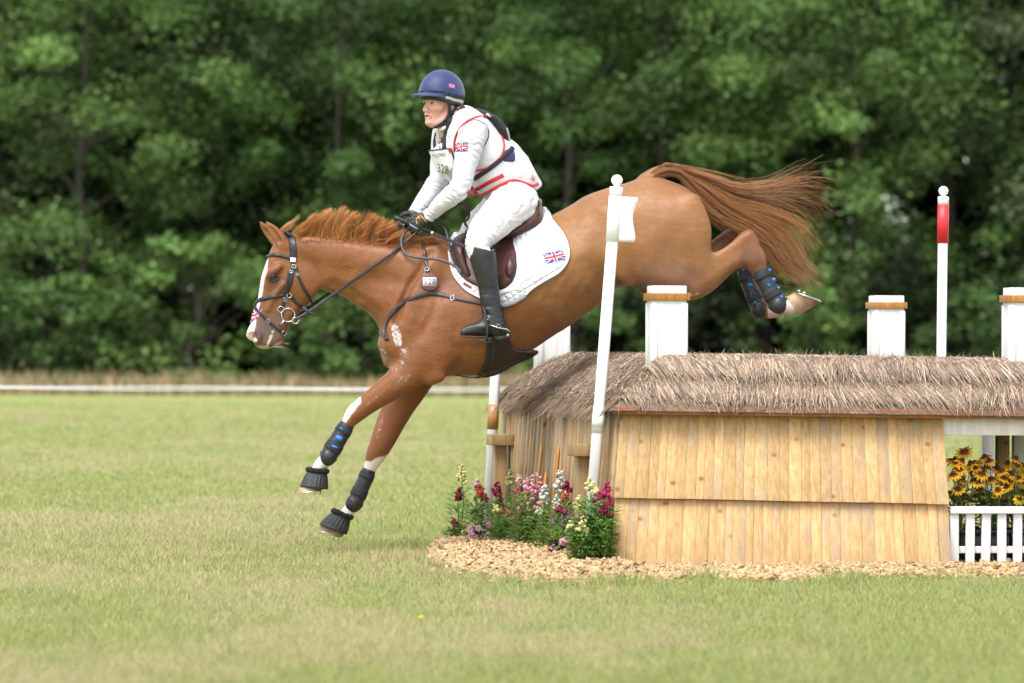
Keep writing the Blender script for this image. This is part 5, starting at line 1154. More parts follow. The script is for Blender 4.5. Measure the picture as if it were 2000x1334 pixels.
def qm(op, a, b=None):
    n_ = qn.nodes.new('ShaderNodeMath'); n_.operation = op
    for i_, v_ in enumerate((a, b)):
        if v_ is None: continue
        if isinstance(v_, (int, float)): n_.inputs[i_].default_value = v_
        else: qn.links.new(v_, n_.inputs[i_])
    return n_.outputs[0]
gx_ = qm('ABSOLUTE', qm('SINE', qm('MULTIPLY', sxyz.outputs[0], math.pi / .034))); gz_ = qm('ABSOLUTE', qm('SINE', qm('MULTIPLY', sxyz.outputs[2], math.pi / .034)))
hq = qm('POWER', qm('MINIMUM', gx_, gz_), .6); bq_ = qn.nodes.new('ShaderNodeBump'); bq_.inputs['Strength'].default_value = 0.9; bq_.inputs['Distance'].default_value = 0.008; qn.links.new(hq, bq_.inputs['Height']); qn.links.new(bq_.outputs[0], qn.nodes['Principled BSDF'].inputs['Normal'])
# ---- bridle
br = thing('bridle', 'black leather bridle with crossed noseband on the horse head', 'bridle', pp(560, 560, YH))
mb = strap(HF, [(561, 458), (567, 461), (571, 472), (573, 490), (573, 508)], [.035, .040, .040, .034], .006, .004); mb.build('headpiece', BL, br, smooth=True)
mb = strap(HF, [(520, 502), (530, 498.5), (545, 499), (558, 502), (571, 506)], .020, .008, .001, round_=True); mb.build('browband', BL, br, smooth=True)
mb = strap(HF, [(572, 512), (571, 530), (568, 549), (562, 568), (556, 585), (549, 602)], .021, .005, .003); mb.build('cheekpiece', BL, br, smooth=True)
mb = strap(HF, [(566, 528), (563, 548), (560, 564), (555, 576)], .016, .005, .004); mb.build('cheekpiece', BL, br, smooth=True)
mb = strap(HF, [(578, 520), (582, 538), (591, 558), (602, 577), (610, 594)], .016, .005, .004); mb.build('throatlash', BL, br, smooth=True)
mb = strap(HF, [(565, 573), (552, 577), (535, 580), (517, 583), (505, 587), (499, 593)], [.016, .020, .024, .022], .007, .002, round_=True); mb.build('noseband', BL, br, smooth=True)
mb = strap(HF, [(497, 593), (499, 601), (510, 613), (523, 626), (538, 639), (550, 648), (558, 654)], [.020, .015, .015, .015], .005, .003); mb.build('noseband', BL, br, smooth=True)
mb = strap(HF, [(567, 576), (577, 589), (588, 599), (597, 605)], .017, .005, .003); mb.build('jaw_strap', BL, br, smooth=True)
mb = MB(); P_ = ppa([(593, 601), (604, 609), (620, 617)], [YH - .085, YH - .09, YH - .085]); V_, F_ = ribbon(catmull(P_, 4), np.tile([0.2, -1, .2], (9, 1)), .014, .004); mb.add(V_, F_); mb.build('strap_end', BL, br, smooth=True)
mb = MB()
for px, rot, a, b in (((574, 521), 1.5, .009, .012), ((569, 531), 1.5, .006, .010), ((557, 585), 1.2, .009, .011), ((524, 627), -.75, .009, .010), ((553, 650), -.65, .014, .012), ((591, 601), -.6, .010, .012), ((581, 536), 1.2, .006, .008)): buckle(HF, px, rot, a, b, mb=mb)
mb.build('buckle', M['steel'], br, smooth=True)
Q, n_ = HF.hit([(572.5, 508)], YH - .3, YH, .011); mb = MB(); mb.box(Q[0], (.015, .003, .012), np.stack([[.99, 0, -.1], [0, 1, 0], [.1, 0, .99]])); mb.build('number_tag', M['white_plastic'], br, bevel=.002)
# bit rings
Q, n_ = HF.hit([(562.5, 615), (548.5, 604), (565.5, 576)], YH - .3, YH, .009)
for c, r_, rd in ((Q[0], 13 * KP, .0028), (Q[1], 5.8 * KP, .0024), (Q[2], 4.5 * KP, .0022)):
    mb = MB(); v, f = disc_ring(c, r_, (0, -1, 0.05), rd); mb.add(v, f); mb.add(mir(v), [tuple(g)[::-1] for g in f]); mb.build('bit_ring', M['steel'], br, smooth=True)
ring3 = pp(576.5, 626, YH - .078); mb = MB(); v, f = disc_ring(ring3, 6 * KP, (0.1, -1, 0), .0024); mb.add(v, f); mb.add(mir(v), [tuple(g)[::-1] for g in f]); mb.build('bit_ring', M['steel'], br, smooth=True)
mb = MB(); P_ = ppa([(556, 625), (550, 632), (545, 637)], [YH - .07, YH - .066, YH - .04]); mb.tube(P_, [.005, .006, .006], 8); mb.build('bit', M['steel'], br, smooth=True)
# union flag sticker on the nose
flag_geo(surf_place(HF, [(496, 603), (514, 602), (505, 620), (489, 632)], .0015), 'nose_flag', br, FLM)
# reins: taut to the hand, then the loose loop
def clear(q, y_lin, gap=.015):
    Q, n = HF.hit(q, YH - .45, YH + .1); f = HF.sample(Q); ok = np.abs(f) < .02; return np.where(ok, np.minimum(y_lin, Q[:, 1] - gap), y_lin)
def rein(px, y0, y1, width, name, parent=br, m=BL, thick=.0035, ymid=None, gap=.015):
    q = catmull(np.array(px, float), 6); yl = np.interp(np.linspace(0, 1, len(q)), [0, 1] if ymid is None else [0, .5, 1], [y0, y1] if ymid is None else [y0, ymid, y1]) + YH
    yl = clear(q, yl, gap); k = np.ones(7) / 7; yl = np.minimum(yl, np.convolve(np.pad(yl, 3, 'edge'), k, 'valid')); P_ = ppa(q, yl); n = np.tile([0.1, -1, .25], (len(q), 1)).astype(float); V_, F_ = ribbon(P_, n, width, thick); mb = MB(); mb.add(V_, F_); return mb.build(name, m, parent, smooth=True)
rein([(577, 624), (612, 603), (668, 563), (724, 524), (775, 487), (807, 459)], -.082, -.10, .017, 'rein', gap=.02)
rein([(577, 620), (640, 575), (720, 520), (790, 465), (797, 452)], .10, .06, .017, 'rein', gap=-.4)
rein([(800, 446), (790, 454), (784, 470), (787, 487), (798, 499), (826, 504), (858, 507), (882, 516), (897, 527), (902, 534)], -.09, -.285, .014, 'rein', ymid=-.20, gap=.02)
rein([(846, 427), (858, 432), (868, 443), (874, 459), (877, 475), (880, 492)], -.07, -.20, .015, 'rein', gap=.012)
# ---- breastplate
bp_ = thing('breastplate', 'dark leather breastplate across the horse chest with round number disc', 'breastplate', pp(838, 575, YH))
strap(HF, [(825, 470), (828, 485), (831, 505), (834, 522), (835, 532)], .020, .0045, .003).build('shoulder_strap', M['dark_brown'], bp_, smooth=True)
strap(HF, [(838, 573), (822, 576), (800, 584), (780, 597), (765, 613), (756, 632), (753, 650), (756, 664)], [.030, .026, .026, .024], .006, .003).build('chest_strap', M['dark_brown'], bp_, smooth=True)
strap(HF, [(743, 648), (746, 654), (752, 657), (759, 664)], .018, .005, .002).build('chest_strap', M['dark_brown'], bp_, smooth=True)
strap(HF, [(838, 573), (855, 574), (875, 579), (900, 585), (925, 590), (940, 593)], [.030, .022, .020, .018], .005, .003).build('girth_strap', M['dark_brown'], bp_, smooth=True)
mb = MB(); buckle(HF, (884, 582), .2, .010, .014, mb=mb); buckle(HF, (834, 527), 1.5, .010, .011, mb=mb); mb.build('buckle', M['steel'], bp_, smooth=True)
Q, n_ = HF.hit([(838, 551)], YH - .4, YH, .010); c, nn = Q[0], n_[0]; nn = np.array([nn[0] * .4, -1, nn[2] * .4]); nn /= np.linalg.norm(nn); e1 = np.cross([0, 0, 1.0], -nn); e1 /= np.linalg.norm(e1); e1 = -e1 if e1[0] < 0 else e1; e2 = np.cross(nn, e1); e2 = -e2 if e2[2] < 0 else e2
def disc(c, r, th, n=36): 
    a = np.linspace(0, 6.2832, n, endpoint=False); ring = [e1 * math.cos(q) + e2 * math.sin(q) for q in a]; v = [c + k * r for k in ring] + [c + nn * th * .7 + k * r for k in ring] + [c + nn * th + k * r * .93 for k in ring]
    return v, [(i, (i + 1) % n, n + (i + 1) % n, n + i) for i in range(n)] + [(n + i, n + (i + 1) % n, 2 * n + (i + 1) % n, 2 * n + i) for i in range(n)] + [tuple(2 * n + i for i in range(n))]
mb = MB(); v, f = disc(c, 17.5 * KP, .006); mb.add(v, f); dk = mb.build('number_disc', mat('disc_leather', (0.16, 0.065, 0.06), (0.13, 0.05, 0.046), 0.45, 20), bp_)
ax3 = np.stack([e1, e2, nn]); mb = MB(); mb.box(c + nn * .0068, (13.2 * KP, 8 * KP, .001), ax3); mb.build('number_card', M['white_plastic'], dk)
M['ink'] = mat('black_ink', (0.015, 0.015, 0.015), None, 0.6)
for ch, ox in (('3', -8.5), ('2', 0), ('8', 8.5)):
    V_, F_ = text_tris(ch); mb = MB(); mb.add(c + nn * .0083 + e1 * ox * KP + V_[:, :1] * e1 * .042 + V_[:, 1:2] * e2 * .046, F_); mb.build('number', M['ink'], dk)
# ---- saddle pad
sp_ = thing('saddle_pad', 'white quilted saddle pad with union flag patch under the brown saddle', 'saddle pad', pp(990, 520, YH))
PADP = [(888, 455), (880, 470), (876, 492), (879, 515), (887, 538), (899, 555), (914, 570), (936, 581), (960, 592), (985, 596), (1006, 589), (1026, 576), (1040, 561), (1062, 548), (1088, 533), (1104, 518), (1111, 503), (1110, 485), (1103, 464), (1092, 450), (1080, 436), (1066, 417), (1050, 430), (1020, 448), (985, 461), (950, 467), (915, 464)]
patch(HF, PADP, .006, .010, 'quilt', M['pad'], sp_, rings=34, sub=7, center=(995, 515), quilt=None)
strap(HF, [(1062, 410), (1068, 414), (1078, 431), (1091, 447), (1103, 463), (1110.5, 485), (1111, 503), (1104, 518), (1088, 533.5), (1062, 548.5), (1040, 561.5), (1026, 576.5)], .014, .006, .013, round_=True, sub=4).build('binding', M['fl_white'], sp_, smooth=True)
strap(HF, [(1026, 577), (1006, 589.5), (985, 596.5), (966, 594)], .020, .004, .013, sub=4).build('binding', M['grey_trim'], sp_, smooth=True)
strap(HF, [(876, 492), (879, 515), (887, 538), (899, 555), (914, 570), (936, 581), (950, 588)], .012, .005, .012, sub=4).build('binding', M['fl_white'], sp_, smooth=True)
patch(HF, [(1064, 408), (1078, 424), (1066, 444), (1040, 460), (1012, 470), (1000, 462), (1020, 448), (1042, 432)], .016, .014, 'fleece_roll', M['pad'], sp_, rings=6, center=(1040, 447))
flag_geo(surf_place(HF, [(1061, 499), (1100, 489.5), (1105, 506.5), (1068, 517)], .0185, step=.0006), 'flag_patch', sp_, FLM)
strap(HF, [(966, 576), (985, 569), (1016, 562)], .022, .004, .0165, sub=4, mirror=False).build('pad_strap', M['fl_white'], sp_)
mb = strap(HF, [(907, 556), (914, 560), (921, 565)], .012, .002, .016, mirror=False); mb.build('logo_patch', mat('maroon_patch', (0.25, 0.02, 0.035), None, .6), sp_)
# ---- saddle
sa = thing('saddle', 'brown leather jumping saddle under the rider', 'saddle', pp(970, 470, YH))
patch(HF, [(893, 466), (884, 478), (879, 492), (884, 512), (893, 530), (905, 545), (922, 557), (945, 566), (970, 569), (992, 561), (1006, 545), (1011, 525), (1010, 500), (1005, 480), (1000, 462), (970, 455), (930, 455)], .018, .008, 'flap', M['brown_leather'], sa, rings=10, center=(945, 510))
patch(HF, [(889, 476), (884, 490), (889, 512), (900, 532), (914, 546), (921, 540), (912, 518), (906, 494), (903, 476), (896, 470)], .028, .006, 'knee_roll', M['brown_leather'], sa, rings=7, center=(899, 508), puff=.028)
patch(HF, [(1000, 503), (993, 520), (990, 532), (997, 545), (1004, 540), (1009, 524), (1007, 508)], .028, .005, 'thigh_block', M['brown_leather'], sa, rings=6, center=(1000, 524), puff=.018)
# seat: its own small implicit body
p0, p1 = pp(888, 480, YH), pp(1075, 380, YH); SF = Field((p0[0], YH - .24, p0[2]), (p1[0], YH + .24, p1[2]), .005)
SF.inflate([(908, 455), (914, 442), (926, 438), (942, 447), (970, 449), (1000, 440), (1026, 421), (1042, 400), (1050, 392), (1056, 393), (1059, 405), (1062, 420), (1062, 434), (1054, 447), (1030, 461), (1008, 469), (970, 474), (930, 470)], YH, [(915, 448, .07, .05), (950, 460, .11, .05), (1000, 452, .165, .05), (1040, 425, .17, .05), (1058, 425, .15, .04), (1010, 465, .15, .03)], .02)
SF.chain([hp(1048, 396, 5.5, -.13, 1), hp(1052, 393, 5, -.06, 1), hp(1053, 392, 5, 0, 1), hp(1052, 393, 5, .06, 1), hp(1048, 396, 5.5, .13, 1)], .02)
SF.chain([hp(1052, 440, 4, -.185), hp(1030, 452, 4, -.185), hp(1005, 462, 3, -.18)], .006, op='sub')
V_, F_ = SF.mesh(2); link('seat', make_mesh('seat', V_, F_, True), M['brown_leather'], sa)
mb = MB()
for pts in ([(1060, 432), (1045, 447), (1020, 459), (1004, 463)], [(1061, 425), (1046, 440), (1020, 452), (1000, 457)]):
    Q, n_ = SF.hit(catmull(pts, 4), YH - .26, YH, .002); mb.tube(Q, .0028, 6)
mb.build('welt', M['dark_brown'], sa, smooth=True)
# girth with stud guard
patch(HF, [(958, 640), (992, 645), (996, 664), (1001, 676), (1016, 683), (1050, 685), (1036, 697), (1008, 709), (984, 722), (966, 731), (944, 735), (938, 731), (950, 718), (958, 700), (960, 670)], .008, .010, 'stud_guard', M['dark_brown'], sa, rings=8, center=(978, 690), smooth=1)
strap(HF, [(966, 580), (970, 610), (972, 640), (970, 670), (962, 705), (945, 731)], .075, .006, .008).build('girth', M['black_web'], sa, smooth=True)
strap(HF, [(948, 600), (953, 640), (955, 680), (948, 715), (934, 734)], .030, .006, .008).build('girth', BL, sa, smooth=True)
mb = MB(); mb.tube(ppa([(892, 733), (915, 737), (940, 736), (968, 726), (985, 722)], YH - .10), .004, 6); mb.tube(ppa([(884, 732), (905, 735), (930, 738), (938, 738)], YH - .04), .003, 5); mb.build('belly_strap', BL, sa, smooth=True)
mb = MB(); buckle(HF, (978, 722), -.5, .016, .012, lift=.022, r=.003, mb=mb); mb.build('buckle', M['steel'], sa, smooth=True)
# ================================================================== the rider
M['skin'] = mat('skin', (0.66, 0.385, 0.295), (0.60, 0.31, 0.235), 0.5, 14, 0.05, 120, vcol=True, spec=0.4)
M['skin'].node_tree.nodes['Principled BSDF'].inputs['Subsurface Weight'].default_value = 0.0
def cloth(name, c, rough=0.8, amp=0.35, sc=22, st=(1, 1, 1)):
    m = mat(name, c, tuple(v * .94 for v in c), rough, 9, amp, sc, spec=0.25, sheen=0.15, stretch=st); return m
M['shirt'] = cloth('white_shirt', (0.67, 0.66, 0.71), .75, .30, 26); M['breech'] = cloth('white_breeches', (0.66, 0.645, 0.65), .75, .18, 18)
M['vest'] = cloth('white_vest', (0.67, 0.67, 0.71), .7, .3, 14); M['red_trim'] = mat('red_trim', (0.58, 0.025, 0.035), (0.5, 0.02, 0.03), .55, 20)
M['navy'] = mat('navy_silk', (0.020, 0.032, 0.125), (0.014, 0.022, 0.095), .55, 7, .10, 25, sheen=.2); M['black_shell'] = mat('black_shell', (0.012, 0.012, 0.014), (0.02, 0.02, 0.022), .4, 20)
M['silver'] = mat('silver_stripe', (0.55, 0.54, 0.52), (0.45, 0.44, 0.43), .35, 20, metal=.3); M['glove'] = mat('black_glove', (0.016, 0.016, 0.019), (0.03, 0.03, 0.034), .6, 25, .3, 90); M['gold'] = mat('mustard_trim', (0.55, 0.29, 0.04), (0.45, 0.23, 0.03), .5, 20)
p0, p1 = pp(772, 680, YH), pp(1075, 120, YH); RLO, RHI = (p0[0], YH - .47, p0[2]), (p1[0], YH + .47, p1[2])
RF = Field(RLO, RHI, .005)
def lc(px, py, r, dy, lat, piv, yaw):
    """a station given by its place in the world, for a chain whose cross sections are turned by yaw"""
    p = pp(px, py, YH + dy); x, y = p[0] - piv[0], p[1] - piv[1]; c, s = math.cos(yaw), math.sin(yaw); return (piv[0] + x * c + y * s, piv[1] - x * s + y * c, p[2], r * KP, lat)
TY = math.radians(27); TP = pp(930, 300, YH)
def torso(F, grow, k=.04, low=True):
    st = [(1004, 392, 40, .015, 1.15), (985, 365, 38, .01, 1.15), (962, 335, 40, .0, 1.22), (938, 300, 44, -.005, 1.30), (918, 268, 42, -.01, 1.38), (903, 243, 30, -.01, 1.55)]
    F.chain([lc(x, y, r + grow, d, l, TP, TY) for x, y, r, d, l in (st if low else st[1:])], k, rot=(TP, TY))
torso(RF, 0)
RF.chain([lc(902, 238, 22, -.01, 1.6, TP, TY), lc(890, 222, 18, -.015, 1.0, TP, TY), lc(877, 205, 17, -.02, .95, TP, TY)], .03, rot=(TP, TY))
# arms
NARM = [hp(926, 249, 24, -.185), hp(921, 268, 25, -.215), hp(911, 312, 20.5, -.245), hp(901, 358, 17, -.262), hp(890, 375, 17.5, -.245), hp(866, 395, 15, -.19), hp(846, 414, 11, -.135), hp(836, 424, 10, -.115, .8)]
FARM = [hp(872, 256, 24, .165), hp(868, 275, 23, .19), hp(862, 315, 19.5, .215), hp(858, 348, 17, .215), hp(848, 364, 16.5, .18), hp(830, 389, 14, .115), hp(815, 409, 11, .06), hp(808, 420, 10, .045, .8)]
RF.chain(NARM, .035); RF.chain(FARM, .035)
# legs
NLEG = [hp(1004, 398, 40, -.10, .95), hp(985, 413, 38, -.15, .9), hp(950, 448, 30, -.265, .8), hp(933, 474, 21.5, -.325, .85), hp(934, 488, 20, -.335, .85), hp(944, 515, 20, -.338, .85), hp(953, 555, 16.5, -.338, .9), hp(961, 610, 12.5, -.342, .9), hp(968, 640, 12, -.345, .9)]
FLEG = [hp(1000, 400, 38, .10, .95), hp(975, 412, 36, .15, .9), hp(938, 440, 29, .265, .8), hp(919, 463, 21, .325, .85), hp(922, 480, 20, .335, .85), hp(936, 515, 19, .338, .85), hp(945, 560, 15, .338, .9), hp(952, 612, 12, .342, .9), hp(958, 640, 12, .345, .9)]
RF.chain(NLEG, .05); RF.chain(FLEG, .05)
RF.chain([hp(966, 640, 10, -.345), hp(940, 645, 8, -.352), hp(920, 648, 4, -.358)], .01); RF.chain([hp(954, 640, 10, .345), hp(928, 645, 8, .352), hp(908, 648, 4, .358)], .01)
# seat and fists
RF.chain([hp(1022, 400, 26, -.09, 1.0)], .05); RF.chain([hp(1020, 400, 26, .09, 1.0)], .05)
HANDS = ((829, 430, -.105, 0, 0), (801, 427, .035, -14, -4))
def hand(F, g=0.0):
    for sgn, dy0, ox, oy in ((1, 0.0, 0, 0), (-1, .155, -20, -5)):
        def h(x, y, r, dy): return hp(x + ox, y + oy, r + g, (dy if sgn > 0 else -dy - .19) + dy0 * 1.0, .9)
        F.chain([h(838, 422, 9.5, -.115), h(828, 430, 11, -.112), h(817, 438, 12, -.106)], .012)
        for kn, md, tp in (((811, 428), (803, 431), (808, 438)), ((808, 435), (800, 439), (806, 446)), ((808, 442), (801, 447), (808, 452)), ((811, 448), (805, 453), (812, 456))):
            F.chain([h(kn[0] + 5, kn[1] + 1, 4.4, -.120), h(*kn, 4.0, -.122), h(*md, 3.7, -.100), h(*tp, 3.2, -.074)], .004)
        F.chain([h(826, 424, 5, -.080), h(814, 422, 4.4, -.066), h(804, 426, 3.4, -.070)], .006)
hand(RF)
BV, BF = RF.mesh(2)
# ---- head in its own finer field, joined to the same body mesh
HY = math.radians(40); HC = pp(861, 203, YH - .02); HD = Field(HC + np.array([-.17, -.15, -.19]), HC + np.array([.15, .15, .14]), .0026)
def hl(x, y, z, r, lat=1.0): return (HC[0] + x, HC[1] + y, HC[2] + z, r, lat)
hr = (HC, HY)
def hch(pts, k=.012, op='add'): HD.chain([hl(*p) for p in pts], k, op=op, rot=hr)
hch([(.022, 0, .035, .092, .84)], .02); hch([(-.030, 0, .012, .066, .98), (-.040, 0, -.040, .052, 1.0), (-.052, 0, -.090, .033, .95)], .025)
for s_ in (-1, 1):
    hch([(.012, s_ * .058, -.035, .016), (-.005, s_ * .052, -.068, .016), (-.035, s_ * .036, -.098, .015), (-.066, s_ * .008, -.113, .014)], .022)
    hch([(-.050, s_ * .046, -.022, .018), (-.074, s_ * .034, -.028, .016)], .022); hch([(-.083, s_ * .012, .021, .011), (-.076, s_ * .046, .021, .011)], .012)
    hch([(-.098, s_ * .0315, .001, .0125)], .006, 'sub'); hch([(-.109, s_ * .0120, -.040, .0065)], .008)
    hch([(.018, s_ * .078, .002, .020, .45), (.016, s_ * .080, -.022, .015, .45)], .006)
    hch([(-.092, s_ * .024, -.052, .004), (-.083, s_ * .034, -.075, .004)], .012, 'sub')
hch([(-.086, 0, .012, .011, .8), (-.101, 0, -.015, .010, .85), (-.114, 0, -.034, .0115, .95)], .010); hch([(-.100, 0, -.046, .010)], .012)
hch([(-.090, -.022, -.068, .005), (-.104, -.008, -.061, .0062), (-.106, 0, -.062, .006), (-.104, .008, -.061, .0062), (-.090, .022, -.068, .005)], .005); hch([(-.088, -.020, -.075, .005), (-.099, 0, -.081, .0072), (-.088, .020, -.075, .005)], .005)
hch([(-.096, -.017, -.0700, .0040), (-.106, 0, -.0705, .0044), (-.096, .017, -.0700, .0040)], .003, 'sub'); hch([(-.088, 0, -.104, .018, 1.1)], .016)
hch([(.022, 0, -.07, .050), (.045, 0, -.13, .054), (.070, 0, -.185, .062)], .03)
DV, DF = HD.mesh(1)
def face_col(V):
    c_, s_ = math.cos(HY), math.sin(HY); x = (V[:, 0] - HC[0]) * c_ + (V[:, 1] - HC[1]) * s_; y = -(V[:, 0] - HC[0]) * s_ + (V[:, 1] - HC[1]) * c_; z = V[:, 2] - HC[2]; c = np.ones((len(V), 3)); nz_ = fbm(V * 60, 2)
    def bl(m, col): m = np.clip(m, 0, 1)[:, None]; c[:] = c * (1 - m) + np.array(col) * m
    g = lambda cx, cy, cz, r: np.exp(-((x - cx) ** 2 + (np.abs(y) - cy) ** 2 + (z - cz) ** 2) / r ** 2)
    bl(.55 * g(-.070, .045, -.03, .022), (1.05, .72, .66)); bl(.45 * g(-.112, 0, -.034, .014), (1.05, .76, .70)); bl(.85 * (g(-.104, .004, -.061, .0075) + g(-.098, 0, -.081, .0085) + g(-.096, .014, -.066, .006)), (.92, .50, .48)); bl(.9 * g(-.094, .006, -.0705, .0058), (.30, .12, .10))
    bl(.55 * np.exp(-((z - .0205) / .0045) ** 2 - ((np.abs(y) - .030) / .014) ** 2) * (x < -.07), (.72, .55, .38)); bl(.35 * g(-.09, .0315, .0, .012), (.80, .60, .55)); bl(.25 * (nz_ - .4), (.95, .8, .75))
    return c
allV = np.concatenate([BV, DV]); allF = np.concatenate([BF, DF + len(BV)]); cols = np.concatenate([np.ones((len(BV), 3)), face_col(DV)])
rider = link('person', make_mesh('person', allV, allF, True, cols), M['skin'], label='rider in white vest and navy helmet crouched forward over the jumping horse', cat='person')
M['eye_white'] = mat('eye_white', (0.42, 0.37, 0.34), None, .25); M['iris'] = mat('blue_iris', (0.05, 0.10, 0.16), (0.02, 0.05, 0.09), .1); 
def hw(x, y, z): c_, s_ = math.cos(HY), math.sin(HY); return HC + np.array([x * c_ - y * s_, x * s_ + y * c_, z])
for s_ in (-1, 1):
    mb = MB(); mb.sphere(hw(-.0800, s_ * .0315, .0005), .0118, 16, 12); eo = mb.build('eye', M['eye_white'], rider, smooth=True)
    d = hw(-1, -.12, -.02) - hw(0, 0, 0); d /= np.linalg.norm(d); mb = MB(); c = hw(-.0800, s_ * .0315, .0005) + d * .0088; mb.sphere(c, .0062, 12, 8); mb.build('iris', M['iris'], eo, smooth=True)
    mb = MB(); arc = [hw(-.0915 - .003 * math.cos(q), s_ * .0315 + .0115 * math.sin(q), .0045 + .004 * math.cos(q)) for q in np.linspace(-1.4, 1.4, 9)]; mb.tube(arc, .0022, 6); mb.build('eyelid', M['skin'], eo, smooth=True)

# ---- clothing cut from the body field
def arm_s(W, A):
    d = np.full(len(W), 9.0); S_ = np.zeros(len(W)); acc = 0
    for a, b in zip(A[:-1], A[1:]):
        a, b = np.array(a[:3]), np.array(b[:3]); e = b - a; t = np.clip(((W - a) @ e) / (e @ e), 0, 1); dd = np.linalg.norm(W - a - t[:, None] * e, axis=1); m_ = dd < d; S_ = np.where(m_, acc + t * np.linalg.norm(e), S_); d = np.minimum(d, dd); acc += np.linalg.norm(e)
    return S_, acc
def folds(A, amp, wave, places):
    """cloth rucked across a limb round the given places (fraction of its length, spread)"""
    def g(W):
        S_, L_ = arm_s(W, A); w = sum(np.exp(-((S_ / L_ - c) / sp) ** 2) for c, sp in places); n = fbm(W * 14, 2); k = np.abs(np.sin((S_ / wave + n * 3.2) * math.pi)); return -amp * w * (k ** 1.5 - .4)
    return g
def shell(name, keep, grow, m, wr=0.0, wsc=30, parent=rider, it=2, src=None, fold=None):
    """cloth grown out of the body over the region where keep(px, py, X, Y, Z) is positive (metres, distance-like)"""
    F2 = Field(RLO, RHI, .005); F2.f = (src or RF).f - np.float32(grow)
    band = np.argwhere(np.abs(F2.f) < .03); W = F2.lo + band * F2.h
    if wr: F2.f[tuple(band.T)] += (wr * (fbm(W * np.array([wsc, wsc, wsc]), 2) - .5)).astype(np.float32)
    if fold is not None: F2.f[tuple(band.T)] += sum(g(W) for g in fold).astype(np.float32)
    q = topx(W); kp = keep(q[:, 0], q[:, 1], W); F2.f[tuple(band.T)] = np.maximum(F2.f[tuple(band.T)], -kp)
    V, F = F2.mesh(it); return link(name, make_mesh(name, V, F, True), m, parent), F2
def seg_dist(W, A):
    d = np.full(len(W), 9.0)
    for a, b in zip(A[:-1], A[1:]):
        a, b = np.array(a[:3]), np.array(b[:3]); e = b - a; t = np.clip(((W - a) @ e) / (e @ e), 0, 1); d = np.minimum(d, np.linalg.norm(W - a - t[:, None] * e, axis=1))
    return d
def keep_sleeve(A):
    w0 = np.array(A[-1][:3]); w1 = np.array(A[-3][:3]); ax = (w1 - w0) / np.linalg.norm(w1 - w0)
    return lambda x, y, W: np.minimum((W - w0) @ ax - .004, .084 - seg_dist(W, A))
_, SL1 = shell('sleeve', keep_sleeve(NARM), .007, M['shirt'], .006, 22, it=1, fold=[folds(NARM, .0085, .034, [(.60, .12), (.93, .10), (.20, .10)])]); shell('sleeve', keep_sleeve(FARM), .007, M['shirt'], .006, 22, it=1, fold=[folds(FARM, .006, .03, [(.6, .14), (.92, .12)])])
shell('breeches', lambda x, y, W: np.minimum.reduce([(y - (350 - .25 * (x - 960))) * KP, (505 - y) * KP, np.minimum(.12 - np.minimum(seg_dist(W, NLEG[:6]), seg_dist(W, FLEG[:6])), 9) + .06]), .005, M['breech'], .004, 10, it=2, fold=[folds(NLEG, .0055, .05, [(.02, .06), (.40, .07)]), folds(FLEG, .005, .05, [(.02, .06), (.4, .07)])])
# gloves
GF = Field((pp(775, 470, YH)[0], YH - .19, pp(775, 470, YH)[2]), (pp(855, 405, YH)[0], YH + .16, pp(855, 405, YH)[2]), .0026); hand(GF, .7)
GF.chain([hp(842, 418, 9.5, -.12), hp(834, 426, 11, -.112)], .01); GF.chain([hp(814, 412, 9.5, .055), hp(810, 420, 10.5, .045)], .01)
V_, F_ = GF.mesh(1); gc = V_[:, 1] > YH - .03
fm = gc[F_].all(1)
for sel, nm in ((~fm, 'glove'), (fm, 'glove')):
    ff = F_[sel]; u_, inv = np.unique(ff, return_inverse=True); link('glove', make_mesh('glove', V_[u_], inv.reshape(ff.shape), True), M['glove'], rider)
def gline(f, px, w, m, name, th=.003, lift=.0005, Y=(-.3, .2), parent=rider, round_=True, sub=5):
    mb = strap(f, px, w, th, lift, mirror=False, round_=round_, Y=Y, sub=sub); return mb.build(name, m, parent, smooth=True)
gline(GF, [(834, 434), (827, 427), (822, 421), (816, 423), (813, 430), (815, 438)], .006, M['gold'], 'glove_trim'); gline(GF, [(800, 433), (801, 438), (808, 443), (816, 447)], .004, M['silver'], 'glove_trim'); gline(GF, [(796, 425), (791, 434), (788, 441)], .006, M['gold'], 'glove_trim')
Q, n_ = GF.hit([(818.5, 426)], YH - .3, YH + .1, .001); mb = MB(); mb.sphere(Q[0], (.009, .003, .009), 14, 8); mb.build('glove_trim', M['gold'], rider, smooth=True)
# watch
a, b = np.array(NARM[-3][:3]), np.array(NARM[-2][:3]); wc = a * .25 + b * .75; ax = (b - a) / np.linalg.norm(b - a); mb = MB(); mb.tube([wc - ax * .014, wc - ax * .012, wc + ax * .012, wc + ax * .014], [.036, .0395, .0385, .035], 20); wo_ = mb.build('wrist_watch', M['black_web'], rider, smooth=True)
mb = MB(); up_ = np.cross(ax, [0, 1, 0]); up_ = up_ if up_[2] > 0 else -up_; up_ /= np.linalg.norm(up_); sd_ = np.cross(ax, up_); up2 = up_ * .8 - np.array([0, .5, 0]); up2 /= np.linalg.norm(up2); mb.box(wc + up2 * .038, (.016, .014, .006), np.stack([ax, np.cross(up2, ax), up2])); mb.build('watch_case', M['black_shell'], wo_, bevel=.003)
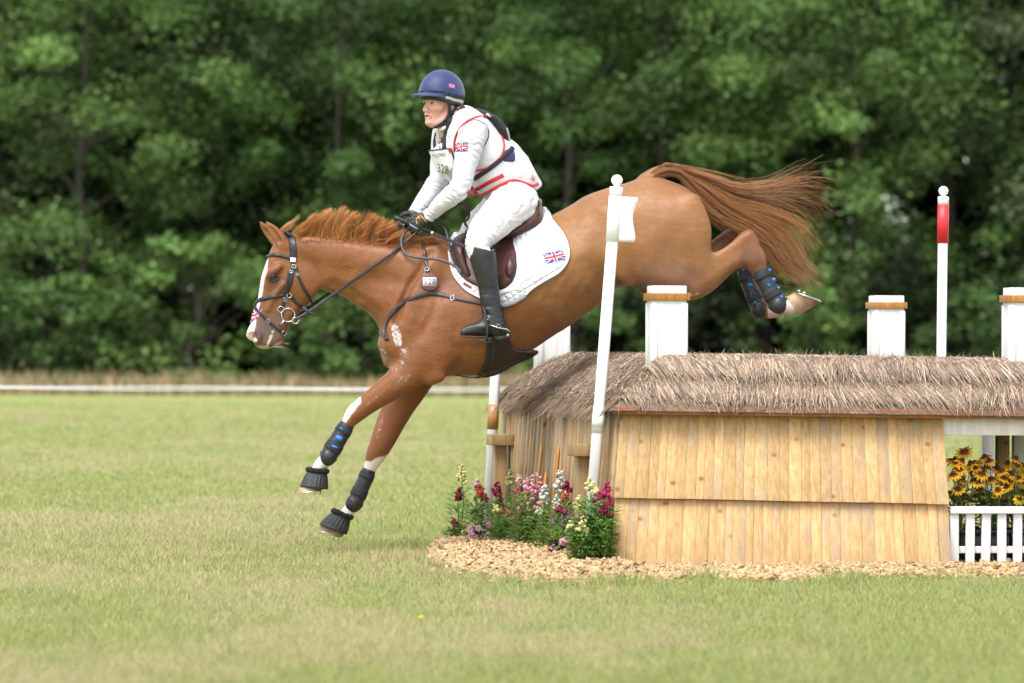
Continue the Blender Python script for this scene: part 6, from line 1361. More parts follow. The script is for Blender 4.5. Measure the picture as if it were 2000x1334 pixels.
# ---- vest: padded body protector
VF = Field(RLO, RHI, .005)
torso(VF, 7.5, .03)
VF.chain([lc(862, 292, 10, -.03, 2.6, TP, TY), lc(872, 330, 10, -.02, 2.8, TP, TY)], .05, rot=(TP, TY))
VF.chain([lc(985, 295, 24, .0, 2.0, TP, TY), lc(1003, 322, 26, .0, 2.0, TP, TY), lc(1020, 345, 22, .01, 2.2, TP, TY), lc(1036, 360, 15, .015, 2.6, TP, TY)], .05, rot=(TP, TY))
VF.chain([lc(912, 240, 22, -.02, 2.4, TP, TY)], .04, rot=(TP, TY))
band = np.argwhere(np.abs(VF.f) < .04); W = VF.lo + band * VF.h; q = topx(W)
hem = np.interp(q[:, 0], [840, 880, 913, 926, 940, 958, 976, 1000, 1024, 1048, 1058], [352, 356, 376, 385, 387, 377, 367, 357, 362, 372, 364])
cut = (q[:, 1] - hem) * KP
neck = .078 - np.linalg.norm((W - pp(880, 215, YH - .015)) * np.array([1, .8, 1]), axis=1)
near_arm = .066 - seg_dist(W, NARM[:3]); far_arm = .07 - seg_dist(W, FARM[:3])
fld = VF.f[tuple(band.T)] + .012 * (fbm(W * np.array([10, 10, 16]), 3) - .5)
for cc_ in (cut, neck, near_arm, far_arm): fld = np.maximum(fld, cc_)
VF.f[tuple(band.T)] = fld
UF = Field(RLO, RHI, .005); UF.f = np.minimum(VF.f, SL1.f)
V_, F_ = VF.mesh(2); vest = link('vest', make_mesh('vest', V_, F_, True), M['vest'], rider)
VY = (-.46, .2)
def vline(px, w, m, name, th=.004, lift=.001, round_=False, sub=5, parent=vest): return gline(UF, px, w, m, name, th, lift, VY, parent, round_, sub)
vline([(889, 296), (888, 275), (897, 253), (914, 236), (937, 227.5), (954, 232), (971, 251), (983, 275), (984, 290), (976, 309), (952, 328), (928, 334)], .013, M['red_trim'], 'red_piping', .007, .001, True)
vline([(915, 373), (926, 380), (940, 381), (958, 371.5), (976, 361.5), (1000, 352), (1024, 357), (1040, 363), (1050, 358)], .015, M['red_trim'], 'red_piping', .010, .004, True)
vline([(913, 377), (930, 370), (955, 356), (983, 342)], .022, M['red_trim'], 'red_strap', .004, .002); vline([(858, 246), (857, 262), (858, 280), (860, 290)], .009, M['red_trim'], 'red_piping', .004, .001, True)
vline([(926, 349), (945, 337), (965, 322), (985, 305), (1002, 288)], .026, M['black_web'], 'harness_strap', .005, .003); vline([(905, 209), (893, 217), (881, 232), (872, 252), (869, 272), (868, 289)], [.034, .036, .030, .026], M['black_web'], 'harness_strap', .005, .003)
vline([(852, 262), (849, 275), (850, 287)], .020, M['black_web'], 'harness_strap', .005, .003); vline([(897, 262), (908, 244), (925, 234), (940, 238), (953, 250), (954, 268), (944, 288)], .007, M['black_web'], 'shoulder_seam', .002, .0005, True)
mb = MB(); Q, n_ = VF.hit([(868, 274)], YH - .4, YH + .2, .006); mb.box(Q[0], (.014, .006, .016), np.eye(3)); mb.build('strap_buckle', M['black_shell'], vest, bevel=.003)
def vpatch(poly, lift, th, name, m, center=None, puff=0, rings=6, parent=vest, drop=.004): return patch(VF, poly, lift, th, name, m, parent, rings=rings, sub=4, Y=VY, center=center, puff=puff, mirror=False, edge_drop=drop)
vpatch([(984, 296), (1000, 290), (1006, 302), (1005, 314), (996, 316), (982, 313)], .001, .003, 'navy_panel', M['navy'])
# air canister pack across the shoulders
KF = Field(RLO, RHI, .005)
KF.chain([lc(910, 213, 3, -.03, 3.0, TP, TY), lc(930, 220, 8, -.03, 4.5, TP, TY), lc(953, 236, 12, -.02, 3.6, TP, TY), lc(971, 257, 12, -.015, 3.6, TP, TY), lc(986, 283, 6, -.01, 4.5, TP, TY), lc(998, 293, 3, -.01, 6, TP, TY)], .02, rot=(TP, TY)); V_, F_ = KF.mesh(3); link('air_pack', make_mesh('air_pack', V_, F_, True), M['black_web'], vest)
mb = MB(); Q, n_ = KF.hit([(950, 222), (955, 225), (960, 228)], YH - .4, YH + .3, .004); mb.tube(Q, [.008, .009, .006], 8); mb.build('canister_clip', M['steel'], vest, smooth=True)
gline(KF, [(990, 250), (993, 262), (996, 274), (1001, 286)], .010, M['silver'], 'harness_trim', Y=(-.4, .3), parent=vest)
# red emblem at the back hem
mb = strap(VF, [(1040, 341), (1041, 348), (1043, 353)], .004, .001, .002, mirror=False, Y=VY); strap(VF, [(1036, 348), (1040, 350), (1044, 353)], .004, .001, .002, mirror=False, Y=VY, mb=mb); mb.build('emblem', M['red_trim'], vest)
# chest writing
def plane_text(f, body, px_c, px_r, px_u, h, m, name, parent, lift=.002, Y=VY, sx=1.0):
    Q, n = f.hit([px_c, px_r, px_u], YH + Y[0], YH + Y[1], 0.0); c = Q[0]; e1 = Q[1] - c; e1 /= np.linalg.norm(e1); e2 = Q[2] - c; e2 -= e1 * (e2 @ e1); e2 /= np.linalg.norm(e2); nn = np.cross(e1, e2); nn = nn if nn[1] < 0 else -nn
    V_, F_ = text_tris(body); hh = np.ptp(V_[:, 1]); V_ = V_ * (h / hh); mb = MB(); mb.add(c + nn * lift + e1 * V_[:, :1] * sx + e2 * V_[:, 1:2], F_); return mb.build(name, m, parent)
plane_text(VF, 'BRITISH', (878, 267), (883, 266), (878, 262), .006, M['red_trim'], 'lettering', vest, .003); plane_text(VF, 'EVENTING', (879, 272.5), (884, 271.5), (879, 267), .005, M['fl_blue'], 'lettering', vest, .003)
# number bib
M['bib'] = mat('bib_cloth', (0.72, 0.72, 0.70), (0.66, 0.66, 0.64), .7, 10)
bib = vpatch([(839, 294), (850, 293), (866, 291), (879, 290), (884, 297), (886, 312), (887, 330), (884, 345), (880, 356), (868, 345), (856, 331), (846, 312)], .004, .003, 'number_bib', M['bib'], center=(865, 315), drop=.004, rings=7)
vline([(838, 294), (852, 293), (866, 291), (880, 289.5)], .007, M['black_web'], 'bib_edge', .003, .005); vline([(880, 290), (884, 298), (887, 312)], .008, M['black_web'], 'bib_edge', .003, .005)
mb = strap(VF, [(877, 289), (879, 293), (880, 296)], .016, .002, .008, mirror=False, Y=VY); mb.build('bib_tab', M['red_trim'], vest)
plane_text(VF, 'MILLSTREET', (860.5, 302), (868, 301), (861, 294), .0185, M['ink'], 'lettering', bib, .011, sx=.78); M['olive_ink'] = mat('olive_ink', (0.09, 0.085, 0.055), None, .6)
plane_text(VF, '328', (868, 329), (876, 331), (868, 321), .050, M['olive_ink'], 'number', bib, .012, sx=.9)
# union flag on the sleeve
flag_geo(surf_place(SL1, [(890, 279.5), (914, 278), (913.5, 295), (891, 296.5)], .0035, (-.4, 0), .0008), 'sleeve_flag', rider, FLM)
# lanyard from vest to saddle
mb = MB(); P_ = ppa([(897, 392), (906, 397), (912, 405), (916, 414), (915, 426), (908, 434), (912, 443)], [YH - .10, YH - .12, YH - .13, YH - .13, YH - .12, YH - .11, YH - .10]); P_ = catmull(P_, 8); mb.tube(P_, .0065 * (1 + .25 * np.sin(np.arange(len(P_)) * 1.9)), 7); mb.build('lanyard', M['black_web'], rider, smooth=True)
# ---- helmet
helmet_parts = {}
zc, RX, RYl, RZ = .050, .132, .110, .134
def hel(az, s, grow=0.0):
    """az 0 = front; s from 0 (lower edge) to 1 (crown)"""
    f_ = math.cos(az); zb = .030 * max(f_, 0) ** .7 - .010 - .018 * max(-f_, 0) ** 1.5; top = zc + RZ
    z = zb + (top - zb) * s; k = math.sqrt(max(0, 1 - ((z - zc) / RZ) ** 2)) if z > zc else 1 - .10 * ((zc - z) / .06) ** 2
    return hw(-(RX + grow) * k * math.cos(az) + .006, (RYl + grow) * k * math.sin(az), z + grow * s)
def hel_band(s0, s1, grow, name, m, nS=6, parent=None, wr=0):
    n = 48; v = []; S_ = [s0 + (s1 - s0) * math.sin(i / nS * math.pi / 2) for i in range(nS + 1)] if s1 > .99 else np.linspace(s0, s1, nS + 1)
    for s_ in S_:
        for k in range(n):
            az = 2 * math.pi * k / n; g = grow + (wr * math.sin(k * 1.7 + math.sin(k) * 2) * max(0, 1 - (s_ - s0) / .14) if wr else 0); v.append(hel(az, min(s_, .9995), g))
    f = [(i * n + j, i * n + (j + 1) % n, (i + 1) * n + (j + 1) % n, (i + 1) * n + j) for i in range(nS) for j in range(n)]
    inn = [hel(2 * math.pi * k / n, s0, -.018) for k in range(n)]; b0 = len(v); v += inn; f += [(j, b0 + j, b0 + (j + 1) % n, (j + 1) % n) for j in range(n)]
    if s1 < .99: inn = [hel(2 * math.pi * k / n, s1, -.018) for k in range(n)]; b1 = len(v); v += inn; f += [(nS * n + j, nS * n + (j + 1) % n, b1 + (j + 1) % n, b1 + j) for j in range(n)]
    mb = MB(); mb.add(v, f); return mb.build(name, m, parent, smooth=True)
hm_ = hel_band(0.0, .10, .002, 'helmet', M['black_shell'], 3, rider)
hel_band(.10, .19, .0015, 'silver_stripe', M['silver'], 2, hm_); hel_band(.19, .30, .003, 'elastic_band', M['black_web'], 3, hm_); hel_band(.27, 1.0, .0045, 'silk_cover', M['navy'], 22, hm_, wr=.004)
# peak
v = []; n = 17; A_ = np.linspace(-1.15, 1.15, n)
for t, dz in ((0, 0), (.5, -.002), (1, -.010)):
    for a in A_: b_ = hel(a, .24, .002); o_ = hw(-(RX + .066 * math.cos(a * 1.32) * t) * math.cos(a) + .006, (RYl + .02 * t * math.cos(a * 1.3)) * math.sin(a), 0); o_[2] = b_[2] + dz - .006 * t; v.append(b_ * (1 - t) + o_ * t if t < 1 else o_)
v = np.array(v); lo_ = v.copy(); lo_[:, 2] -= .007; m_ = len(v); f = []
for i in range(2):
    for j in range(n - 1): q = i * n + j; f += [(q, q + n, q + n + 1, q + 1), (m_ + q, m_ + q + 1, m_ + q + n + 1, m_ + q + n)]
for j in range(n - 1): q = 2 * n + j; f.append((q, m_ + q, m_ + q + 1, q + 1))
mb = MB(); mb.add(np.concatenate([v, lo_]), f); mb.build('peak', M['navy'], hm_, smooth=True)
# chin harness
for s_ in (-1, 1):
    mb = MB(); P_ = [hw(-.018, s_ * .094, .008), hw(-.010, s_ * .088, -.030), hw(-.006, s_ * .076, -.068), hw(-.022, s_ * .058, -.100), hw(-.048, s_ * .028, -.124), hw(-.058, 0, -.130)]; P_ = catmull(P_, 5); nr = np.array([hw(-.2, s_ * 1, -.2) - hw(0, 0, 0)] * len(P_)); V_, F_ = ribbon(P_, nr, np.interp(np.linspace(0, 1, len(P_)), [0, .5, 1], [.020, .020, .016]), .005); mb.add(V_, F_)
    P2 = catmull([hw(.042, s_ * .092, .0), hw(.022, s_ * .086, -.040), hw(-.004, s_ * .078, -.064)], 5); V_, F_ = ribbon(P2, nr[:len(P2)], .014, .005); mb.add(V_, F_); mb.build('chin_strap', M['black_web'], hm_, smooth=True)
    mb = MB(); c = hw(-.010, s_ * .072, -.078); mb.box(c, (.010, .007, .012), np.eye(3)); mb.build('chin_buckle', M['black_shell'], hm_, bevel=.003)
# oval badge and flag on the helmet
hfl = lambda uv, layer: np.array([hel(math.radians(72 + 16 * u), .50 + .13 * v, .0058 + layer * .0004) for u, v in uv])
def hplace(uv, layer): return np.array([hel(-math.radians(74 + 17 * u), .44 + .13 * v, .0060 + layer * .0005) for u, v in uv])
flag_geo(hplace, 'helmet_flag', hm_, FLM)
mb = MB(); ring = [hel(-math.radians(33 + 13 * math.cos(q)), .145 + .033 * math.sin(q), .004) for q in np.linspace(0, 6.283, 24)]; mb.tube(ring, .0016, 5, cap=False); mb.build('badge', M['black_shell'], hm_, smooth=True)
# shirt collar
mb = MB(); ring = [pp(878, 247, YH - .025) + np.array([.052 * math.cos(q), .050 * math.sin(q), .020 * math.cos(q)]) for q in np.linspace(0, 6.283, 26)]; mb.tube(ring, .011, 8, cap=False); mb.build('collar', M['shirt'], rider, smooth=True)
# ---- riding boots with spurs
for sgn, LG, dx in ((-1, NLEG, 0), (1, FLEG, -12)):
    QF = Field((pp(865, 0, YH)[0], YH + (-.47 if sgn < 0 else .25), pp(0, 680, YH)[2]), (pp(1012, 0, YH)[0], YH + (-.25 if sgn < 0 else .47), pp(0, 470, YH)[2]), .004)
    g = lambda x, y, r, dy, lat=.88: hp(x + dx, y, r, sgn * dy, lat)
    QF.chain([g(942, 488, 25.5, .338), g(943, 502, 26, .338), g(949, 530, 23.5, .340), g(955, 565, 20, .341), g(960, 600, 19.5, .343), g(964, 622, 20, .345), g(972, 640, 17.5, .347)], .02)
    QF.chain([g(968, 636, 18, .347), g(945, 640, 16, .352), g(920, 645, 10.5, .360), g(905, 648, 7, .366)], .025); QF.chain([g(976, 648, 14, .347, .9), g(980, 655, 10, .347, 1)], .012)
    bd = np.argwhere(np.abs(QF.f) < .03); W = QF.lo + bd * QF.h; q = topx(W); QF.f[tuple(bd.T)] = np.maximum.reduce([QF.f[tuple(bd.T)] + .009 * (fbm(W * np.array([14, 14, 45]), 2) - .5) * (q[:, 1] > 560), (481.5 + .25 * (q[:, 0] - dx - 925) - q[:, 1]) * KP * .97 + 0, (q[:, 1] - 658) * KP])
    V_, F_ = QF.mesh(2); bo = link('riding_boot', make_mesh('riding_boot', V_, F_, True), BL, rider)
    mb = MB(); P_ = ppa([(899 + dx, 654), (912 + dx, 658), (935 + dx, 658), (952 + dx, 657)], YH + sgn * .358); V_, F_ = ribbon(catmull(P_, 4), np.tile([0, 0, -1.0], (13, 1)), [.036, .05, .07, .075, .075, .07, .068, .066, .064, .06, .06, .06, .06], .004); mb.add(V_, F_); mb.box(pp(978 + dx, 660, YH + sgn * .347), (.034, .030, .013)); mb.build('sole', M['rubber'], bo)
    # spur and its strap
    mb = MB(); mb.tube(ppa([(955 + dx, 634), (972 + dx, 640), (990 + dx, 643), (996 + dx, 648)], YH + sgn * .405), .004, 6); mb.sphere(pp(992 + dx, 655, YH + sgn * .39), .009, 10, 8); mb.build('spur', M['steel'], bo, smooth=True)
    if sgn < 0:
        sb = strap(QF, [(945, 613), (955, 624), (966, 634), (985, 632)], .012, .004, .001, mirror=False, Y=(-.47, -.2)); strap(QF, [(943, 614), (950, 632), (952, 655)], .012, .004, .001, mirror=False, Y=(-.47, -.2), mb=sb); strap(QF, [(976, 640), (970, 650), (962, 657)], .011, .004, .001, mirror=False, Y=(-.47, -.2), mb=sb); sb.build('spur_strap', M['dark_brown'], bo, smooth=True)
        mb = MB(); buckle(QF, (954, 621), -.6, .009, .009, Y=(-.47, -.2), mb=mb); buckle(QF, (973, 637), -.5, .009, .009, Y=(-.47, -.2), mb=mb); mb.build('buckle', M['steel'], bo, smooth=True)
        strap(QF, [(917, 506), (930, 497), (950, 500), (963, 492)], .003, .002, .0005, mirror=False, Y=(-.47, -.2)).build('seam', M['black_web'], bo)
# stirrups
for sgn, dx in ((-1, 0), (1, -12)):
    st_ = thing('stirrup', 'black stirrup on its leather under the near riding boot' if sgn < 0 else 'black stirrup on its leather on the far side of the horse', 'stirrup', pp(945 + dx, 660, YH + sgn * .35), 'stirrups of the saddle')
    mb = MB(); yo = sgn * .352; mb.box(pp(947 + dx, 664, YH + yo), (.035, .055, .006), np.stack([[.98, 0, .19], [0, 1, 0], [-.19, 0, .98]])); 
    for k in range(5): mb.box(pp(936 + dx + k * 5.5, 668, YH + yo - sgn * -.0), (.006, .055, .006))
    mb.build('tread', M['black_shell'], st_, bevel=.002)
    mb = MB(); arch = [pp(950 + dx, 664, YH + yo - .058), pp(952 + dx, 640, YH + yo - .062), pp(947 + dx, 610, YH + yo - .045), pp(943 + dx, 596, YH + yo), pp(947 + dx, 610, YH + yo + .045), pp(952 + dx, 640, YH + yo + .062), pp(950 + dx, 664, YH + yo + .058)]; mb.tube(catmull(arch, 6), .0058, 8); mb.build('iron', M['black_shell'], st_, smooth=True)
    mb = MB(); P_ = catmull(ppa([(961 + dx, 487), (966 + dx, 515), (972 + dx, 540)], YH + sgn * .315), 4); V_, F_ = ribbon(P_, np.tile([0, float(sgn), 0], (9, 1)), .027, .004); mb.add(V_, F_); P_ = catmull(ppa([(952 + dx, 545), (945 + dx, 575), (943 + dx, 600)], YH + sgn * .300), 4); V_, F_ = ribbon(P_, np.tile([0, float(sgn), 0], (9, 1)), .024, .004); mb.add(V_, F_); mb.build('leather', BL, st_)
# ---- whip
wh = thing('whip', 'black riding whip held in the rider hand', 'whip', pp(818, 443, YH - .10))
W0, W1, W2 = pp(771, 424, YH - .105), pp(842, 454, YH - .125), pp(938, 494, YH - .385)
mb = MB(); mb.tube([W0 - (W1 - W0) * .01, W0, lerp(W0, W1, .1), W1], [.007, .0115, .0105, .0105], 12); mb.build('grip', M['rubber'], wh, smooth=True)
mb = MB(); mb.tube([W1, lerp(W1, W2, .05)], .0095, 10); mb.build('ring', M['silver'], wh, smooth=True)
mb = MB(); Pw = catmull([lerp(W1, W2, .05), lerp(W1, W2, .4), lerp(W1, W2, .7), W2], 4); d_ = (W2 - W1) / np.linalg.norm(W2 - W1); V_, F_ = ribbon(Pw, np.tile([.1, -1, .3], (len(Pw), 1)), np.interp(np.linspace(0, 1, len(Pw)), [0, .3, .45, 1], [.014, .014, .020, .018]), .006); mb.add(V_, F_); mb.build('shaft', M['black_web'], wh, smooth=True)
# ================================================================== flowers
def colmat(name, c, rough=.6): return mat(name, c, tuple(v * .8 for v in c), rough, 30, spec=.25, transl=.25)
PET = {'yellow': colmat('pale_yellow_petal', (0.84, 0.78, 0.36)), 'white': colmat('white_petal', (0.78, 0.76, 0.70)), 'pink': colmat('pink_petal', (0.88, 0.42, 0.52)), 'palepink': colmat('pale_pink_petal', (0.76, 0.50, 0.50)), 'coral': colmat('coral_petal', (0.68, 0.09, 0.07)), 'magenta': colmat('magenta_petal', (0.48, 0.03, 0.13)), 'maroon': colmat('maroon_petal', (0.20, 0.012, 0.04)), 'purple': colmat('purple_petal', (0.24, 0.20, 0.30)), 'gold': colmat('golden_petal', (0.78, 0.42, 0.02)), 'lemon': colmat('lemon_petal', (0.82, 0.58, 0.02)), 'rust': colmat('rust_petal', (0.30, 0.075, 0.010))}
M['stem'] = mat('green_stem', (0.10, 0.17, 0.04), (0.07, 0.12, 0.03), .6, 30); M['fleaf'] = mat('flower_leaf', (1, 1, 1), (.8, .8, .8), .5, 20, vcol=True, spec=.35, transl=.25); M['cone'] = mat('dark_cone', (0.028, 0.012, 0.008), (0.05, 0.02, 0.01), .8, 60)
fr = np.random.default_rng(77)
def leaf_blades(mb, base, n, Ln, wd, rad, hgt, col, r=fr):
    """lance leaves sprouting round a stem"""
    for i in range(n):
        a = r.random() * 6.283; z0 = hgt * r.random() ** .8; d = np.array([math.cos(a), math.sin(a), .35 + .5 * r.random()]); d /= np.linalg.norm(d); s = np.array([-math.sin(a), math.cos(a), 0]); L_ = Ln * (.6 + .6 * r.random()); w = wd * (.7 + .5 * r.random())
        p = np.asarray(base) + np.array([math.cos(a), math.sin(a), 0]) * rad * r.random() + np.array([0, 0, z0]); m = p + d * L_ * .5; e = p + d * L_ + np.array([0, 0, -.28 * L_]); k = np.array([0, 0, 1]) * w * .25
        mb.add([p, m - s * w + k, e, m + s * w + k, m], [(0, 1, 4), (1, 2, 4), (2, 3, 4), (3, 0, 4)], np.array(col) * (.6 + .7 * r.random()))
def lump(mb, c, r, rs):
    """one two-lipped blossom: a few crumpled lobes"""
    for k in range(4):
        d = rs.normal(0, 1, 3); d /= np.linalg.norm(d); v, f = sphere(np.asarray(c) + d * r * .62, r * np.array([.62, .62, .55]) * (.8 + .4 * rs.random()), 6, 4); v = v + rs.normal(0, r * .13, v.shape); mb.add(v, f)
def snapdragon(label, spikes, base_px, Y, bush=1.0, dark=False, col=(0.24, 0.40, 0.10)):
    """spikes: (px, ytop, ybottom, petal)"""
    b0 = pp(base_px, 690, Y); b0[2] = 0.03; t = thing('snapdragon' if not dark else 'impatiens', label, 'flower', b0, 'flowers beside the jump')
    for k, (px, yt, yb, petal, wdt) in enumerate(spikes):
        Yk = Y + fr.normal(0, .06); top = pp(px, yt, Yk); bot = pp(px + fr.normal(0, 1), yb, Yk); root = np.array([lerp(b0[0], bot[0], .5), Yk, .02]); mb = MB(); mb.tube(catmull([root, lerp(root, bot, .6) + fr.normal(0, .006, 3), bot, top], 3), np.linspace(.0042, .0018, 10), 6); mb.build('stem', M['stem'], t)
        mb = MB(); L_ = np.linalg.norm(top - bot); n = max(5, int(L_ / .0075))
        for i in range(n):
            q = i / max(n - 1, 1); a = i * 2.4; rr = wdt * KP * 1.25 * (1.0 - .55 * q ** 1.5); c = lerp(bot, top, q) + np.array([math.cos(a), math.sin(a), 0]) * rr * .62; lump(mb, c, (.0180 if petal != 'purple' else .009) * (1 - .45 * q) * (.85 + .3 * fr.random()), fr)
        mb.build('flower_spike', PET[petal], t, smooth=True)
        mb = MB(); leaf_blades(mb, root, int(80 * bush), .075, .0095, .055, max(.06, (bot[2] - .04) * .92), col); mb.build('foliage', M['fleaf'], t)
def F_(x, a, b, c, w=7): return (x, a, b, c, w)
snapdragon('tall snapdragon with one pale yellow spike, leftmost of the flowers', [F_(902, 910, 940, 'yellow', 8)], 896, 32.9, 1.3)
snapdragon('thin maroon snapdragon at the left end of the flower row', [F_(897, 953, 976, 'maroon', 6), F_(887, 1014, 1024, 'magenta', 4)], 893, 32.7, 1.2)
snapdragon('pale pink and coral snapdragon just left of the rear white pole', [F_(931, 936, 955, 'palepink', 8), F_(939, 948, 970, 'coral', 9), F_(945, 963, 976, 'magenta', 6)], 930, 32.5, 1.3)
snapdragon('dark magenta snapdragon right of the rear white pole', [F_(970, 943, 967, 'magenta', 9), F_(978, 972, 984, 'maroon', 5), F_(979, 994, 1003, 'magenta', 6)], 972, 32.0, 1.2)
snapdragon('yellow spiked snapdragon before the left timber bracket', [F_(998, 918, 946, 'yellow', 9)], 994, 31.7, 1.2)
snapdragon('coral snapdragon low among the green leaves by the bracket', [F_(994, 996, 1006, 'coral', 8), F_(968, 988, 996, 'yellow', 5)], 985, 31.5, 1.6)
snapdragon('large bushy bright pink snapdragon, the biggest flower clump', [F_(1047, 926, 960, 'pink', 17), F_(1034, 934, 962, 'pink', 12), F_(1025, 973, 1004, 'pink', 19), F_(1044, 966, 998, 'pink', 17), F_(1014, 929, 942, 'palepink', 7)], 1030, 31.1, 1.7)
snapdragon('purple snapdragon behind the bright pink clump', [F_(1024, 944, 962, 'maroon', 7), F_(1015, 955, 966, 'magenta', 6)], 1018, 31.4, 1.0)
snapdragon('white snapdragon beside the pink clump and the orange stake', [F_(1064, 947, 980, 'white', 8), F_(1053, 992, 1002, 'white', 6)], 1060, 30.7, 1.2)
snapdragon('tall white snapdragon, the highest white spike in the row', [F_(1094, 921, 962, 'white', 10), F_(1088, 968, 992, 'white', 7)], 1090, 30.5, 1.2)
snapdragon('red and coral snapdragon under the tall white spike', [F_(1104, 963, 984, 'coral', 9), F_(1095, 988, 1001, 'magenta', 8), F_(1108, 943, 956, 'maroon', 6)], 1100, 30.3, 1.3)
snapdragon('purple sage spikes between white and yellow snapdragons', [F_(1082, 1000, 1022, 'purple', 2), F_(1098, 1006, 1026, 'purple', 2), F_(1112, 996, 1016, 'purple', 2)], 1090, 30.0, .9)
snapdragon('pale yellow snapdragon clump in front of the leaning pole', [F_(1152, 933, 957, 'yellow', 9), F_(1130, 970, 998, 'yellow', 8), F_(1139, 1010, 1036, 'yellow', 8), F_(1117, 1019, 1033, 'yellow', 7), F_(1169, 981, 1003, 'yellow', 8)], 1145, 28.85, 2.2, col=(0.22, 0.40, 0.09))
snapdragon('magenta snapdragon clump against the board wall corner', [F_(1186, 944, 972, 'magenta', 8), F_(1168, 963, 982, 'magenta', 9), F_(1192, 976, 1014, 'magenta', 8), F_(1180, 985, 1004, 'maroon', 7)], 1178, 28.9, 2.4, col=(0.22, 0.40, 0.09))
def impatiens(label, px, py, Y, n):
    b0 = pp(px, py, Y); b0[2] = .03; t = thing('impatiens', label, 'flower', b0, 'flowers beside the jump'); mb = MB(); leaf_blades(mb, b0, n, .055, .012, .06, .09, (0.030, 0.012, 0.014)); mb.build('foliage', M['fleaf'], t); mb = MB(); mb.tube([b0 - [0, 0, .05], b0 + [0, 0, .08]], .005, 6); mb.build('stem', M['stem'], t)
    for k in range(5):
        a = fr.random() * 6.283; c = b0 + np.array([math.cos(a) * .055, -abs(math.sin(a)) * .05, .05 + .07 * fr.random()]); mb = MB()
        for j in range(5): q = j * 1.257; v, f = sphere(c + .011 * np.array([math.cos(q), -.3, math.sin(q)]), (.0105, .003, .0105), 7, 4); mb.add(v, f)
        mb.build('blossom', PET['palepink' if k % 2 else 'pink'], t, smooth=True)
impatiens('dark leaved plant with pale pink blossoms left of the white pole foot', 937, 1040, 31.9, 60); impatiens('dark leaved plant with pink blossoms before the sage', 1092, 1050, 29.6, 70)
# tray under the corner plants
mb = MB(); mb.box(pp(1150, 1098, 29.0) * np.array([1, 1, 0]) + np.array([0, 0, .045]), (.085, .20, .022)); mb.build('plant_tray', M['crate'], None, label='grey plastic tray half buried in chips under yellow snapdragons', cat='tray')
# fallen petals
for px, py, fl_ in ((1215, 1108, 'magenta blossom fallen on the chips at the board wall foot'), (1168, 1108, 'magenta blossom fallen on the chips by the plant tray'), (975, 1052, 'magenta blossom fallen on the chips by the rear pole')):
    g0 = gp(px, py); mb = MB(); lump(mb, g0 + np.array([0, 0, .055]), .012, fr); mb.build('fallen_blossom', PET['magenta'], None, smooth=True, label=fl_, cat='petal', group='fallen blossoms')
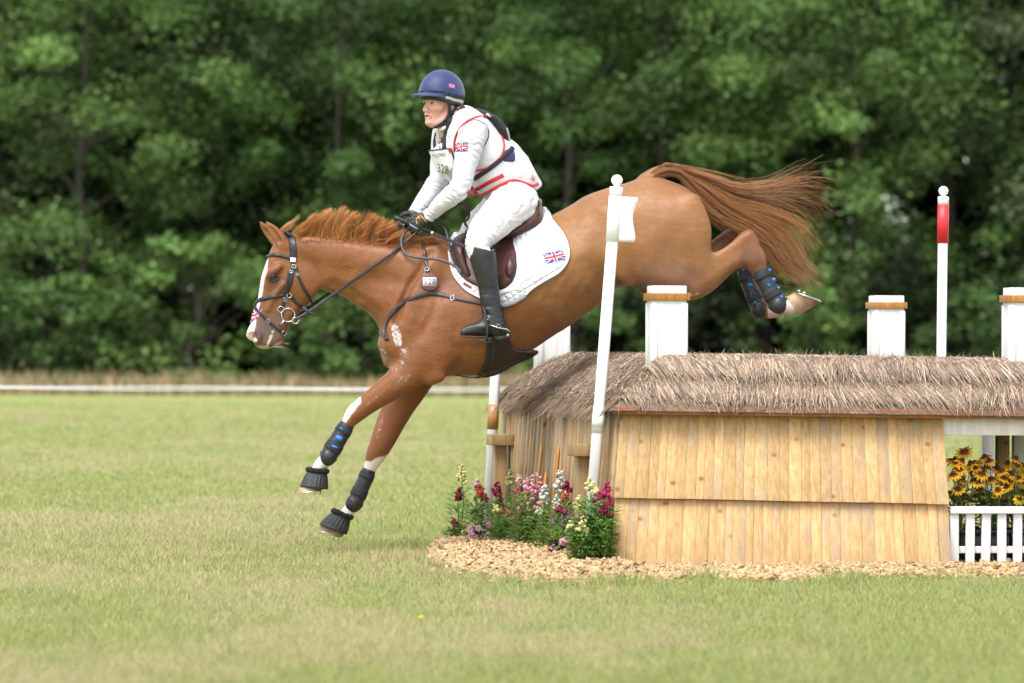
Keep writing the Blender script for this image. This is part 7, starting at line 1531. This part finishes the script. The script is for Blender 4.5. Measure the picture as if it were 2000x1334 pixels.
# rudbeckias in the crates
def rudbeckia(label, heads, base_px, Y):
    b0 = pp(base_px, 1050, Y); b0[2] = .16; t = thing('rudbeckia', label, 'flower', b0, 'yellow flowers in the open bay')
    fo = MB(); leaf_blades(fo, b0, 90, .095, .017, .07, .22, (0.10, 0.18, 0.05)); fo.build('foliage', M['fleaf'], t)
    heads = list(heads) + [(px + fr.normal(0, 9), py + fr.normal(6, 9), r * .9, 'gold', .6) for px, py, r, petal, tilt in heads]
    for px, py, r, petal, tilt in heads:
        Yk = Y + fr.normal(0, .05); c = pp(px, py, Yk); mb = MB(); mb.tube(catmull([b0 + fr.normal(0, .02, 3) * [1, 1, 0], lerp(b0, c, .6) + fr.normal(0, .01, 3), c], 3), .0028, 5); mb.build('stem', M['stem'], t)
        tilt = tilt + .45 * (petal == 'gold'); nn = np.array([fr.normal(0, .3), -math.cos(tilt), math.sin(tilt)]); nn /= np.linalg.norm(nn); e1 = np.cross(nn, [0.3, .2, 1]); e1 /= np.linalg.norm(e1); e2 = np.cross(nn, e1); R_ = r * KP; mb = MB()
        for k in range(14):
            a = k * 6.283 / 14 + fr.normal(0, .08); d = e1 * math.cos(a) + e2 * math.sin(a); s = -e1 * math.sin(a) + e2 * math.cos(a); dr = fr.uniform(.2, .9); L_ = R_ * fr.uniform(.85, 1.1); p = c + d * R_ * .18; m = c + d * L_ * .6 - nn * dr * L_ * .25; e = c + d * L_ - nn * dr * L_ * .6
            mb.add([p - s * R_ * .07, p + s * R_ * .07, m + s * R_ * .17, e + s * R_ * .05, e - s * R_ * .05, m - s * R_ * .17], [(0, 1, 2, 5), (5, 2, 3, 4)], None, 0)
            if petal == 'gold': q = lerp(p, m, .75) + nn * .0012; mb.add([p - s * R_ * .08 + nn * .0012, p + s * R_ * .08 + nn * .0012, q + s * R_ * .14, q - s * R_ * .14], [(0, 1, 2, 3)], None, 1)
        mb.build('petals', [PET[petal], PET['rust']], t); v, f = sphere(c + nn * R_ * .12, (R_ * .27,) * 3, 10, 7); mb = MB(); mb.add(v, f); mb.build('cone', M['cone'], t, smooth=True)
g, lm = 'gold', 'lemon'
rudbeckia('clump of rust and yellow daisies hard against the board wall', [(1866, 898, 20, g, .7), (1884, 882, 17, g, .3), (1862, 926, 17, g, .5), (1880, 935, 16, g, .4), (1872, 955, 14, g, .3), (1883, 971, 15, lm, .5), (1875, 912, 16, g, .9), (1896, 905, 17, g, .8)], 1876, 29.38)
rudbeckia('clump of rust and yellow daisies in the middle of the bay', [(1912, 905, 17, g, .8), (1918, 925, 16, g, .5), (1932, 900, 16, g, .9), (1947, 915, 16, g, .7), (1914, 955, 13, g, .5), (1949, 956, 14, g, .2), (1942, 970, 14, lm, .6), (1936, 935, 15, g, .5), (1904, 935, 15, g, .6), (1918, 985, 12, g, .8)], 1930, 29.45)
rudbeckia('clump of yellow daisies at the picture edge of the bay', [(1968, 905, 16, g, .7), (1984, 896, 16, g, .9), (1990, 935, 17, g, .2), (1996, 960, 15, lm, .6), (1975, 925, 15, g, .7), (2005, 925, 17, lm, .4), (1966, 950, 14, g, .4), (1992, 975, 13, lm, .5)], 1985, 29.48)
rudbeckia('clump of yellow daisies behind the other daisies', [(1895, 922, 15, g, .8), (1926, 912, 15, g, .8), (1958, 925, 15, g, .8), (1990, 912, 15, g, .8), (1870, 975, 13, g, .3)], 1930, 29.75)
# a yellow wild flower in the lawn
g0 = gp(822, 1228); t = thing('dandelion', 'single yellow wild flower in the foreground lawn', 'flower', g0)
mb = MB(); mb.tube([g0, g0 + [0, 0, .04]], .0015, 5); mb.build('stem', M['stem'], t); mb = MB(); v, f = sphere(g0 + [0, 0, .045], (.014, .014, .008), 9, 5); mb.add(v, f); mb.build('petals', PET['lemon'], t)
